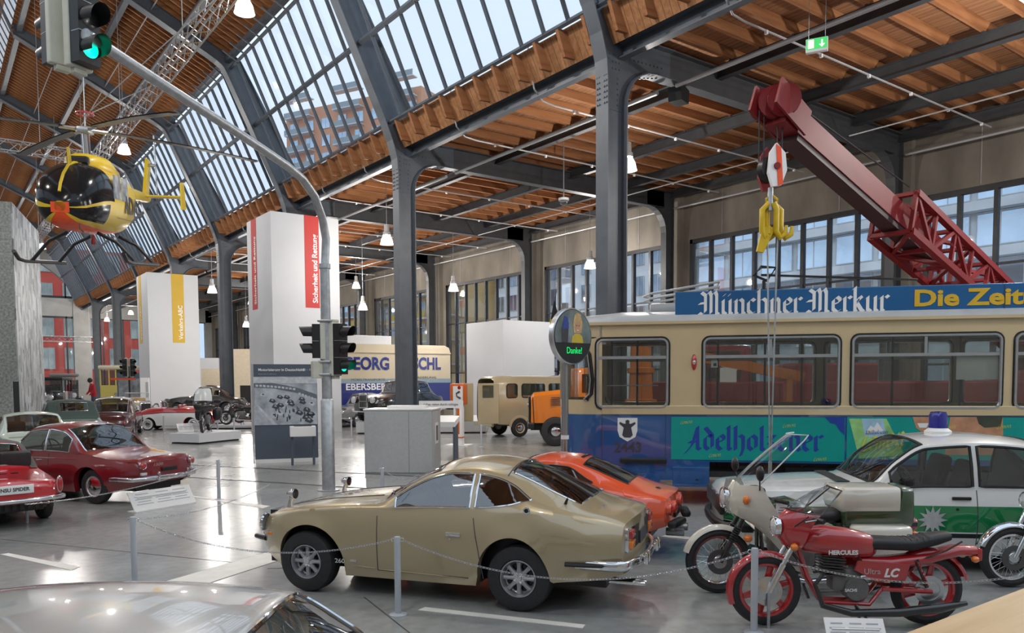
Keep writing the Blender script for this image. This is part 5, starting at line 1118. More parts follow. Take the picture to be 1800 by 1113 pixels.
# ================================================================== motorcycles
def ring(r, n=28, c=(0, 0, 0)): return [(c[0] + r * math.cos(a), c[1], c[2] + r * math.sin(a)) for a in np.linspace(0, 2 * PI, n + 1)[:-1]]
def moto_wheel(root, x, r, tw=.05, style='spoke', rimm=CHROME, z=None, nm='front_wheel', disc=True):
    z = r if z is None else z; t = empty(nm, (x, 0, z)); t.parent = root
    B = mb(); B.lathe([(r - .085, -tw * .7), (r - .05, -tw * 1.0), (r - .015, -tw * .75), (r, 0), (r - .015, tw * .75), (r - .05, tw * 1.0), (r - .085, tw * .7)], 40, 'Y', closed=True); B.build('tyre', RUBBER, t, True)
    B = mb(); B.lathe([(r - .078, -tw * .75), (r - .078, tw * .75), (r - .1, tw * .7), (r - .112, tw * .3), (r - .112, -tw * .3), (r - .1, -tw * .7)], 40, 'Y', closed=True); B.build('rim', rimm, t, True)
    hubm = ALU
    B = mb(); B.lathe([(.001, -.075), (.05, -.075), (.075, -.05), (.085, 0), (.075, .05), (.05, .075), (.001, .075)] if style != 'cast' else [(.001, -.07), (.06, -.07), (.09, -.04), (.09, .04), (.1, .05), (.1, .06), (.05, .075), (.001, .08)], 24, 'Y'); B.build('hub', hubm, t, True)
    if style == 'spoke':
        B = mb()
        for k in range(32): a = 2 * PI * k / 32; b = a + (.5 if k % 2 else -.5); B.tube([(.06 * math.cos(b), .05 * (1 if k % 4 < 2 else -1), .06 * math.sin(b)), ((r - .1) * math.cos(a), 0, (r - .1) * math.sin(a))], .0028, 4)
        B.build('spokes', ALU, t)['kind'] = 'stuff'
        if disc: mb().lathe([(.07, .07), (.13, .07), (.13, .076), (.07, .076)], 28, 'Y', closed=True).build('brake_disc', mat('dark_disc', (.12, .12, .12), .4, .7), t)
    else:
        for k in range(6):
            a = 2 * PI * k / 6 + .3; B = mb(); B.M = Matrix.Rotation(a, 4, 'Y')
            for s in (-.02, .02): B.tube([(.07, 0, s * 1.2), (r - .1, 0, s * .8)], .011, 6)
            B.box(((r - .02) / 2, 0, 0), (r - .2, .012, .03)); B.build('spoke', rimm, t, True)
        if disc: mb().lathe([(.09, .06), (.13, .06), (.13, .066), (.09, .066)], 28, 'Y', closed=True).build('brake_disc', ALU, t)
    return t
def fender(root, x, z, r, a0, a1, w, m, nm='fender'):
    rows = []
    for a in np.linspace(math.radians(a0), math.radians(a1), 18):
        rows.append([(x + (r + d) * math.cos(a), y, z + (r + d) * math.sin(a)) for y, d in ((-w, -.035), (-w * .8, .0), (0, .012), (w * .8, 0), (w, -.035))])
    return mb().grid(rows).build(nm, m, root, True, 60)
def shell(root, secs, m, nm, n=14, p=2.6, ang=60):
    """loft of superellipse sections: (x, zc, half width, half height)"""
    rows = []
    for (x, zc, w, h) in secs:
        r = []
        for a in np.linspace(0, 2 * PI, n + 1)[:-1]:
            c, s = math.cos(a), math.sin(a); r.append((x, w * math.copysign(abs(c) ** (2 / p), c), zc + h * math.copysign(abs(s) ** (2 / p), s)))
        rows.append(r)
    B = mb(); B.grid(rows, close_u=True); k = len(B.v); B.f.append(tuple(range(n))); B.f.append(tuple(range(k - n, k))); return B.build(nm, m, root, True, ang)
MRED = paint('moped_red_paint', (.42, .012, .016)); MWHT = paint('cream_white_fairing', (.68, .65, .56)); MGRN = paint('olive_green_paint', (.03, .06, .022)); SEATV = mat('black_seat_vinyl', (.018, .018, .02), .45, 0, .15, 20); ENG = mat('cast_engine_grey', (.2, .2, .2), .5, .7, .15, 15); FBLK = mat('black_frame_enamel', (.012, .012, .012), .25, 0, .1, 9, coat=.6)
# ---- red moped
RH = -RGT; rf0 = gnd(1352, 1106) + FWD * .12; rc = rf0 - RH * .71
R = empty('light_motorcycle', (rc.x, rc.y, 0), yaw_of(RH), 'red light motorcycle with small red fairing and red cast wheels', 'motorcycle'); WR = .318
moto_wheel(R, .71, WR, .045, 'cast', MRED, nm='front_wheel'); moto_wheel(R, -.71, WR, .05, 'cast', MRED, nm='rear_wheel')
fender(R, .71, WR, .335, -22, 118, .05, MRED, 'front_fender'); fender(R, -.71, WR, .36, 25, 165, .06, MRED, 'rear_fender')
for s in (1, -1):
    f = mb().cyl((.71, s * .075, WR), (.46, s * .075, .78), .022, 12).build('fork_leg', ALU, R, True); mb().cyl((.71 - .0, s * .075, WR - .02), (.58, s * .075, .56), .03, 12).build('fork_slider', CHROME, f, True)
    mb().cyl((-.66, s * .11, .36), (-.56, s * .12, .60), .018, 10).build('rear_shock', FBLK, R, True)
    B = mb(); B.tube([(-.655 + .09 * t + .0, s * .115 + .03 * math.cos(t * 40), .38 + .2 * t + .03 * math.sin(t * 40) * .4) for t in np.linspace(0, 1, 60)], .007, 5); B.build('shock_spring', MRED, R, True)
    mb().tube([(.44, s * .02, .72), (.36, s * .05, .45), (.22, s * .06, .22), (-.18, s * .07, .2), (-.3, s * .08, .36)], .02, 8).build('frame_tube', MRED, R, True)
    mb().tube([(-.28, s * .09, .34), (-.71, s * .1, WR)], .022, 8).build('swing_arm', MRED, R, True); mb().tube([(.40, s * .3, 1.0), (.42, s * .2, .96), (.44, 0, .92)], .012, 8).build('handlebar', FBLK, R, True)
    mb().cyl((.40, s * .3, 1.0), (.36, s * .4, .99), .02, 10).build('hand_grip', BLACK, R, True); 
    B = mb(); B.ball((.50, s * .12, .72), .035, 10, 8, (1, 1.2, 1)); B.build('turn_signal', AMBER, R, True)
    mb().tube([(-.64, s * .12, .62), (-.8, s * .13, .68), (-.95, s * .12, .76)], .009, 6).build('grab_handle', FBLK, R, True); B = mb(); B.ball((-1.08, s * .1, .6), .04, 10, 8, (.8, 1, .7)); B.build('turn_signal', AMBER, R, True)
shell(R, [(.44, .74, .03, .04), (.38, .76, .1, .1), (.22, .76, .14, .13), (.0, .735, .135, .13), (-.18, .71, .11, .11), (-.24, .70, .06, .07)], MRED, 'fuel_tank')
shell(R, [(-.16, .72, .1, .05), (-.22, .735, .115, .06), (-.55, .72, .115, .058), (-.76, .765, .11, .055), (-.88, .79, .09, .04)], SEATV, 'seat')
for k in range(9): mb().tube([(-.28 - .05 * k, y, .725 + .062 * (1 - (abs(y) / .12) ** 4) + (.03 * max(0, k - 5) / 3)) for y in (-.112, -.08, 0, .08, .112)], .004, 4).build('seat_seam', BLACK, R)
shell(R, [(-.1, .585, .1, .03), (-.35, .56, .125, .06), (-.7, .60, .11, .05), (-.95, .66, .1, .05), (-1.12, .66, .07, .04)], MRED, 'tail_fairing')
for s in (1, -1):
    pnl = mb().prism([(-.05, .60), (-.5, .57), (-.46, .43), (-.2, .42), (-.02, .52)], .02 * s, 'XZ', s * .115).build('side_panel', MRED, R)
    text('LC', .1, WHITEP, pnl, 'panel_lettering', (-.33, s * .138, .49), (PI / 2, 0, PI if s > 0 else 0), bold=.004, shear=.3); text('Ultra', .07, mat('grey_print', (.5, .4, .4), .5), pnl, 'panel_lettering', (-.17, s * .138, .505), (PI / 2, 0, PI if s > 0 else 0))
    text('HERCULES', .052, WHITEP, R, 'tank_lettering', (.08, s * .128, .67), (PI / 2, 0, PI if s > 0 else 0), bold=.002, sx=1.05)
mb().box((-1.14, 0, .63), (.05, .14, .11), bev=.015).build('tail_lamp', REDLENS, R, True)
# fairing with a clear screen
def fairing(root, secs, m, nm):
    rows = []
    for (x0, z, w, back) in secs: rows.append([(x0 - back * (abs(t) ** 1.7), w * t, z - .03 * abs(t)) for t in np.linspace(-1, 1, 13)])
    return mb().grid(rows).build(nm, m, root, True, 70)
fairing(R, [(.56, .72, .1, .12), (.62, .80, .16, .2), (.63, .90, .18, .24), (.60, .98, .19, .25), (.54, 1.04, .19, .24)], MRED, 'headlamp_fairing'); scr = fairing(R, [(.54, 1.04, .19, .24), (.44, 1.12, .185, .22), (.30, 1.2, .16, .16), (.18, 1.24, .12, .08)], CLEAR, 'windscreen')
scr2 = [(.54 - .24 * abs(t) ** 1.7, .19 * t, 1.04 - .03 * abs(t)) for t in np.linspace(-1, 1, 13)] + [(.18 - .08 * abs(t) ** 1.7, .12 * t, 1.24 - .03 * abs(t)) for t in np.linspace(1, -1, 9)]; mb().tube(scr2, .007, 5, closed=True).build('screen_edge', FBLK, scr)
round_lamp(R, (.64, 0, .88), (1, 0, .02), .085, LENS, CHROME); B = mb(); B.box((.02, 0, .42), (.26, .16, .2), bev=.03); en = B.build('engine', ENG, R, True)
B = mb()
for k in range(7): B.box((.14 + .0 * k, 0, .46 + .025 * k), (.2, .2, .012), ry=-.1)
B.build('cylinder_fins', FBLK, en); mb().lathe([(.001, .1), (.1, .1), (.11, .085), (.11, -.085), (.1, -.1), (.001, -.1)], 24, 'Y', (-.06, 0, .34)).build('crankcase', ENG, en, True); text('SACHS', .035, WHITEP, en, 'case_lettering', (.0, .112, .335), (PI / 2, 0, PI), bold=.001)
mb().tube([(.2, .06, .5), (.3, .08, .38), (.24, .1, .2), (0, .13, .14), (-.4, .15, .15), (-.75, .16, .19), (-.98, .16, .23)], [.018, .02, .028, .032, .04, .045, .02], 10).build('exhaust', FBLK, R, True)
mb().tube([(-.05, .1, .2), (-.12, .16, .1), (-.15, .2, .004)], .012, 8).build('side_stand', FBLK, R, True); mb().tube([(-.12, -.1, .2), (-.2, -.16, .004)], .014, 8).build('centre_stand', FBLK, R, True)
B = mb()
for s in (1, -1): B.tube([(.41, s * .2, 1.0), (.5, s * .12, .9), (.52, s * .05, .7), (.4, s * .05, .55)], .006, 5)
B.build('control_cables', BLACK, R); mb().cyl((.36, .34, 1.0), (.5, .36, .98), .006, 6).build('brake_lever', ALU, R)
st_ = mb().tube([(.71, .10, WR), (.71, .1, .0)], .014, 8).build('front_prop_stand', GALV, R)
# ---- olive and white police motorcycle
PH = Vector((-.80, .6, 0)).normalized(); pf0 = gnd(1262, 1042); pcn = pf0 - PH * .74
Q = empty('police_motorcycle', (pcn.x, pcn.y, 0), yaw_of(PH), 'police motorcycle with cream fairing, tall windscreen and olive green tank', 'motorcycle'); WP = .335
moto_wheel(Q, .74, WP, .052, 'spoke', CHROME, nm='front_wheel'); moto_wheel(Q, -.74, WP, .058, 'spoke', CHROME, nm='rear_wheel')
fender(Q, .74, WP, .36, 15, 150, .06, MWHT, 'front_fender'); fender(Q, -.74, WP, .38, 20, 170, .08, MWHT, 'rear_fender')
for s in (1, -1):
    mb().cyl((.74, s * .09, WP), (.48, s * .09, .86), .025, 12).build('fork_leg', FBLK, Q, True); B = mb()
    for k in range(8): t = .48 + .05 * k; B.lathe([(.032, 0), (.042, .012), (.032, .024)], 14, 'Z'); 
    G_ = mb(); a, b = Vector((.74, s * .09, WP)), Vector((.48, s * .09, .86))
    G_.tube([a + (b - a) * (.4 + .04 * k / 2) for k in range(15)], [.042 if k % 2 else .032 for k in range(15)], 12); G_.build('fork_gaiter', BLACK, Q, True)
    mb().tube([(.46, s * .05, .84), (.38, s * .18, 1.02), (.26, s * .38, 1.0)], .014, 8).build('handlebar', FBLK, Q, True); mb().cyl((.28, s * .34, 1.0), (.2, s * .46, .99), .021, 10).build('hand_grip', BLACK, Q, True)
    mb().tube([(.34, s * .05, .72), (.32, s * .1, .4), (.1, s * .13, .24), (-.35, s * .13, .26), (-.74, s * .13, WP)], .022, 8).build('frame_tube', FBLK, Q, True); mb().cyl((-.7, s * .15, .38), (-.5, s * .15, .74), .03, 10).build('rear_shock', FBLK, Q, True)
    B = mb(); B.box((.02, s * .28, .46), (.22, .26, .2), bev=.03); cy = B.build('cylinder_head', ENG, Q, True)
    for k in range(5): mb().box((.02, s * (.17 + .035 * k), .46), (.24, .01, .23)).build('cooling_fin', ALU, cy)
    mb().tube([(.1, s * .3, .42), (.2, s * .24, .24), (-.1, s * .2, .16), (-.6, s * .2, .2), (-1.0, s * .2, .24)], [.02, .022, .03, .042, .034], 10).build('exhaust', CHROME, Q, True)
    rows = [[(x, s * y, z) for x, y, z in r] for r in ([(.60, .10, 1.16), (.60, .26, 1.14), (.42, .36, 1.14)], [(.67, .11, .98), (.63, .3, .97), (.34, .42, .98)], [(.64, .12, .84), (.57, .3, .82), (.24, .42, .82)], [(.46, .2, .74), (.38, .33, .73), (.2, .41, .71)], [(.3, .26, .6), (.23, .34, .59), (.1, .4, .57)], [(.17, .27, .45), (.1, .34, .44), (-.02, .39, .42)], [(.08, .27, .3), (.02, .33, .29), (-.09, .37, .28)])]
    mb().grid(rows).build('leg_shield', MWHT, Q, True, 70); B = mb(); B.ball((.56, s * .33, 1.0), .045, 12, 8, (.8, .8, 1)); B.build('turn_signal', AMBER, Q, True)
    mb().tube([(.44, s * .36, 1.1), (.46, s * .42, 1.2)], .008, 6).build('mirror_arm', FBLK, Q); B = mb(); B.ball((.46, s * .43, 1.27), .075, 14, 8, (.5, .8, 1)); B.build('mirror', BLACK, Q, True)
    B = mb(); B.ball((.5, s * .2, .6), .05, 12, 8, (.9, .9, .8)); B.build('turn_signal', AMBER, Q, True)
    shell(Q, [(-.46, .52, .03, .13), (-.5, .52, .12, .15), (-1.0, .52, .12, .15), (-1.05, .52, .03, .12)], MWHT, 'side_pannier', p=5).location = (0, s * .32, .08)
    B = mb(); B.ball((-1.16, s * .16, .62), .04, 10, 8, (1, 1, 1)); B.build('turn_signal', AMBER, Q, True)
fairing(Q, [(.62, .82, .12, .02), (.68, .9, .12, .02), (.66, 1.05, .12, .02), (.60, 1.16, .12, .02)], MWHT, 'fairing_nose'); round_lamp(Q, (.7, 0, .98), (1, 0, .02), .1, LENS, CHROME)
rows = [];
for x0, z, w in ((.58, 1.14, .33), (.44, 1.28, .33), (.28, 1.43, .3), (.12, 1.57, .25), (.06, 1.62, .2)): rows.append([(x0 - .14 * abs(t) ** 2, w * t, z) for t in np.linspace(-1, 1, 11)])
ws_ = mb().grid(rows).build('windscreen', CLEAR, Q, True, 70); ed = [r[0] for r in rows] + rows[-1][1:-1] + [r[-1] for r in rows[::-1]]; mb().tube(ed, .007, 5).build('screen_edge', mat('pale_screen_edge', (.6, .66, .68), .3), ws_)
shell(Q, [(.36, .82, .05, .05), (.28, .84, .13, .12), (.06, .84, .17, .15), (-.14, .8, .13, .12), (-.2, .77, .07, .07)], MGRN, 'fuel_tank'); tx = text('BMW', .06, WHITEP, Q, 'tank_lettering', (.08, .175, .8), (PI / 2, 0, PI), bold=.002)
shell(Q, [(-.16, .76, .11, .05), (-.2, .79, .15, .075), (-.42, .80, .15, .07), (-.55, .82, .13, .05)], SEATV, 'seat'); mb().box((-.8, 0, .72), (.8, .3, .04)).build('luggage_rack', FBLK, Q)
bx = shell(Q, [(-.44, .82, .22, .1), (-.46, .82, .25, .12), (-.98, .82, .25, .12), (-1.0, .9, .25, .2), (-1.1, .9, .25, .2), (-1.12, .9, .23, .18)], MGRN, 'radio_box', p=7); shell(Q, [(-.4, .98, .22, .07), (-.43, .98, .262, .125), (-.97, .98, .262, .125), (-.98, .98, .24, .1)], MWHT, 'box_lid', p=8)
mb().tube([(-.6, .1, .66), (-1.0, .1, .66), (-1.14, 0, .68)], .014, 8).build('lamp_bracket', FBLK, Q, True); B = mb(); B.M = Matrix.Translation((-1.2, 0, .70)); B.lathe([(.001, .06), (.065, .05), (.07, -.02), (.06, -.05), (.001, -.055)], 20, 'X'); B.build('tail_lamp', REDLENS, Q, True)
B = mb(); B.box((.02, 0, .42), (.4, .24, .32), bev=.05); B.build('engine', ENG, Q, True); mb().tube([(-.05, .12, .2), (-.1, .22, .004)], .014, 8).build('side_stand', FBLK, Q); mb().tube([(-.05, -.12, .2), (-.12, -.22, .004)], .014, 8).build('centre_stand', FBLK, Q); B = mb(); B.box((.36, 0, 1.04), (.12, .26, .1), bev=.03); B.build('instrument_cluster', BLACK, Q, True)
nt = mb().box((.2, .36, .86), (.17, .006, .21), ry=-.06).build('paper_notice', WHITEP, Q)
for k in range(6): mb().box((.2, .364, .93 - .025 * k), (.12 if k else .09, .002, .006)).build('notice_line', INK, nt)
# ---- further motorcycles
def simple_moto(name, label, loc, heading, col, R_=.32, group=None, screen=False, tankm=None):
    t = empty(name, loc, yaw_of(heading), label, 'motorcycle', group); moto_wheel(t, .7, R_, .05, 'spoke', CHROME, nm='front_wheel'); moto_wheel(t, -.7, R_, .055, 'spoke', CHROME, nm='rear_wheel'); fender(t, .7, R_, .35, 20, 160, .055, col, 'front_fender'); fender(t, -.7, R_, .36, 10, 170, .07, col, 'rear_fender')
    for s in (1, -1):
        mb().cyl((.7, s * .08, R_), (.46, s * .08, .85), .025, 10).build('fork_leg', col, t, True); mb().tube([(.44, 0, .88), (.38, s * .2, .98), (.26, s * .36, .95)], .013, 8).build('handlebar', CHROME, t, True); mb().tube([(.4, s * .04, .75), (.28, s * .07, .3), (-.3, s * .09, .26), (-.7, s * .1, R_)], .02, 8).build('frame_tube', FBLK, t, True); mb().tube([(.05, s * .12, .45), (.15, s * .16, .25), (-.3, s * .17, .22), (-.9, s * .17, .26)], [.02, .024, .035, .03], 8).build('exhaust', CHROME, t, True)
    shell(t, [(.36, .8, .04, .05), (.26, .82, .12, .1), (.02, .81, .14, .12), (-.16, .77, .08, .07)], tankm or col, 'fuel_tank'); shell(t, [(-.1, .75, .1, .04), (-.2, .78, .14, .06), (-.6, .78, .13, .055), (-.78, .8, .09, .04)], SEATV, 'seat'); B = mb(); B.box((.0, 0, .45), (.34, .26, .34), bev=.05); B.build('engine', ENG, t, True); round_lamp(t, (.56, 0, .9), (1, 0, 0), .09); mb().tube([(0, .1, .2), (-.05, .2, .0)], .012, 6).build('side_stand', FBLK, t); mb().tube([(0, -.1, .2), (-.05, -.2, .0)], .012, 6).build('centre_stand', FBLK, t)
    B = mb(); B.box((-1.0, 0, .72), (.06, .1, .06), bev=.01); B.build('tail_lamp', REDLENS, t)
    return t
rm = gnd(1798, 1036); simple_moto('touring_motorcycle', 'motorcycle with chrome front fender and spoked wheel behind the red moped', rm + RGT * .62 + FWD * .1, -RGT, CHROME)
# ================================================================== plinths, stanchions, panels
def plinth(name, label, c, size, rz=0.0, m=WHITE, cat='plinth'):
    t = empty(name, (c[0], c[1], c[2] if len(c) > 2 else 0), rz, label, cat); B = mb(); B.box((0, 0, size[2] / 2 + .03), (size[0], size[1], size[2] - .06)); B.build('deck', m, t); mb().box((0, 0, .02), (size[0] - .12, size[1] - .12, .04)).build('recessed_base', BLACK, t); return t
pm_c = at(362, 760, 28.2); plinth('display_plinth', 'low white plinth carrying the black touring motorcycle', (pm_c.x, pm_c.y), (2.1, 1.35, .36), .55)
tm = simple_moto('rider_motorcycle', 'black touring motorcycle with a pale windscreen standing on the white plinth', (pm_c.x, pm_c.y, .361), (FWD * -1 + RGT * .22).normalized(), FBLK, tankm=FBLK)
rows = [[(x0 - .12 * abs(t) ** 2, w * t, z) for t in np.linspace(-1, 1, 9)] for x0, z, w in ((.6, .75, .22), (.66, .9, .3), (.6, 1.06, .34), (.52, 1.14, .3))]; mb().grid(rows).build('fairing', FBLK, tm, True, 70)
rows = [[(x0 - .1 * abs(t) ** 2, w * t, z) for t in np.linspace(-1, 1, 9)] for x0, z, w in ((.54, 1.1, .3), (.46, 1.3, .29), (.36, 1.52, .24), (.33, 1.56, .18))]; mb().grid(rows).build('windscreen', mat('milky_screen', (.6, .64, .64), .25, 0, .05, 4), tm, True, 70)
for s in (1, -1): B = mb(); B.ball((.42, s * .48, 1.12), .11, 12, 8, (.5, 1.1, .7)); B.build('mirror', BLACK, tm, True); shell(tm, [(-.45, .62, .06, .18), (-.5, .62, .14, .24), (-.95, .62, .14, .24), (-1.0, .62, .06, .18)], BLACK, 'side_case').location = (0, s * .3, 0)
for k, (dx, dy) in enumerate(((-.75, -.25), (-.35, -.45))): pass
def info_board(name, label, c, rz, w=1.0, h=.34, tilt=.6, z=0.0, lines=5, leg=None):
    t = empty(name, (c[0], c[1], z), rz, label, 'sign'); d = h * math.sin(tilt) / 2; hh = h * math.cos(tilt)
    B = mb(); B.box((0, 0, hh / 2 + .012), (w, .014, h), rx=-tilt); bd = B.build('board', WHITEP, t); B = mb(); B.box((0, .05, hh * .4), (w * .8, .012, hh * .8), rx=.3); B.box((0, .0, .006), (w * .98, h * .66, .012)); B.build('foot', WHITEP, t)
    for k in range(lines):
        for sx in (-.3, .02, .3): u = h * (.34 - .13 * k); mb().box((sx * w, -.009 * math.cos(tilt) + u * math.sin(tilt), hh / 2 + .012 + u * math.cos(tilt) + .009 * math.sin(tilt)), (w * (.26 if (k + int(sx * 10)) % 3 else .2), .002, .012 * h / .34), rx=-tilt).build('text_line', mat('grey_text', (.4, .42, .45), .6), bd)
    return t
ga, gb = gnd(232, 902), gnd(340, 884); d_ = (gb - ga); info_board('info_board', 'tilted white text board on the floor before the dark red coupe', (ga + gb) / 2 + Vector((0, .06, 0)), math.atan2(d_.y, d_.x), d_.length, .36, .55)
ga = at(1500, 1110, 6.1); ga.z = 0; info_board('info_board', 'tilted white text board on the floor before the red moped', gnd(1505, 1146), math.atan2(RGT.y, RGT.x) - .1, .46, .3, .7, z=0.0)
pa = at(338, 745, 27.6); info_board('info_board', 'small tilted text board on the white motorcycle plinth', (pm_c - RGT * .62 - FWD * .28).to_tuple(), .1, .55, .36, .6, z=.362); info_board('info_board', 'second text board behind it on the white motorcycle plinth', (pm_c - RGT * .55 + FWD * .3).to_tuple(), -.2, .5, .34, .6, z=.362)
# stanchions and chains
SH = .735
st0 = None
def stanchion(p, label, grp='barrier posts'):
    global st0
    if st0 is None:
        t = empty('barrier_post'); mb().lathe([(.001, 0), (.085, 0), (.085, .008), (.06, .014), (.03, .02), (.001, .02)], 24).build('foot_plate', GREYPOST, t, True); mb().lathe([(.03, .01), (.03, SH - .01), (.026, SH), (.001, SH)], 20).build('post', GREYPOST, t, True, 50)
        for s in (1, -1): mb().tube([(s * .042, 0, SH - .035 + .014 * math.sin(a)) if False else (s * .044 + .016 * math.cos(a), 0, SH - .03 + .016 * math.sin(a)) for a in np.linspace(0, 2 * PI, 13)[:-1]], .004, 5, closed=True).build('chain_eye', ALU, t)
        st0 = t
    else: t = copy_tree(st0)
    t.location = (p.x, p.y, 0); t.rotation_euler = (0, 0, math.atan2(RGT.y, RGT.x)); tag(t, label, 'post', grp); return p
LK = mb(); LK.tube([(.011 * math.cos(a) * 1.0 + (.009 if math.cos(a) > 0 else -.009), .0085 * math.sin(a), 0) for a in np.linspace(0, 2 * PI, 11)[:-1]], .0026, 4, closed=True); LKv, LKf = LK.v, LK.f
def chain(a, b, sag, label, ha=SH - .035, hb=SH - .035):
    a = Vector((a.x, a.y, ha)); b = Vector((b.x, b.y, hb)); dd = (b - a); u = dd.normalized(); a = a + u * .06; b = b - u * .06; n = max(6, int((b - a).length * 1.03 / .03)); B = mb()
    for k in range(n):
        def P(t): q = a.lerp(b, t); q.z -= sag * 4 * t * (1 - t); return q
        t0 = (k + .5) / n; p = P(t0); dr = (P(min(1, t0 + .01)) - P(max(0, t0 - .01))).normalized(); M = Matrix.Translation(p) @ dr.to_track_quat('X', 'Z').to_matrix().to_4x4() @ Matrix.Rotation((PI / 2) * (k % 2) + .5, 4, 'X'); B.M = M; B.add(LKv, LKf)
    o = B.build('barrier_chain', ALU); tag(o, label, 'chain', None, 'stuff'); return o
S = {}
S['a'] = stanchion(gnd(237, 1028), 'short grey barrier post beside the white floor arrow'); S['b'] = stanchion(gnd(700, 1081), 'short grey barrier post in front of the gold coupe door'); pC = at(1327, 960, 6.62); S['c'] = stanchion(pC, 'short grey barrier post at the front wheel of the red moped'); S['d'] = stanchion(gnd(385, 878), 'short grey barrier post behind the dark red coupe tail')
pE = at(672, 826, 12.9); S['e'] = stanchion(pE, 'short grey barrier post beside the tall grey cabinet')
chain(S['a'], S['b'], .22, 'steel chain from the floor arrow post to the coupe door post'); chain(S['b'], S['c'], .3, 'steel chain from the coupe door post to the moped post'); chain(S['c'], at(1900, 1060, 6.1), .2, 'steel chain running past the red moped'); chain(S['a'], gnd(480, 935), .1, 'steel chain running back from the floor arrow post'); chain(S['d'], gnd(40, 952), .12, 'steel chain behind the dark red coupe and the red roadster', hb=.5); chain(S['e'], at(740, 838, 12.2), .1, 'steel chain running from the grey cabinet post')
for px_, py_ in ((288, 762), (383, 771), (412, 768)): p = gnd(px_, py_); stanchion(p, {288: 'short grey barrier post before the red and white roadster wheel', 383: 'short grey barrier post right behind the white motorcycle plinth', 412: 'short grey barrier post before the vintage motorcycles'}[px_])
for px_, py_ in ((846, 786), (618, 772)): stanchion(gnd(px_, py_), {846: 'short grey barrier post beside the ambulance van rear doors', 618: 'short grey barrier post in front of the long white podium'}[px_])
# podiums under the far cars
pod = at(712, 760, 34.9); plinth("car_podium", "long white podium under the black limousine", tuple((FWD * 34.6 - RGT * 3.75).xy), (5.3, 5.4, .5), math.atan2(RGT.y, RGT.x) + .02)
pod = at(362, 740, 41.3); plinth('car_podium', 'white podium under the black rounded saloon', (pod.x + .42, pod.y - .1), (4.9, 3.0, .4), math.atan2(RGT.y, RGT.x))
p1, p2 = at(88, 700, 36), at(114, 700, 41.6); c_ = (p1 + p2) / 2; plinth('car_podium', 'white podium under the vintage limousines', (c_.x + .25, c_.y + .9), (3.9, 11.0, .55), -.09)
for k, px_ in enumerate((424, 446)): p = at(px_, 720, 36.2 + 1.5 * k); simple_moto('vintage_motorcycle', ('black vintage motorcycle on the low stand beside the black rounded saloon', 'black vintage motorcycle next to the photo panel')[k], (p.x, p.y, .161), RGT if k else -RGT, FBLK)
p = at(444, 735, 36.95); plinth('motorcycle_stand', 'low cream stand under the two vintage motorcycles', (p.x, p.y), (3.0, 2.8, .16), math.atan2(RGT.y, RGT.x))
p = at(30, 757, 16.9); sc_ = simple_moto('motor_scooter', 'small red motor scooter between the roadster and the mint coupe', (p.x - .6, p.y, 0), Vector((.2, -.98, 0)), BRED, R_=.24)
# ---- tower wraps round two columns
def tower(name, label, c, h, hs, col, txt, ww):
    t = empty(name, (c[0], c[1], 0), 0, label, 'display tower'); mb().box((0, 0, h / 2), (2 * hs, 2 * hs, h)).build('cladding', WHITE, t); bm_ = col
    for face in (0, 1):
        o = Vector((0.25, -hs - .006, 0)) if face == 0 else Vector((-hs - .006, .6 - .0, 0)); rz = 0 if face == 0 else -PI / 2; hh = h * (.42 if txt != 'Verkehrs-ABC' else .48); B = mb(); B.M = Matrix.Translation((o.x, o.y, h - hh / 2)) @ Matrix.Rotation(rz, 4, 'Z'); B.box((0, 0, 0), (ww, .008, hh)); bn = B.build('colour_banner', bm_, t)
        tt = text(txt, ww * .5, WHITEP, bn, 'banner_lettering', (0, 0, 0), (0, 0, 0), 'LEFT', bold=.006, sx=.98); M = Matrix.Translation((o.x, o.y, h - hh + .2)) @ Matrix.Rotation(rz, 4, 'Z') @ Matrix.Translation((ww * .2, -.01, 0)) @ Matrix.Rotation(-PI / 2, 4, 'Y') @ Matrix.Rotation(PI / 2, 4, 'X'); tt.matrix_local = M
    return t
TRED = mat('banner_red', (.5, .035, .03), .6, 0, .04, 2); TYEL = mat('banner_yellow', (.6, .38, .03), .6, 0, .04, 2)
tower('display_tower', 'tall white column tower with a red banner', (12.68, 32.6), 8.95, 1.45, TRED, 'Sicherheit und Rettung', .62); tower('display_tower', 'tall white column tower with a yellow banner', (12.4, 53.1), 8.8, 1.48, TYEL, 'Verkehrs-ABC', .72)
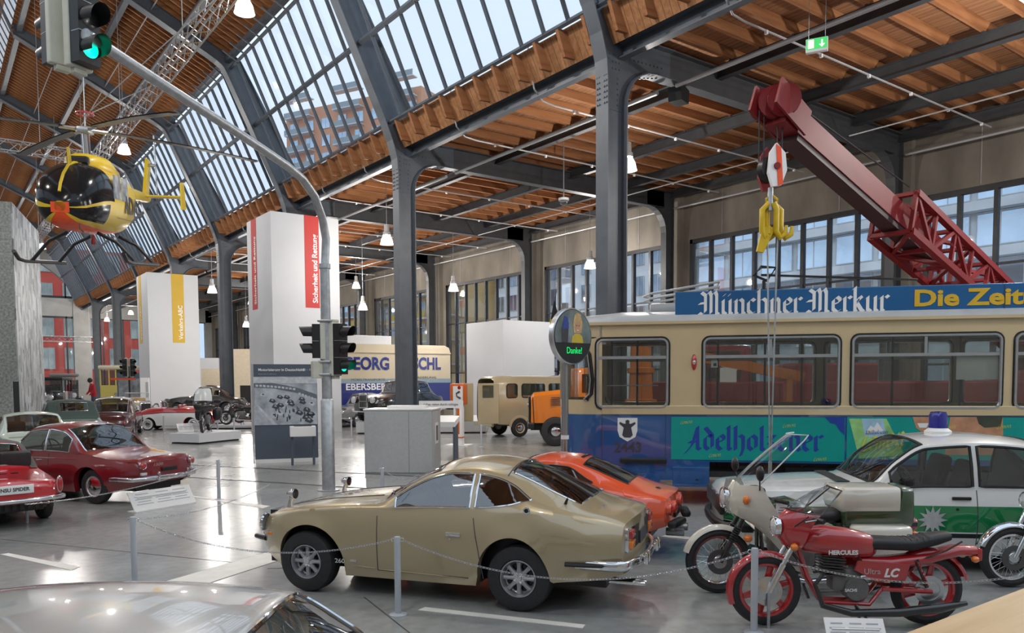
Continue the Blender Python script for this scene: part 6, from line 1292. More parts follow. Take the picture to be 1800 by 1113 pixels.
# aerial photo tower on the left
def photo_mat():
    m = bpy.data.materials.new('printed_aerial_photo'); m.use_nodes = True; N = m.node_tree.nodes; L = m.node_tree.links; b = N['Principled BSDF']; tc = N.new('ShaderNodeTexCoord'); mp = N.new('ShaderNodeMapping'); mp.inputs['Scale'].default_value = (2.2, 2.2, 1.1); v = N.new('ShaderNodeTexVoronoi'); v.distance = 'CHEBYCHEV'; v.inputs['Scale'].default_value = 1.6; n2 = N.new('ShaderNodeTexNoise'); n2.inputs['Scale'].default_value = 3; n2.inputs['Detail'].default_value = 8
    L.new(tc.outputs['Object'], mp.inputs['Vector']); L.new(mp.outputs['Vector'], v.inputs['Vector']); L.new(mp.outputs['Vector'], n2.inputs['Vector']); mx = N.new('ShaderNodeMixRGB'); mx.inputs['Fac'].default_value = .5; L.new(v.outputs['Color'], mx.inputs['Color1']); L.new(n2.outputs['Fac'], mx.inputs['Color2']); bw = N.new('ShaderNodeRGBToBW'); L.new(mx.outputs['Color'], bw.inputs['Color']); rp = N.new('ShaderNodeValToRGB'); rp.color_ramp.elements[0].position = .3; rp.color_ramp.elements[1].position = .72; rp.color_ramp.elements[0].color = (.1, .11, .12, 1); rp.color_ramp.elements[1].color = (.5, .52, .54, 1); L.new(bw.outputs['Val'], rp.inputs['Fac']); L.new(rp.outputs['Color'], b.inputs['Base Color']); b.inputs['Roughness'].default_value = .5; return m
P1, P2 = at(18, 355, 27.5), at(66, 398, 33.0); P1.z = P2.z = 0; u_ = (P2 - P1).normalized(); n_ = Vector((-u_.y, u_.x, 0)); tz = at(18, 355, 27.5).z
t = empty('photo_tower', P1, math.atan2(u_.y, u_.x), 'tall speckled grey tower with a large aerial photograph on its side', 'display tower'); ln = (P2 - P1).length; mb().box((ln / 2, 2.5, tz / 2), (ln, 5, tz)).build('core', mat('speckled_concrete', (.26, .28, .27), .7, 0, .35, 14), t); mb().box((ln / 2, -.02, tz / 2), (ln, .04, tz)).build('aerial_photo', photo_mat(), t); lg = mb().box((-.01, 1.2, tz - 2.5), (.02, 1.4, 1.2), bev=.008).build('round_emblem_panel', mat('navy_panel', (.02, .04, .09), .5), t)
for r_, m_ in ((.42, mat('emblem_green', (.15, .35, .3), .5)), (.3, MATS['navy_panel']), (.2, MATS['emblem_green'])): mb().lathe([(.001, 0), (r_, 0)], 28, 'X', (-.024 - .004 * (.5 - r_), 1.1, tz - 2.6)).build('emblem_ring', m_, lg)
p = at(30, 725, 25.5); B = mb(); B.box((0, 0, 1.1), (.16, .1, 2.2), bev=.01); o = B.build('info_stele', BLACK, None, loc=(p.x, p.y, 0)); tag(o, 'slim black information stele beside the photo tower', 'sign')
# ---- photo panel and lectern
ga, gb = gnd(449, 815), gnd(560, 811); d_ = (gb - ga); hp = 2.62; pn = empty('exhibition_board', ga, math.atan2(d_.y, d_.x), 'slate blue panel with a large street photograph and white headline', 'panel'); wl = d_.length; SLATE = mat('slate_blue_panel', (.075, .095, .13), .55, 0, .05, 3)
mb().box((wl / 2, .06, hp / 2 + .05), (wl, .08, hp - .1)).build('board', SLATE, pn); mb().box((wl / 2, .055, .05), (wl, .1, .1)).build('base_rail', WHITEP, pn); mb().box((-.03, .06, hp / 2), (.03, .1, hp)).build('edge_profile', ALU, pn)
ph = mb().box((wl / 2, .015, 1.65), (wl - .02, .01, 1.28)).build('street_photograph', mat('photo_grey', (.4, .44, .49), .55, 0, .4, 3), pn); PG = [mat('photo_tone_%d' % k, c, .55, 0, .2, 9) for k, c in enumerate(((.05, .06, .075), (.13, .15, .18), (.52, .56, .6), (.4, .43, .48)))]
random.seed(5)
def pq(pts, k, nm='photo_detail', lay=1): mb().prism([(a * wl, 1.01 + b * 1.28) for a, b in pts], .001, 'XZ', .008 - .0012 * lay).build(nm, PG[k], ph)
pq([(0, .86), (1, .86), (1, .98), (0, .99)], 2); pq([(.0, .78), (.3, .76), (.68, .66), (1, .52), (1, .62), (.68, .77), (.3, .87), (0, .87)], 1, lay=2); pq([(0, 0), (.3, .0), (.05, .38), (0, .4)], 3); pq([(.3, 0), (.36, 0), (.06, .42), (.05, .38)], 2, lay=2)
for k in range(11): x_ = .03 + .058 * k; z_ = .845 - .16 * (x_ ** 1.5); pq([(x_, z_ - .045), (x_ + .04, z_ - .05), (x_ + .04, z_ - .01), (x_, z_ - .005)], 2, 'photo_window', 3)
for k in range(6): x_ = .7 + .05 * k; z_ = .71 - .12 * (k / 5); pq([(x_, z_ - .09), (x_ + .035, z_ - .1), (x_ + .035, z_ - .05), (x_, z_ - .04)], 2, 'photo_window', 3)
for k in range(34):
    r_ = random.random(); x_ = .06 + .86 * random.random(); z_ = .06 + .6 * random.random() * (1 - .25 * x_); s_ = .05 + .05 * (1 - z_)
    if x_ < .32 * (1 - z_ / .4) or x_ + 1.5 * s_ > .99: continue
    c_ = 0 if k % 3 else 2; pq([(x_, z_), (x_ + s_, z_ - s_ * .5), (x_ + s_ * 1.5, z_), (x_ + s_ * 1.1, z_ + s_ * .6), (x_ + s_ * .4, z_ + s_ * .8)], c_, 'photo_car', 2 + k % 3); pq([(x_ + s_ * .5, z_ + s_ * .3), (x_ + s_ * .9, z_ + s_ * .1), (x_ + s_ * 1.0, z_ + s_ * .4), (x_ + s_ * .6, z_ + s_ * .6)], 3 if c_ == 0 else 0, 'photo_car_roof', 5)
for k in range(22): x_ = .3 + .5 * random.random(); z_ = .02 + .3 * random.random(); pq([(x_, z_), (x_ + .018, z_), (x_ + .016, z_ + .07), (x_ + .003, z_ + .07)], 0, 'photo_figure', 6)
text('Motorisierung in Deutschland', .098, WHITEP, pn, 'headline', (.12, .012, 2.47), (PI / 2, 0, 0), 'LEFT', bold=.002); text('1950 – 1960', .08, WHITEP, pn, 'headline', (wl - .05, .012, 2.47), (PI / 2, 0, 0), 'RIGHT'); text('Motorisation in Germany', .045, mat('pale_print', (.4, .42, .46), .6), pn, 'subtitle', (.12, .012, 2.36), (PI / 2, 0, 0), 'LEFT')
lc = gnd(533, 817); t = empty('info_lectern', lc, math.atan2(d_.y, d_.x), 'small white screen lectern on dark legs before the photo panel', 'lectern'); B = mb(); B.box((0, -.1, .88), (.64, .34, .26), bev=.01); B.build('head', WHITEP, t); mb().box((0, -.12, 1.016), (.44, .2, .01)).build('screen', BLACK, t)
for s in (-.27, .27): mb().box((s, -.06, .38), (.06, .1, .76)).build('leg', SLATE, t)
p = at(772, 720, 21.5); t = empty('reading_desk', (p.x, p.y, 0), math.atan2(RGT.y, RGT.x) - .12, 'white sloping reading desk with a long caption board on dark legs', 'desk'); mb().box((0, 0, 1.05), (1.0, .7, .14), rx=.2).build('desk_top', WHITEP, t)
for s in (-.45, .45): mb().box((s, 0, .5), (.05, .5, 1.0)).build('leg', SLATE, t)
cp = mb().box((-.02, .34, 1.5), (1.25, .03, .2)).build('caption_board', WHITEP, t); text('Leben retten durch richtiges', .1, INK, cp, 'caption', (-.02, .322, 1.5), (PI / 2, 0, 0), sx=.85)
for s in (-.4, .4): mb().box((s, .36, 1.25), (.03, .02, .4)).build('board_support', GALV, t)
# ---- grey cabinet, phone, white walls
a, b, c_ = gnd(645, 834), gnd(712, 838), gnd(770, 822); t = empty('tall_cabinet', ((a.x + c_.x) / 2, (a.y + c_.y) / 2, 0), math.atan2(b.y - a.y, b.x - a.x) + .36, 'pale grey two-door metal cabinet in front of the steel column', 'cabinet'); GR = mat('pale_grey_cabinet', (.44, .46, .46), .5, 0, .05, 20); hgt = at(645, 722, a.dot(FWD)).z
mb().box((0, 0, hgt / 2), (1.62, 1.0, hgt)).build('body', GR, t); mb().box((0, 0, hgt + .012), (1.66, 1.04, .03)).build('top_plate', WHITEP, t)
for s, w_ in ((-.27, 1.04), (.53, .54)): mb().box((s, -.51, hgt / 2), (w_, .02, hgt - .04)).build('door', GR, t)
v = mb().box((.815, 0, hgt * .62), (.012, .34, .5)).build('side_vent', WHITEP, t); mb().box((.823, 0, hgt * .62), (.008, .2, .36)).build('vent_mesh', mat('vent_dark', (.12, .12, .12), .6), v); mb().box((.1, .1, hgt + .06), (.9, .5, .06)).build('parcel_board', WHITEP, t)
ep = gnd(807, 783); t = empty('emergency_phone', ep, math.atan2(RGT.y, RGT.x) - .3, 'orange and white roadside emergency telephone pillar', 'telephone pillar'); OR = mat('signal_orange', (.62, .13, .015), .4, 0, .05, 8); f_ = ep.dot(FWD); zt = at(805, 674, f_).z; k_ = zt / 2.3
mb().box((0, 0, .015), (.8, .6, .03)).build('foot_plate', WHITEP, t); mb().box((0, 0, .78 * k_), (.3, .26, 1.5 * k_), bev=.03).build('pillar', WHITEP, t, True); mb().box((.02, -.135, .9 * k_), (.1, .012, .95 * k_)).build('orange_stripe', OR, t); mb().box((0, 0, .3 * k_), (.315, .275, .04)).build('orange_ring', OR, t)
hd = mb().box((0, 0, 1.9 * k_), (.5, .4, .78 * k_), bev=.04).build('phone_head', OR, t, True); mb().box((.05, -.205, 1.92 * k_), (.34, .012, .56 * k_)).build('front_plate', WHITEP, hd); mb().tube([(.12, -.22, 2.0 * k_), (.0, -.22, 1.93 * k_), (.02, -.22, 1.82 * k_), (.15, -.22, 1.75 * k_)], [.035, .022, .022, .035], 8).build('handset_symbol', INK, hd); mb().lathe([(.001, 0), (.06, 0)], 12, 'Y', (.1, -.213, 2.14 * k_)).build('red_emblem', REDLENS, hd); mb().box((-.255, 0, 1.9 * k_), (.012, .26, .5 * k_)).build('side_plate', mat('blue_print', (.1, .1, .4), .5), hd)
p = at(897, 690, 38.9); nb_ = empty('exhibition_cube', (p.x, p.y, 0), 0, 'large plain white exhibition cube behind the ambulance van', 'exhibition wall'); hz = at(890, 563, 37.0).z; mb().box((0, 0, hz / 2), (3.1, 3.1, hz)).build('cladding', WHITE, nb_)
mb().tube([(-1.5, -1.6, 1.95), (1.4, -1.6, 1.95)], .02, 6).build('label_rail', GALV, nb_)
for px_, f, w_, h_, m_, lab in ((392, 58, 3.0, 3.1, mat('cream_board', (.55, .47, .35), .6), 'cream partition wall behind the yellow banner tower'), (428, 50, 2.2, 4.2, MATS['cream_board'], 'tall cream partition beside the red banner tower'), (366, 62, 1.8, 4.0, WHITE, 'plain white partition behind the yellow banner tower')):
    p = at(px_, 690, f); t = empty('partition_wall', (p.x, p.y, 0), math.atan2(RGT.y, RGT.x), lab, 'partition'); mb().box((0, 0, h_ / 2), (w_, .3, h_)).build('panel', m_, t); mb().box((.2, -.16, .95), (.7, .02, 1.9)).build('doorway', BLACK, t)
p = at(255, 680, 46); t = empty('text_column', (p.x, p.y, 0), math.atan2(RGT.y, RGT.x), 'narrow white text column in front of the yellow banner tower', 'sign'); mb().box((0, 0, 1.2), (.5, .1, 2.4)).build('panel', WHITEP, t); mb().box((0, -.06, .9), (.36, .01, .16)).build('orange_label', AMBER, t); mb().box((.14, -.06, 1.7), (.14, .01, .9)).build('text_print', mat('grey_text', (.4, .42, .45), .6), t)
# wooden counter at the lower right
a, b = gnd(1590, 1114, 1.1), gnd(1806, 1032, 1.1); d_ = (b - a).normalized(); n_ = Vector((d_.y, -d_.x, 0)); t = empty('wooden_counter', (0, 0, 0), 0, 'pale wooden counter top beside the viewpoint', 'counter'); WC = wood('pale_oak', (.5, .34, .17), (.62, .44, .25), 1.2, 'X', 0, rough=.45)
q = [a - d_ * .3, b + d_ * .8, b + d_ * .8 + n_ * .5, a - d_ * .3 + n_ * .5]; mb().prism([(p.x, p.y) for p in q], .05, 'XY', 1.05).build('counter_top', WC, t)
q = [a - d_ * .25 + n_ * .05, b + d_ * .7 + n_ * .05, b + d_ * .7 + n_ * .42, a - d_ * .25 + n_ * .42]; mb().prism([(p.x, p.y) for p in q], 1.05, 'XY', 0.0).build('counter_body', WC, t)
# ================================================================== traffic signal mast
SCREAM = mat('signal_housing_cream', (.55, .56, .48), .5, 0, .05, 8); GLIT = mat('lit_green_lens', (.0, .3, .18), .3, 0, .1, 9, emit=(.0, .85, .45), estr=1.6); RDIM = mat('dim_red_lens', (.25, .01, .015), .3, 0, .1, 9); ODIM = mat('dark_lens', (.03, .03, .03), .2, 0, .1, 9)
def signal_head(parent, loc, face, lenses, s=.33, nm='signal_head'):
    e = empty(nm, loc, yaw_of(face)); e.parent = parent; n = len(lenses); h = n * s
    mb().box((-.12, 0, 0), (.1, .3, h + .06), bev=.015).build('housing', SCREAM, e); mb().box((0, 0, 0), (.16, .27, h)).build('front_body', BLACK, e)
    for k, m in enumerate(lenses):
        z = h / 2 - s * (k + .5); mb().lathe([(.001, .1), (.06, .095), (.105, .082)], 20, 'X', (0, 0, z)).build('lens', m, e, True)
        rows = []
        for q, r in ((.07, .125), (.2, .122), (.33, .118)): rows.append([(q - (.06 if q > .3 else 0) * (1 - math.cos((a - PI / 2) * .9)), r * math.cos(a), z + r * math.sin(a)) for a in np.linspace(-.55, PI + .55, 17)])
        mb().grid(rows).build('visor', BLACK if m is not GLIT else mat('visor_glow_tint', (.015, .02, .018), .35), e, True, 70)  # visor over the lit lens has the green glow mixed into its black
        if k: mb().box((.02, 0, z + s / 2), (.13, .272, .008)).build('section_joint', GALV, e)
    mb().box((-.12, 0, -h / 2 - .06), (.09, .16, .06), bev=.01).build('bracket', SCREAM, e); mb().box((-.12, 0, h / 2 + .06), (.09, .16, .06), bev=.01).build('bracket', SCREAM, e)
    return e
MP0 = gnd(578, 862); MF = MP0.dot(FWD); ME = at(187, 84, 9.4); MD = Vector((ME.x - MP0.x, ME.y - MP0.y, 0)); ML = MD.length; MD.normalize(); MN = Vector((-MD.y, MD.x, 0))
def onmast(px, py):
    r = ray(px, py); o = Vector((0, 0, EYE)) - Vector((MP0.x, MP0.y, 0)); t = -o.dot(MN) / r.dot(MN); p = o + r * t; return Vector((p.dot(MD), 0, p.z))
mast = empty('traffic_signal_mast', (MP0.x, MP0.y, 0), math.atan2(MD.y, MD.x), 'galvanised traffic signal mast with a long curved arm', 'traffic light')
mb().lathe([(.001, 0), (.22, 0), (.22, .015), (.128, .02), (.128, 1.78), (.1, 1.82)], 24).build('mast_base', GALV, mast, True); zc1 = onmast(576, 475).z; mb().lathe([(.1, 1.78), (.094, zc1), (.115, zc1 + .01), (.115, zc1 + .1), (.08, zc1 + .11)], 24).build('mast_tube', GALV, mast, True)
arm = [Vector((0, 0, zc1))] + [onmast(*q) for q in ((573, 420), (567, 385), (553, 345), (532, 315), (505, 292), (470, 268), (400, 222), (300, 158), (187, 84), (150, 60))]; arm[0].x = 0
mb().tube(arm, [.08, .08, .08, .078, .076, .074, .072, .07, .068, .066, .066], 14).build('arm', GALV, mast, True, 60)
Ri = mast.rotation_euler.z
def loc_m(p): q = p - Vector((MP0.x, MP0.y, 0)); return Vector((q.dot(MD), q.dot(MN), q.z))
def dir_m(d): return Vector((d.dot(MD), d.dot(MN), 0))
pl_, pr_ = at(556, 600, MF), at(598, 614, MF)
signal_head(mast, loc_m(pl_), dir_m(-RGT * .92 - FWD * .25), [RDIM, ODIM]); signal_head(mast, loc_m(pr_), dir_m(RGT * .9 - FWD * .4), [ODIM, ODIM, GLIT]); pb = at(560, 650, MF); mb().box(loc_m(pb), (.22, .26, .34), bev=.015, rz=.6).build('push_box', SCREAM, mast)
for zz in (3.35, 2.55, 2.3): mb().box((0, 0, zz), (.26, .26, .05), bev=.02).build('clamp', GALV, mast)
p1, p2 = at(98, 38, 9.4), at(148, 34, 9.2); signal_head(mast, loc_m(p1), dir_m(-RGT * .8 + FWD * .6), [ODIM, ODIM, ODIM], .34); signal_head(mast, loc_m(p2), dir_m(RGT * .9 - FWD * .42), [ODIM, ODIM, GLIT], .34)
e1, e2 = loc_m(at(122, 102, 9.4)), loc_m(at(118, -60, 9.4)); mb().cyl(e1, e2, .04, 12).build('hanger_tube', ALU, mast, True); mb().cyl(loc_m(at(160, 66, 9.4)), loc_m(at(95, 22, 9.4)), .06, 12).build('arm_end', GALV, mast, True)
# ================================================================== rescue helicopter
HY = mat('helicopter_yellow_paint', (.66, .46, .012), .4, 0, .03, 2, coat=.25); HO = mat('signal_red_orange', (.85, .09, .02), .4, 0, .05, 6); HBLK = mat('dark_canopy', (.012, .013, .015), .14, 0, .1, 5, spec=.35)
hn = Vector((-.44, -.9, 0)).normalized(); hc = at(104, 318, 18.7); HC = Vector((hc.x, hc.y, hc.z)) - hn * 2.3
HEL = empty('rescue_helicopter', HC, yaw_of(hn), 'yellow rescue helicopter with orange nose stripe hanging under the roof', 'helicopter'); HEL.rotation_euler = (0, math.radians(7), yaw_of(hn))
sec = [(2.38, -.3, .12, .12), (2.33, -.27, .34, .3), (2.2, -.22, .52, .46), (1.98, -.13, .66, .6), (1.6, -.03, .76, .75), (1.2, .02, .79, .82), (.9, .03, .8, .84), (.1, .03, .8, .84), (-.8, .06, .79, .82), (-1.4, .14, .7, .72), (-1.85, .26, .52, .54), (-2.15, .36, .32, .36)]
NA = 72; GV = []; rows = []
for (x_, zc, w_, h_) in sec:
    r = []
    for k in range(NA):
        a = 2 * PI * k / NA - PI / 2 + PI / NA; c, s_ = math.cos(a), math.sin(a); r.append((x_, w_ * math.copysign(abs(c) ** .8, c), zc + h_ * math.copysign(abs(s_) ** .8, s_)))
    rows.append(r)
grp = {'fuselage': [], 'canopy': [], 'chin_window': [], 'nose_stripe': []}; V_ = [p for r in rows for p in r]
for i in range(len(rows) - 1):
    for k in range(NA):
        ang = math.degrees(2 * PI * (k + .5) / NA - PI / 2 + PI / NA); up_ = ang if ang <= 90 else 180 - ang; x_ = (sec[i][0] + sec[i + 1][0]) / 2; key = 'fuselage'
        if 0 < up_ < 91 and .95 < x_ < 2.36: key = 'canopy'
        elif -46 < up_ < -5 and 1.3 < x_ < 2.36: key = 'chin_window'
        elif up_ < -64 and x_ > -1.4: key = 'nose_stripe'
        grp[key].append((i * NA + k, i * NA + (k + 1) % NA, (i + 1) * NA + (k + 1) % NA, (i + 1) * NA + k))
grp['fuselage'] += [tuple(range(NA)), tuple(range((len(rows) - 1) * NA, len(rows) * NA))]
for key, m in (('fuselage', HY), ('canopy', HBLK), ('chin_window', HBLK), ('nose_stripe', HO)):
    fs = grp[key]; us = sorted({a for f in fs for a in f}); rm_ = {a: k for k, a in enumerate(us)}; B = mb(); B.v = [V_[a] for a in us]; B.f = [tuple(rm_[a] for a in f) for f in fs]; B.build(key, m, HEL, True, 60)
mb().prism([(-.2, -.44), (.2, -.44), (.2, -.2), (-.2, -.2)], .02, 'YZ', 2.36).build('nose_stripe', HO, HEL)
shell(HEL, [(-1.8, .5, .28, .28), (-3.5, .58, .2, .2), (-5.4, .64, .13, .14), (-5.7, .65, .08, .09)], HY, 'tail_boom', ang=70); mb().prism([(-5.1, .6), (-5.6, .62), (-6.15, 1.9), (-5.75, 1.95)], .09, 'XZ', -.045).build('tail_fin', HY, HEL)
mb().box((-4.9, 0, .66), (.5, 2.5, .06), bev=.02).build('tailplane', HY, HEL)
for s in (1, -1): mb().prism([(-5.2, .3), (-4.6, .25), (-4.65, 1.1), (-5.05, 1.15)], .05, 'XZ', s * 1.25 - .025).build('end_plate', HY, HEL)
mb().cyl((-5.85, .05, 1.75), (-5.85, .25, 1.75), .05, 10).build('tail_rotor_hub', GALV, HEL)
for s in (1, -1): mb().box((-5.85, .25, 1.75 + s * .5), (.15, .02, .9), bev=.005).build('tail_rotor_blade', ALU, HEL)
shell(HEL, [(.95, .86, .1, .1), (.6, .92, .42, .24), (-.2, .95, .48, .26), (-1.2, .82, .4, .2), (-1.7, .7, .2, .1)], HY, 'engine_cowling', ang=70); mb().box((.86, 0, .95), (.2, .5, .2), bev=.05).build('air_intake', BLACK, HEL)
mb().cyl((.15, 0, 1.1), (.15, 0, 1.75), .09, 14).build('rotor_mast', CHROME, HEL, True); rh = mb().box((.15, 0, 1.78), (.5, .3, .16), bev=.05).build('rotor_hub', GALV, HEL, True)
for k in range(4):
    a = math.radians(38 + 90 * k); B = mb(); B.M = Matrix.Translation((.15, 0, 1.8)) @ Matrix.Rotation(a, 4, 'Z'); B.grid([[(x_, y_, -.05 * (x_ / 4.9) ** 2 * 4 + .0) for x_ in (.55, .9, 2, 3, 4, 4.9)] for y_ in (-.14, .14)]); B.grid([[(x_, y_, -.05 * (x_ / 4.9) ** 2 * 4 + .03) for x_ in (.55, .9, 2, 3, 4, 4.9)] for y_ in (-.14, .14)]); bl = B.build('rotor_blade', mat('rotor_grey', (.09, .09, .09), .5), HEL); B = mb(); B.M = Matrix.Translation((.15, 0, 1.8)) @ Matrix.Rotation(a, 4, 'Z'); B.cyl((.1, 0, 0), (.62, 0, 0), .05, 8); B.build('blade_grip', ALU, bl, True)
for s in (1, -1):
    mb().tube([(2.0, s * 1.22, -1.35), (1.75, s * 1.22, -1.52), (1.4, s * 1.22, -1.56), (-1.3, s * 1.22, -1.56)], .05, 10).build('skid', BLACK, HEL, True)
    for x_ in (.95, -.85): mb().tube([(x_, s * .35, -.82), (x_, s * .8, -1.05), (x_, s * 1.22, -1.54)], .045, 10).build('skid_strut', BLACK, HEL, True)
    mb().tube([(2.05, s * .3, -.6), (2.12, s * .32, -.8), (1.95, s * .34, -.86)], .012, 6).build('nose_aerial', BLACK, HEL)
    for a_, b_ in ((.95, .35), (.28, -.3)): pl = mb().prism([(a_, .05), (a_ - .06, .62), (b_ + .02, .66), (b_, .05)], .02 * s, 'XZ', s * .79).build('door_window', mat('bright_side_glass', (.5, .55, .6), .1, .3, .6, 3), HEL)
    mb().box((-.2, s * .81, -.42), (2.0, .01, .015)).build('door_rail', BLACK, HEL)
    text('ADAC', .62, BLACK, HEL, 'operator_lettering', (-.75, s * .81, -.05), (PI / 2, 0, PI if s > 0 else 0), bold=.02, sx=.95)
mb().prism([(1.55, .74), (1.4, .73), (1.46, 1.15), (1.55, 1.16)], .05, 'XZ', -.025).build('wire_cutter', HY, HEL); mb().tube([(x_ + .01, 0, zc + h_ + .005) for x_, zc, w_, h_ in sec[1:7]], .035, 8).build('canopy_post', HY, HEL, True); mb().cyl((.5, .1, -.86), (.5, .1, -1.1), .05, 8).build('belly_lamp', REDLENS, HEL)
# suspension ropes up to the roof
hub = Matrix.Translation(HC) @ HEL.rotation_euler.to_matrix().to_4x4() @ Vector((.15, 0, 1.85)); inv = (Matrix.Translation(HC) @ HEL.rotation_euler.to_matrix().to_4x4()).inverted()
mb().tube([inv @ (hub + Vector((.2 * math.cos(a), .2 * math.sin(a), .35))) for a in np.linspace(0, 2 * PI, 17)[:-1]], .03, 6, closed=True).build('lifting_ring', REDLENS, HEL, True)
for q in ((6.2, 27.0, 11.6), (6.2, 19.0, 11.6)): mb().tube([inv @ (hub + Vector((0, 0, .3))), inv @ Vector(q)], .014, 5).build('suspension_rope', GALV, HEL)
mb().tube([inv @ hub, inv @ (hub + Vector((0, 0, .4)))], .02, 6).build('suspension_rope', GALV, HEL)
mb().tube([inv @ (hub + Vector((0, 0, .3))), inv @ Vector((hub.x, hub.y, 18.35 - max(0, hub.x - 3.7) * .477))], .014, 5).build('suspension_rope', GALV, HEL)
# ================================================================== lighting trusses
def truss(name, label, a, b, w=.42, hang=None):
    a, b = Vector(a), Vector(b); t = empty(name, a, 0, label, 'truss'); d = b - a; L_ = d.length; u = d.normalized(); sd = u.cross(Vector((0, 0, 1))).normalized(); up_ = Vector((0, 0, 1)); cs = [sd * (i * w / 2) + up_ * (j * w / 2) for i, j in ((-1, -1), (1, -1), (1, 1), (-1, 1))]
    for c in cs: mb().tube([c, c + d], .026, 6).build('chord', ALU, t, True)
    B = mb(); n = int(L_ / w)
    for f in range(4):
        c0, c1 = cs[f], cs[(f + 1) % 4]
        for k in range(n): p, q = (c0, c1) if k % 2 else (c1, c0); B.tube([p + u * (k * L_ / n), q + u * ((k + 1) * L_ / n)], .014, 4, caps=False)
    B.build('lacing', ALU, t)['kind'] = 'stuff'
    for k in (range(1, int(L_ / 9)) if hang is None else hang): p = u * (k * 9.0); x_ = (a + p).x; zr = 15.3 + (10.3 - max(3.7, abs(x_))) / 6.6 * 3.15 - .1; mb().tube([p, Vector((p.x, p.y, zr - a.z))], .012, 5).build('hanger_rope', GALV, t)
    return t
truss('lighting_truss', 'long aluminium lattice truss hung lengthwise under the nave roof', (6.22, 6, 11.7), (6.22, 72, 11.7)); truss('lighting_truss', 'aluminium lattice truss hung crosswise behind the helicopter', (5.9, 38, 11.7), (-6, 38, 11.7), hang=[0.2])
truss('lighting_truss', 'aluminium lattice truss across the far end wall windows', (3, 86.5, 6.3), (13.6, 86.5, 6.3), .5, hang=[0.1, 1.1])
# ================================================================== mobile crane behind the tram
CRD = mat('crane_red_paint', (.2, .011, .012), .5, 0, .1, 3, spec=.35); CR = empty('mobile_crane', T0 + TY * (TW + 5.4) + TX * 4.6, yaw_of(TX), 'dark red mobile crane behind the tram with its boom raised over it', 'crane')
mb().box((0, 0, 1.35), (10.6, 2.4, 1.5), bev=.05).build('chassis', CRD, CR); mb().box((-.9, 0, 2.25), (2.2, 2.2, .6), bev=.06).build('engine_cover', CRD, CR); cb = mb().box((-3.6, 0, 2.2), (1.7, 2.3, 1.6), bev=.12).build('driver_cab', CRD, CR, True); mb().box((-3.6, -1.16, 2.5), (1.2, .02, .7)).build('cab_window', CARGLASS, cb); mb().box((-3.3, -1.17, 2.2), (.4, .01, .5)).build('striped_flag', WHITEP, cb)
for x_ in (-3.5, -2.2, 2.0, 3.3):
    src = wheel_parts('cap', .55, .35, .3, CRD)
    for s in (1, -1):
        w = inst(src[0], (x_, s * 1.0, .55), (0, 0, 0 if s > 0 else PI), CR)
        for ch in src[1:]: inst(ch, parent=w)
    for o in src: bpy.data.objects.remove(o)
TIPW, ENDW = at(1366, 196, 12.0), at(1800, 585, 18.6); invc = (Matrix.Translation(CR.location) @ Matrix.Rotation(yaw_of(TX), 4, 'Z')).inverted(); tl, el = invc @ TIPW, invc @ ENDW; bd = (el - tl); BL = bd.length; bu = bd.normalized(); bs = bu.cross(Vector((0, 0, 1))).normalized(); bv = bs.cross(bu).normalized()
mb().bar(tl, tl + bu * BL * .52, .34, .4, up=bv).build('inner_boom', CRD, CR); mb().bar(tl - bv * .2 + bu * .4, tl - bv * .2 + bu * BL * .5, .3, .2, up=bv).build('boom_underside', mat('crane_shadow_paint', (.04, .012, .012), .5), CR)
W2 = .36; st_b = BL * .36
for i, j in ((-1, -1), (1, -1), (1, 1), (-1, 1)): mb().bar(tl + bu * st_b + bs * i * W2 + bv * j * W2, el + bs * i * W2 + bv * j * W2, .12, .12, up=bv).build('lattice_chord', CRD, CR)
n = 8; seg = (BL - st_b) / n
for (i0, j0), (i1, j1) in (((-1, -1), (1, -1)), ((1, -1), (1, 1)), ((1, 1), (-1, 1)), ((-1, 1), (-1, -1))):
    for k in range(n):
        p, q = ((i0, j0), (i1, j1)) if k % 2 else ((i1, j1), (i0, j0)); a_ = tl + bu * (st_b + seg * k); b_ = a_ + bu * seg; mb().bar(a_ + bs * p[0] * W2 + bv * p[1] * W2, b_ + bs * q[0] * W2 + bv * q[1] * W2, .07, .07, up=bv).build('lattice_brace', CRD, CR); mb().bar(a_ + bs * p[0] * W2 + bv * p[1] * W2, a_ + bs * q[0] * W2 + bv * q[1] * W2, .07, .07, up=bu).build('lattice_brace', CRD, CR)
tb = el + bu * .6; mb().bar(el, Vector((el.x + .9, 0, 2.3)), .9, .6, up=bv).build('boom_foot', CRD, CR); mb().box((el.x + .9, 0, 1.95), (2.2, 2.2, .8), bev=.08).build('turntable', CRD, CR)
hd_ = tl - bu * .1
for s in (-.16, 0, .16): mb().lathe([(.001, -.03), (.2, -.03), (.24, -.045), (.2, 0), (.24, .045), (.2, .03), (.001, .03)], 20, 'Y', hd_ + bs * s + bv * .1).build('pulley', CRD, CR, True)
for s in (-.22, .22): mb().bar(tl + bu * .5 + bs * s, tl - bu * .35 + bs * s + bv * .1, .04, .42, up=bv).build('boom_head_plate', CRD, CR)
mb().tube([hd_ + bv * .3, tl + bu * BL * .4 + bv * .75], .015, 5).build('boom_rope', BLACK, CR)
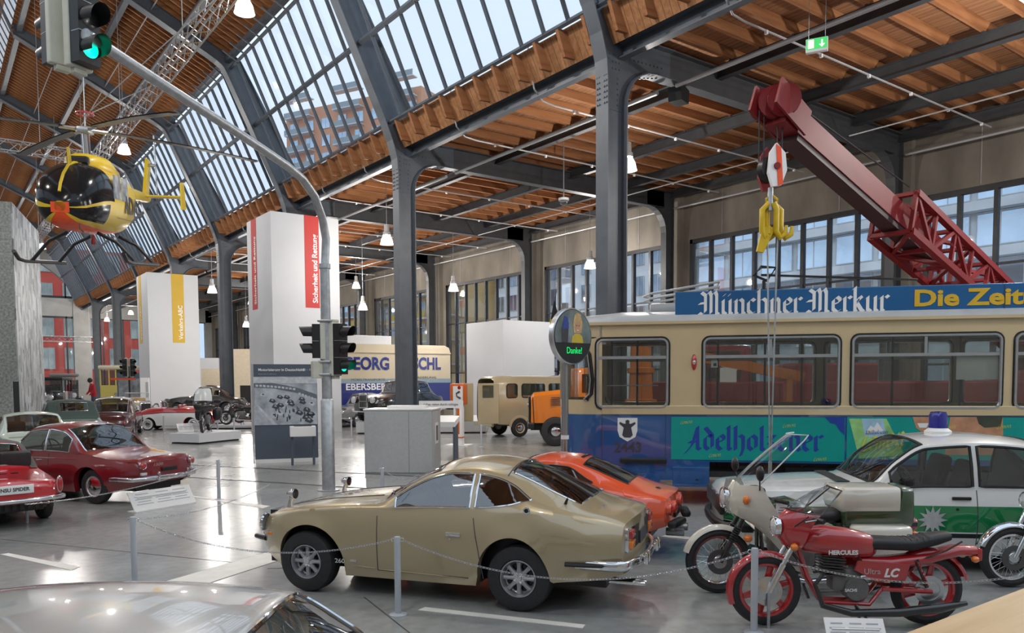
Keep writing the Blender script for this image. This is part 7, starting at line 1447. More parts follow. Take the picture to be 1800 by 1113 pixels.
# hook block, hooks and safety cable
hb = at(1355, 297, 12.0); hbl = empty('hook_block', hb, math.atan2(RGT.y, RGT.x) + .2, 'red and white striped crane hook block hanging from the boom tip', 'hook block'); cheek = [(0, .34), (.14, .2), (.17, -.05), (.08, -.28), (-.06, -.3), (-.13, -.1), (-.1, .2)]
mb().prism(cheek, .06, 'XZ', -.17).build('cheek_plate', WHITEP, hbl); mb().prism([(a * 1.05, b * 1.05) for a, b in cheek], .06, 'XZ', .1).build('cheek_plate', CRD, hbl); mb().prism([(-.02, .32), (.06, .27), (.1, -.26), (.02, -.29)], .012, 'XZ', -.184).build('red_stripe', HO, hbl); mb().cyl((-.0, -.2, 0), (0, .18, 0), .05, 12).build('axle', CRD, hbl, True); mb().lathe([(.001, -.08), (.19, -.08), (.15, 0), (.19, .08), (.001, .08)], 20, 'Y').build('pulley', BLACK, hbl, True)
for dx in (-.2, -.12, .1, .18): mb().cyl((dx, 0, .1), (dx, 0, TIPW.z - hb.z), .011, 6).build('hoist_rope', BLACK, hbl)
mb().cyl((0, 0, -.28), (0, 0, -.62), .04, 10).build('shackle', GALV, hbl, True)
hk = at(1356, 388, 12.0); hkl = empty('lifting_hook', hk, math.atan2(RGT.y, RGT.x), 'bundle of yellow lifting hooks under the striped hook block', 'hook'); YH = mat('hook_yellow', (.62, .42, .01), .45, 0, .1, 9)
for dx, dy in ((-.14, 0), (-.05, .06), (.06, -.04), (.15, .03)): mb().tube([(dx * .3, dy, .26), (dx, dy, .16), (dx, dy, -.16), (dx * 1.1 + .06, dy, -.26), (dx * 1.2 + .13, dy, -.2), (dx * 1.2 + .14, dy, -.08)], [.04, .045, .045, .045, .04, .025], 10).build('hook_arm', YH, hkl, True)
mb().prism([(-.14, -.1), (.06, -.1), (-.12, -.48), (-.22, -.46)], .06, 'XZ', -.03).build('hook_plate', YH, hkl); mb().tube([(.0, 0, .38), (.1, 0, .3), (0, 0, .2), (-.1, 0, .3)], .03, 8, closed=True).build('hook_eye', YH, hkl, True)
gb_ = Vector((hk.x, hk.y, 0)); mb().box((0, 0, .04 - hk.z), (.4, .4, .08)).build('floor_anchor', GALV, hkl)
for dx in (-.06, .1): mb().tube([(dx, 0, -.1), (.03 + dx * .1, 0, .9 - hk.z)], .013, 6).build('safety_cable', GALV, hkl)
mb().cyl((.03, 0, .9 - hk.z), (.03, 0, .05 - hk.z), .03, 8).build('tension_rod', GALV, hkl, True)
# ================================================================== vans and trucks
def boxy(root, x0, x1, w, z0, z1, m, nm, r=.2, taper=.0): return mb().box(((x0 + x1) / 2, 0, (z0 + z1) / 2), (x1 - x0, w, z1 - z0), bev=r).build(nm, m, root, True, 60)
def put_wheels(root, xs_, y, R_, w=.2, rr=None, m2=None, style='cap'):
    src = wheel_parts(style, R_, w, rr or R_ * .55, m2)
    for x_ in xs_:
        for s in (1, -1):
            o = inst(src[0], (x_, s * y, R_), (0, 0, 0 if s > 0 else PI), root)
            for ch in src[1:]: inst(ch, parent=o)
    for o in src: bpy.data.objects.remove(o)
VBE = paint('ivory_beige_paint', (.52, .44, .28)); bh = (RGT * .88 + FWD * .47).normalized(); bw = gnd(911, 768); bl_ = Vector((-bh.y, bh.x, 0)); bcen = bw + bh * 1.2 + bl_ * .75
VB = empty('ambulance_van', (bcen.x, bcen.y, 0), yaw_of(bh), 'beige ambulance van with open rear doors and a blue beacon', 'van'); rows = []
for x_, w_, zb_, zt_ in ((-2.2, .8, .55, 2.22), (-2.1, .86, .45, 2.3), (-1.2, .88, .42, 2.34), (1.4, .88, .42, 2.34), (2.0, .85, .45, 2.26), (2.25, .78, .5, 1.5), (2.3, .7, .55, 1.2)):
    rows.append([(x_, s * y_, z_) for s, y_, z_ in [(1, w_ * .9, zb_), (1, w_, zb_ + .2), (1, w_, 1.3), (1, w_ * .94, zt_ - .3), (1, w_ * .82, zt_ - .07), (1, w_ * .5, zt_), (-1, w_ * .5, zt_), (-1, w_ * .82, zt_ - .07), (-1, w_ * .94, zt_ - .3), (-1, w_, 1.3), (-1, w_, zb_ + .2), (-1, w_ * .9, zb_)]])
B = mb(); B.grid(rows); B.build('body', VBE, VB, True, 50); mb().box((0, 0, .5), (4.3, 1.6, .12)).build('floor_pan', DARKIN, VB); mb().box((-2.12, 0, 1.3), (.02, 1.3, 1.4), bev=.005).build('rear_opening', BLACK, VB)
for s in (1, -1):
    dr = mb().box((-2.2 - .38, s * .98, 1.3), (.78, .05, 1.5), rz=s * .35, bev=.02).build('rear_door', VBE, VB); mb().box((-2.6, s * 1.0 + s * .0, 1.75), (.4, .07, .45), rz=s * .35).build('door_window', CARGLASS, dr)
    for a_, b_ in ((-1.75, -1.3), (-1.1, -.1), (.1, 1.0), (1.15, 1.75)): wv = mb().prism([(p[0], p[1]) for p in rrect(a_, b_, 1.5, 2.02, .09)], .02 * s, 'XZ', s * .86).build('side_window', CARGLASS, VB); mb().tube([(p[0], s * .882, p[1]) for p in rrect(a_, b_, 1.5, 2.02, .09)], .018, 5, closed=True).build('window_gasket', BLACK, wv)
    for x_ in (-1.2, 1.2): rows = [[(x_ + r_ * math.cos(a), s * y_, .36 + r_ * math.sin(a)) for r_, y_ in ((.36, .885), (.42, .9), (.47, .88))] for a in np.linspace(.1, PI - .1, 13)]; mb().grid(rows).build('wheel_arch', VBE, VB, True); mb().lathe([(.001, 0), (.37, 0)], 24, 'Y', (x_, s * .884, .4)).build('arch_recess', BLACK, VB)
put_wheels(VB, (-1.2, 1.2), .84, .345, .18, .2, VBE); B = mb(); B.M = Matrix.Translation((1.2, 0, 2.33)); B.lathe([(.11, 0), (.1, .04), (.085, .05)], 16); bo = B.build('blue_beacon', WHITEP, VB, True); B = mb(); B.M = Matrix.Translation((1.2, 0, 2.37)); B.lathe([(.085, 0), (.08, .13), (.05, .18), (.001, .19)], 16); B.build('beacon_dome', MATS['blue_lens'], bo, True); mb().box((-2.3, 0, .48), (.1, 1.6, .14), bev=.03).build('rear_bumper', VBE, VB); mb().box((-1.6, 0, .95), (.9, .5, .12), bev=.03).build('stretcher', ALU, VB)
# orange municipal truck with snow blower chute
UOR = paint('municipal_orange_paint', (.75, .2, .01)); th = -RGT; tc_ = at(934, 770, 25.5); tc_.z = 0; UT = empty('municipal_truck', tc_ - th * 2.2 + FWD * .9, yaw_of(th), 'orange municipal truck with short bonnet behind the tram front', 'truck')
rows = []
for x_, w_, z_ in ((2.2, .55, 1.62), (2.1, .6, 1.75), (1.0, .72, 1.86), (.8, .74, 1.88)): rows.append([(x_, -w_, .75), (x_, -w_, z_ - .12), (x_, -w_ * .85, z_), (x_, w_ * .85, z_), (x_, w_, z_ - .12), (x_, w_, .75)])
B = mb(); B.grid(rows); B.f.append((0, 1, 2, 3, 4, 5)); B.build('bonnet', UOR, UT, True, 30); mb().box((2.24, 0, 1.2), (.06, .9, .85), bev=.03).build('grille', BLACK, UT)
for k in range(5): mb().box((1.3, .71, 1.35 + .06 * k), (.5, .02, .02)).build('bonnet_louvre', INK, UT)
B = mb(); B.lathe([(.001, 0), (.09, 0), (.09, .02), (.07, .03)], 18, 'X', (2.27, 0, 1.35)); B.build('star_badge', CHROME, UT); mb().box((2.2, 0, .66), (.2, 1.7, .2), bev=.03).build('front_bumper', BLACK, UT); boxy(UT, -.9, .85, 1.8, .8, 2.55, UOR, 'cab', .1); mb().box((0, .91, 2.05), (1.1, .02, .6)).build('cab_window', CARGLASS, UT); boxy(UT, -2.6, -1.0, 1.9, .9, 1.5, UOR, 'flatbed', .04); put_wheels(UT, (1.4, -1.5), .75, .48, .25, .26, BLACK); mb().box((0, 0, .65), (4.4, .8, .3)).build('chassis', BLACK, UT)
for s in (1, -1): mb().tube([(2.1, s * .8, .6), (2.15, s * .85, 1.6)], .015, 6).build('marker_rod', BLACK, UT)
sb = at(1126, 760, 17.6); sb.z = 0; SB = empty('snow_blower', sb, yaw_of(TX), 'orange snow blower with an upright chute behind the tram cab', 'snow blower'); mb().box((0, 0, .5), (1.4, 1.0, .9), bev=.1).build('housing', UOR, SB, True); B = mb(); B.lathe([(.3, .9), (.3, 1.6), (.36, 1.6), (.36, 1.72), (.27, 1.74), (.25, 2.3), (.3, 2.32), (.3, 2.42), (.24, 2.44), (.22, 3.2), (.001, 3.3)], 20); B.build('chute', UOR, SB, True); mb().box((.25, 0, 3.25), (.7, .4, .3), bev=.08).build('deflector', UOR, SB, True)
rp = at(1285, 690, 17.4); rp.z = 0; RPO = empty('loading_ramp', rp, yaw_of(TX), 'orange sloping conveyor ramp behind the tram windows', 'ramp'); mb().bar((-1.1, 0, 2.75), (1.5, 0, 2.2), .5, .22).build('conveyor', UOR, RPO); 
for x_, z_ in ((-.9, 2.7), (1.2, 2.25)): mb().box((x_, 0, z_ / 2), (.12, .5, z_)).build('leg', UOR, RPO)
# furniture van
FV0, FV1 = at(552, 690, 38.4), at(792, 690, 42.6); d_ = FV1 - FV0; FVx = Vector((d_.x, d_.y, 0)).normalized(); FVy = Vector((-FVx.y, FVx.x, 0)); fl_ = Vector((d_.x, d_.y, 0)).length; FVr = empty('furniture_van', (FV0.x, FV0.y, 0), math.atan2(d_.y, d_.x), 'cream and blue furniture van with large blue lettering', 'van'); FCR = paint('van_cream_paint', (.58, .5, .36)); FBL = paint('van_blue_paint', (.015, .03, .2))
def fvp(px, py): r = ray(px, py); o = Vector((0, 0, EYE)) - Vector((FV0.x, FV0.y, 0)); t_ = -o.dot(FVy) / r.dot(FVy); p = o + r * t_; return p.dot(FVx), p.z
ztop = fvp(700, 606)[1]; zbl = fvp(700, 673)[1]
rr_ = [(0, 1.0), (fl_, 1.0), (fl_, ztop - .35), (fl_ - .08, ztop - .12), (fl_ - .35, ztop), (.2, ztop), (0, ztop - .2)]; mb().prism(rr_, 2.3, 'XZ', 0).build('body', FCR, FVr); mb().box((fl_ / 2, -.01, (zbl + .9) / 2), (fl_ + .02, .02, zbl - .9)).build('blue_band', FBL, FVr); mb().box((fl_ / 2, -.012, zbl + .1), (fl_ + .02, .02, .22)).build('grey_stripe', mat('van_grey_blue', (.25, .33, .38), .4), FVr); mb().box((fl_ / 2, -.03, ztop - .42), (fl_ + .04, .05, .05)).build('roof_moulding', FCR, FVr)
def fit_text(s_, a, b, py, size, m, bold=.0):
    x0, z0 = fvp(a, py); x1, _ = fvp(b, py); o = text(s_, size, m, FVr, 'van_lettering', ((x0 + x1) / 2, -.024, z0), (PI / 2, 0, 0), bold=bold); xv = [v.co.x for v in o.data.vertices]; k = (x1 - x0) / (max(xv) - min(xv))
    for v in o.data.vertices: v.co.x *= k
fit_text('GEORG', 603, 684, 640, .86, FBL, .03); fit_text('PÖSCHL', 698, 774, 640, .86, FBL, .03); fit_text('MÖBELTRANSPORTE', 617, 676, 668, .16, INK); fit_text('BEFÖRDERUNG', 716, 766, 664, .16, INK); fit_text('EBERSBERG', 608, 690, 681, .45, WHITEP, .01)
mb().box((fl_ / 2 - 1.6, 1.1, ztop + .2), (4.2, 1.6, .5), bev=.03).build('roof_box', WHITE, FVr)
VE = empty('axle', (fl_ / 2, 1.15, 0)); VE.parent = FVr; put_wheels(VE, (-1.8, 1.8), .95, .5, .26, .27, FCR)
for o in list(VE.children): o.parent = FVr; o.location = o.location + Vector((fl_ / 2, 1.15, 0))
bpy.data.objects.remove(VE)
# ================================================================== small things
sp_ = at(993, 700, 12.1); SD = empty('speed_display', (sp_.x, sp_.y, 0), yaw_of((-FWD * .74 + RGT * .67).normalized()), 'oval feedback display showing a portrait and green lettering on a steel post', 'display sign'); zt_ = at(993, 533, 12.1).z; zc_d = at(1004, 592, 12.1).z
mb().lathe([(.001, 0), (.12, 0), (.12, .02), (.055, .025), (.055, zt_), (.001, zt_)], 20).build('post', mat('stainless_post', (.5, .5, .5), .25, 1.0, .1, 20, stretch=(1, 1, .05)), SD, True, 50); mb().lathe([(.058, at(993, 772, 12.1).z), (.062, at(993, 772, 12.1).z), (.062, at(993, 765, 12.1).z), (.058, at(993, 765, 12.1).z)], 20).build('post_band', WHITEP, SD)
RD = .41
def disc(r, x_, m, nm, n=40, z0=None, z1=None, par=None):
    pts = [(r * math.cos(a), r * math.sin(a)) for a in np.linspace(0, 2 * PI, n + 1)[:-1]]; pts = [(a, min(z1 if z1 is not None else 9, max(z0 if z0 is not None else -9, b))) for a, b in pts]; return mb().prism([(a, zc_d + b) for a, b in pts], .004, 'YZ', x_).build(nm, m, par or SD)
mb().lathe([(RD, .07), (RD + .02, .06), (RD + .02, -.02), (RD * .7, -.14), (.001, -.15)], 40, 'X', (.1, 0, zc_d)).build('housing', ALU, SD, True); scn = disc(RD, .17, BLACK, 'screen'); disc(RD * .97, .1745, mat('photo_street_grey', (.16, .2, .19), .3, 0, .5, 3), 'portrait_photo', z0=-.1, par=scn)
def dp(pts, m, nm, k): mb().prism([(a, zc_d + b) for a, b in pts], .001, 'YZ', .179 + .0012 * k).build(nm, m, scn)
dp([(-.04, -.1), (.22, -.1), (.2, .0), (.13, .04), (.05, .04), (-.02, 0)], mat('print_yellow', (.6, .45, .04), .4), 'printed_shirt', 1); dp([(.01, .05), (.18, .05), (.2, .2), (.16, .33), (.09, .36), (.03, .33), (-.005, .2)], mat('print_blond', (.55, .38, .16), .4, 0, .3, 20), 'printed_hair', 2); dp([(.06, .17), (.08, .17), (.08, .155), (.06, .155)], INK, 'printed_eye', 5); dp([(.11, .17), (.13, .17), (.13, .155), (.11, .155)], INK, 'printed_eye', 5); dp([(.07, .1), (.12, .1), (.105, .085), (.085, .085)], WHITEP, 'printed_smile', 5); dp([(.055, .06), (.135, .06), (.155, .14), (.14, .22), (.05, .22), (.035, .14)], mat('print_skin', (.55, .3, .2), .4), 'printed_face', 3); dp([(-.25, -.1), (-.12, -.1), (-.1, .2), (-.2, .28), (-.26, .1)], INK, 'printed_figure', 1); dp([(-.24, .1), (-.1, .12), (-.12, .28), (-.2, .3)], mat('print_blue', (.03, .06, .3), .4), 'printed_jacket', 2)
dt = text('Danke!', .14, mat('green_led', (0, .3, .1), .4, emit=(.02, .7, .15), estr=.8), scn, 'led_lettering', (.184, .02, zc_d - .22), (PI / 2, 0, PI / 2), sx=.85)
fp = at(976, 575, 14.4); PF = empty('pennant', fp, math.atan2(RGT.y, RGT.x), 'small black and yellow pennant on a thin stick above the tram front', 'flag'); mb().cyl((0, 0, -.35), (0, 0, .55), .008, 6).build('stick', BLACK, PF); mb().prism([(-.02, .5), (.05, .25), (.06, .1), (-.08, .15)], .012, 'XZ', 0).build('cloth', BLACK, PF); mb().prism([(-.1, .13), (.0, .16), (.1, .25), (.1, .05), (.02, -.02), (-.09, .03)], .01, 'XZ', .004).build('yellow_field', YH, PF)
ex = at(1436, 80, 15.6); EX = empty('exit_sign', ex, math.atan2(RGT.y, RGT.x) - .45, 'lit green and white emergency exit sign hanging from the aisle ceiling', 'sign'); mb().box((0, 0, 0), (.4, .1, .26), bev=.01).build('case', WHITEP, EX); eg = mb().box((0, -.053, .02), (.38, .006, .2)).build('face', mat('exit_green', (.02, .35, .08), .4, emit=(.05, .6, .15), estr=.7), EX); lw_ = mat('exit_white', (.9, .9, .7), .4, emit=(.9, .9, .6), estr=.8)
for pts in ([(.08, .08), (.11, .08), (.11, -.0), (.15, -.0), (.095, -.06), (.04, -.0), (.08, -.0)], [(-.16, .1), (-.05, .1), (-.05, -.06), (-.16, -.06)]): mb().prism(pts, .003, 'XZ', -.06).build('pictogram', lw_, eg)
for dx in (-.15, .15): mb().cyl((dx, 0, .13), (dx, 0, 10.2 - ex.z), .006, 5).build('hanger_wire', GALV, EX)
sk = at(1211, 192, 19.2); SK_ = empty('loudspeaker', (sk.x, FY[2] - .02, 9.29), .3, 'black loudspeaker box hung under the first girder', 'loudspeaker'); mb().prism([(-.2, -.42), (.22, -.42), (.26, -.1), (.0, -.05), (-.26, -.1)], .34, 'XZ', -.17).build('cabinet', BLACK, SK_); mb().box((0, 0, -.03), (.1, .1, .07)).build('bracket', BLACK, SK_)
dc = at(991, 356, 27.0); DC = empty('dome_camera', dc, 0, 'small dome camera hanging under the aisle girder', 'camera'); B = mb(); B.ball((0, 0, 0), .14, 14, 8, (1, 1, .8)); B.build('dome', CLEAR, DC, True); mb().lathe([(.18, .06), (.18, .14), (.001, .14)], 18).build('mount', WHITEP, DC, True); mb().cyl((0, 0, .14), (0, 0, 10.2 - dc.z), .02, 6).build('stem', GALV, DC)
# ---- visitor in a red jacket
vp = at(165, 690, 40.2); PR = empty('person', (vp.x, vp.y, .551), yaw_of(Vector((-.9, -.2, 0))), 'visitor in a red jacket leaning forward near the vintage limousines', 'person')
def limb(pts, rs, B, n=10): B.tube(pts, rs, n)
me = bpy.data.meshes.new('body'); jv = [(0, 0, .95), (.02, 0, 1.15), (.06, 0, 1.38), (.1, 0, 1.5), (.14, 0, 1.58), (.2, 0, 1.7), (0, .1, .9), (.02, .11, .5), (-.02, .11, .08), (.1, .12, .04), (0, -.1, .9), (.04, -.11, .5), (.02, -.11, .08), (.14, -.12, .04), (.06, .19, 1.42), (.1, .24, 1.15), (.26, .2, .98), (.33, .18, .96), (.06, -.19, 1.42), (.12, -.24, 1.15), (.28, -.18, 1.0), (.35, -.16, .98)]
je = [(0, 1), (1, 2), (2, 3), (3, 4), (4, 5), (0, 6), (6, 7), (7, 8), (8, 9), (0, 10), (10, 11), (11, 12), (12, 13), (2, 14), (14, 15), (15, 16), (16, 17), (2, 18), (18, 19), (19, 20), (20, 21)]; jr = [.15, .15, .17, .08, .06, .1, .1, .07, .045, .045, .1, .07, .045, .045, .08, .06, .045, .03, .08, .06, .045, .03]
me.from_pydata(jv, je, []); po = bpy.data.objects.new('body', me); COL.objects.link(po); md = po.modifiers.new('skin', 'SKIN'); sd_ = po.modifiers.new('sub', 'SUBSURF'); sd_.levels = 2; sd_.render_levels = 2
for k, r_ in enumerate(jr): me.skin_vertices[0].data[k].radius = (r_, r_)
me.skin_vertices[0].data[0].use_root = True
dg = bpy.context.evaluated_depsgraph_get(); m2_ = bpy.data.meshes.new_from_object(po.evaluated_get(dg)); bpy.data.objects.remove(po); m2_.name = 'body'
for k, m in enumerate((mat('person_red_jacket', (.35, .01, .015), .8, 0, .1, 20), mat('person_jeans', (.06, .075, .11), .85, 0, .15, 30), mat('person_skin', (.5, .28, .2), .6), mat('person_shoes', (.03, .025, .02), .6))): m2_.materials.append(m)
for p in m2_.polygons: z_ = p.center.z; p.material_index = 2 if z_ > 1.53 or (p.center.x > .3 and z_ < 1.1 and z_ > .85) else (0 if z_ > .88 else (3 if z_ < .09 else 1)); p.use_smooth = True
pb_ = bpy.data.objects.new('body', m2_); COL.objects.link(pb_); pb_.parent = PR; B = mb(); B.ball((.17, 0, 1.7), .115, 14, 10, (1.05, .9, 1.12)); B.build('hair', mat('dark_hair', (.015, .012, .01), .8, 0, .3, 40), PR, True)
for s in (1, -1): mb().ball((.295, s * .035, 1.66), .014, 8, 6).build('eye', INK, PR, True)
mb().ball((.305, 0, 1.635), .022, 8, 6, (1, .7, 1.2)).build('nose', MATS['person_skin'], PR, True)
# ---- yellow veteran tram and panels far behind
fy = at(197, 690, 62); YT = empty('veteran_tram', (fy.x, fy.y, 0), math.atan2(RGT.y, RGT.x) + .1, 'small yellow veteran tram car far behind the visitor', 'tram'); YP = paint('veteran_yellow_paint', (.5, .42, .1)); mb().box((.5, 1.5, 1.15), (2.4, 4.0, 1.5), bev=.05).build('lower_body', YP, YT)
for x_ in (-.65, .0, .5, 1.1, 1.65):
    for y_ in (-.45, 3.45): mb().box((x_, y_, 2.5), (.1, .1, 1.3)).build('window_post', YP, YT)
mb().box((.5, 1.5, 3.3), (2.6, 4.3, .35), bev=.14).build('roof', paint('veteran_cream', (.55, .5, .35)), YT, True); mb().box((.5, -.45, 2.45), (2.1, .03, 1.2)).build('pane', CARGLASS, YT); mb().box((.5, 1.5, .3), (1.8, 3.4, .5)).build('undercarriage', BLACK, YT); mb().lathe([(.001, 0), (.14, 0), (.1, .05)], 16, 'Y', (.5, -.55, 1.2)).build('headlamp', CHROME, YT)
fp_ = at(228, 690, 56); t = empty('landscape_panel', (fp_.x, fp_.y, 0), math.atan2(RGT.y, RGT.x), 'dark display panel with a black and white landscape photograph', 'display panel'); mb().box((0, 0, 1.4), (1.7, .12, 2.8)).build('board', SLATE, t); mb().box((0, -.065, 1.6), (1.5, .01, 1.6)).build('print', mat('landscape_print', (.2, .22, .24), .5, 0, .6, 2.5), t)
ft = at(228, 690, 52); t = empty('demonstration_signal', (ft.x, ft.y, 0), 0, 'dark traffic signal on a post before the landscape panel', 'traffic light'); mb().cyl((0, 0, 0), (0, 0, 3.2), .06, 10).build('post', BLACK, t, True); signal_head(t, Vector((.2, -.1, 3.1)), Vector((.3, -.95, 0)), [ODIM, ODIM, ODIM], .38); signal_head(t, Vector((-.25, -.0, 3.1)), Vector((-.9, -.4, 0)), [ODIM, ODIM, ODIM], .38); mb().box((-.4, -.1, 2.35), (1.6, .04, .12)).build('barrier_arm', HO, t)
# ================================================================== the street outside
struct(mb().box((60, 60, -.35), (400, 400, .2)).build('ground', mat('asphalt', (.3, .3, .31), .8, 0, .2, 2)), 'grey street outside the hall')
def building(name, label, o, ux, L_, H_, depth, wallm, winm, nx, nz, fw=.7, fh=.66, fl=3.3, z0=.6, bands=None, balc=None, frame=None):
    ux = Vector(ux).normalized(); t = empty(name, o, math.atan2(ux.y, ux.x), label, 'building'); mb().box((L_ / 2, depth / 2, H_ / 2), (L_, depth, H_)).build('wall', wallm, t); W_, Hh = L_ / nx * fw, fl * fh; w0 = None
    frame = frame or mat('facade_frame_white', (.7, .7, .7), .5)
    for j in range(nz):
        for i in range(nx):
            p = (L_ / nx * (i + .5), -.03, z0 + fl * (j + .5))
            if p[2] + Hh / 2 > H_: continue
            if w0 is None: w0 = mb().box((0, 0, 0), (W_, .1, Hh)).build('window', winm, t, loc=p); f0 = mb().tube([(-W_ / 2, -.06, -Hh / 2), (W_ / 2, -.06, -Hh / 2), (W_ / 2, -.06, Hh / 2), (-W_ / 2, -.06, Hh / 2)], .06, 4, closed=True).bar((0, -.06, -Hh / 2), (0, -.06, Hh / 2), .07).build('window_frame', frame, w0)
            else: w = inst(w0, p, parent=t); inst(f0, parent=w)
        if bands: mb().box((L_ / 2, -.5, z0 + fl * j - .1), (L_, 1.2, .7)).build('floor_band', bands, t)
        if balc and j:
            for i in range(0, nx, 3): b = mb().box((L_ / nx * (i + 1), -.8, z0 + fl * j), (L_ / nx * 1.6, 1.6, .2)).build('balcony', frame, t); mb().box((L_ / nx * (i + 1), -1.58, z0 + fl * j + .6), (L_ / nx * 1.6, .05, 1.0)).build('balcony_rail', balc, b)
    return t
OGL = mat('office_glass', (.5, .62, .75), .08, .75, .25, .25); DGL = mat('dark_flat_glass', (.25, .3, .36), .1, .6, .4, .3)
building('office_building', 'grey terraced office building with glass bands outside the windows', (64, -45, 0), (0, 1, 0), 99, 30, 14, mat('office_concrete', (.62, .64, .65), .8, 0, .1, .4), OGL, 26, 8, .86, .7, 3.5, 1, bands=mat('office_band', (.72, .74, .75), .7, 0, .1, .5)).rotation_euler = (0, 0, PI / 2)
building('white_apartment_block', 'white apartment block with dark windows outside', (62, 56, 0), (0, 1, 0), 31, 26, 12, mat('white_render', (.82, .82, .82), .8, 0, .04, .5), DGL, 11, 8, .55, .62, 3.2, 1)
building('yellow_apartment_block', 'ochre yellow apartment block with balconies outside', (58, 89, 0), (0, 1, 0), 32, 25, 12, mat('ochre_render', (.75, .52, .24), .8, 0, .06, .5), DGL, 14, 7, .5, .62, 3.3, 1, balc=mat('yellow_rail', (.6, .4, .05), .6))
building('red_building', 'bright red building with tall windows beyond the end wall', (60, 124, 0), (-1, 0, 0), 56, 20.5, 12, mat('red_facade', (.85, .12, .075), .7, 0, .05, .5), mat('red_building_glass', (.5, .5, .42), .2, 0, .5, .4), 20, 4, .55, .66, 4.4, 3.2, frame=mat('pale_frame', (.6, .6, .55), .6))
bpy.data.objects['red_building'].rotation_euler = (0, 0, 0); bpy.data.objects['red_building'].location = (-30, 124, 0)
for nm in ('white_apartment_block', 'yellow_apartment_block', 'office_building'): o = bpy.data.objects[nm]; o.rotation_euler = (0, 0, -PI / 2); o.location = (o.location.x, o.location.y + {'office_building': 99, 'white_apartment_block': 31, 'yellow_apartment_block': 32}[nm], 0)
bo_ = at(742, 300, 150); bo2 = at(505, 300, 165); d_ = bo_ - bo2; tw_ = building('orange_tower_block', 'orange residential tower seen through the skylight', (bo2.x, bo2.y, 0), (d_.x, d_.y, 0), Vector((d_.x, d_.y, 0)).length, at(600, 178, 158).z, 18, mat('orange_render', (.72, .36, .22), .8, 0, .05, .3), OGL, 8, 18, .5, .6, 3.4, 1, balc=mat('grey_rail', (.35, .4, .42), .5))
# ================================================================== lamps
LAMPSHELL = mat('lamp_housing', (0.5, 0.5, 0.5), 0.4, 0.3, 0.05, 9)
def prismatic():
    m = bpy.data.materials.new('lit_prismatic_glass'); m.use_nodes = True; N = m.node_tree.nodes; L = m.node_tree.links; N.remove(N['Principled BSDF'])
    tr = N.new('ShaderNodeBsdfTransparent'); em = N.new('ShaderNodeEmission'); em.inputs['Color'].default_value = (1.0, .94, .84, 1); mx = N.new('ShaderNodeMixShader')
    tc = N.new('ShaderNodeTexCoord'); wv = N.new('ShaderNodeTexWave'); wv.inputs['Scale'].default_value = 9; L.new(tc.outputs['Object'], wv.inputs['Vector']); mr = N.new('ShaderNodeMapRange'); mr.inputs['To Min'].default_value = 2.2; mr.inputs['To Max'].default_value = 3.6; L.new(wv.outputs['Fac'], mr.inputs['Value']); L.new(mr.outputs['Result'], em.inputs['Strength'])
    mx.inputs['Fac'].default_value = .4; L.new(tr.outputs[0], mx.inputs[1]); L.new(em.outputs[0], mx.inputs[2]); L.new(mx.outputs[0], N['Material Output'].inputs['Surface']); return m
LAMPGLOW = prismatic()
LD = bpy.data.lights.new('lamp_bulb', 'POINT'); LD.energy = LAMP_W; LD.color = (1.0, 0.955, 0.9); LD.shadow_soft_size = 0.14
def make_lamp():
    t = empty('pendant_lamp'); 
    mb().lathe([(0.02, 0.78), (0.1, 0.76), (0.11, 0.5), (0.15, 0.47), (0.15, 0.36), (0.06, 0.34)], 16).build('ballast_housing', LAMPSHELL, t, True)
    mb().lathe([(0.06, 0.36), (0.15, 0.33), (0.22, 0.2), (0.25, 0.05), (0.27, 0.0), (0.25, 0.0), (0.2, 0.04)], 18).build('glass_shade', LAMPGLOW, t, True)
    mb().cyl((0, 0, 0.78), (0, 0, 3.0), 0.012, 6).build('suspension_cable', GALV, t)
    return t
lamp0 = None
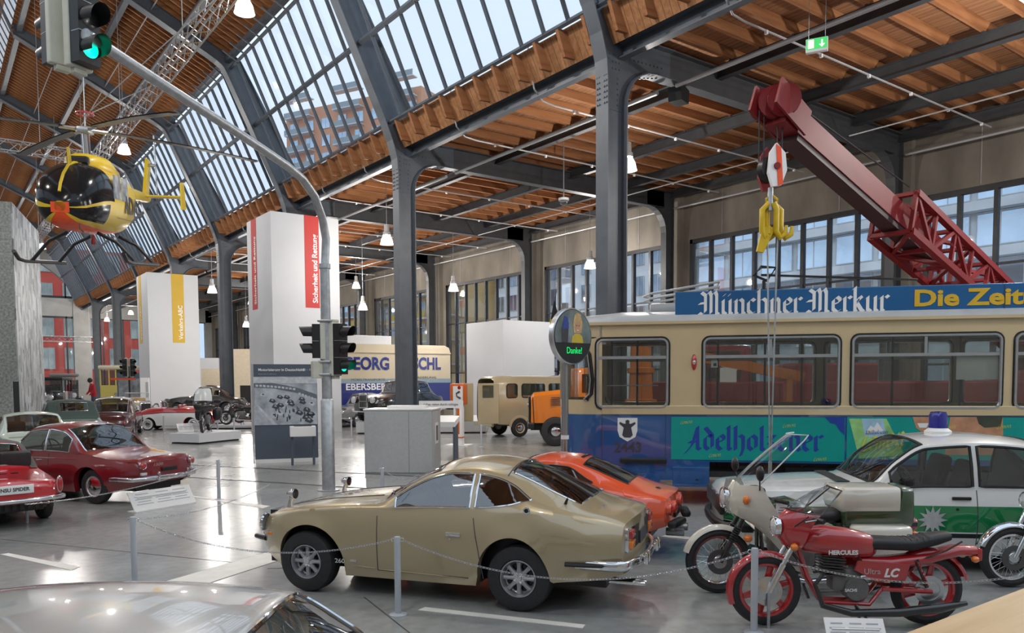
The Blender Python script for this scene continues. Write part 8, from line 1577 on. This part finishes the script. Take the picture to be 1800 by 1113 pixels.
def lamp(p, label, grp, cable=2.0):
    global lamp0
    if lamp0 is None: lamp0 = make_lamp(); t = lamp0
    else: t = copy_tree(lamp0)
    t.location = p; tag(t, label, 'lamp', grp)
    for ch in t.children:
        if ch.name.startswith('suspension'): ch.location = (0, 0, 0.78); ch.data = ch.data if False else ch.data; ch.scale = (1, 1, max(0.05, (cable - .78)) / 2.22); ch.location = (0, 0, 0.78 * (1 - ch.scale[2]))
    lo = bpy.data.objects.new('bulb_light', LD); COL.objects.link(lo); lo.parent = t; lo.location = (0, 0, 0.12)
def roofz(x): return 15.3 + (10.3 - x) / 6.6 * 3.15 + .005
NL = 'lit bell-shaped pendant lamp hanging high under the nave roof'
for y in (3, 12, 21.0, 36.6, 56, 66, 82):
    for x in (7.0,): lamp((x, y, 11.75), {21.0: 'lit pendant lamp under the nave roof above the signal mast arm', 36.6: 'lit pendant lamp right behind the helicopter rotor', 56: 'lit pendant lamp just beyond the helicopter skids', 66: 'lit pendant lamp before the arched end window'}.get(y, NL), 'nave pendant lamps', roofz(x) - 11.75)
for y in (2, 12, 22, 32, 44, 56, 70):
    lamp((-3.0, y, 12.5), 'lit bell-shaped pendant lamp over the far side of the nave', 'far nave pendant lamps', 7.11)
AL = 'lit bell-shaped pendant lamp under the low wooden aisle ceiling'
for px_, py_, f in ((1103, 300, 22), (680, 430, 31), (797, 512, 40), (1037, 472, 35), (638, 545, 44), (373, 515, 44), (433, 575, 56.5), (230, 553, 75), (188, 565, 77)):
    p = at(px_, py_, f); lamp(p, {1103: 'lit pendant lamp beside the riveted column behind the tram', 680: 'lit pendant lamp beside the column next to the red banner tower', 797: 'lit pendant lamp above the end of the furniture van', 1037: 'lit pendant lamp by the window wall above the tram front', 638: 'lit pendant lamp above the middle of the furniture van', 373: 'lit pendant lamp between the two banner towers', 433: 'lit pendant lamp far back beside the red banner tower', 230: 'lit pendant lamp above the dark demonstration signal', 188: 'lit pendant lamp above the yellow veteran tram'}.get(px_, AL), 'aisle pendant lamps', 10.34 - p.z)
for p in ((18, 6, 8.0), (23, 3, 8.0), (15.5, -1, 8), (17, 40, 8), (22, 46, 8), (20, 60, 8), (17, 72, 8)):
    lamp(Vector(p), AL, 'aisle pendant lamps', 10.34 - p[2])
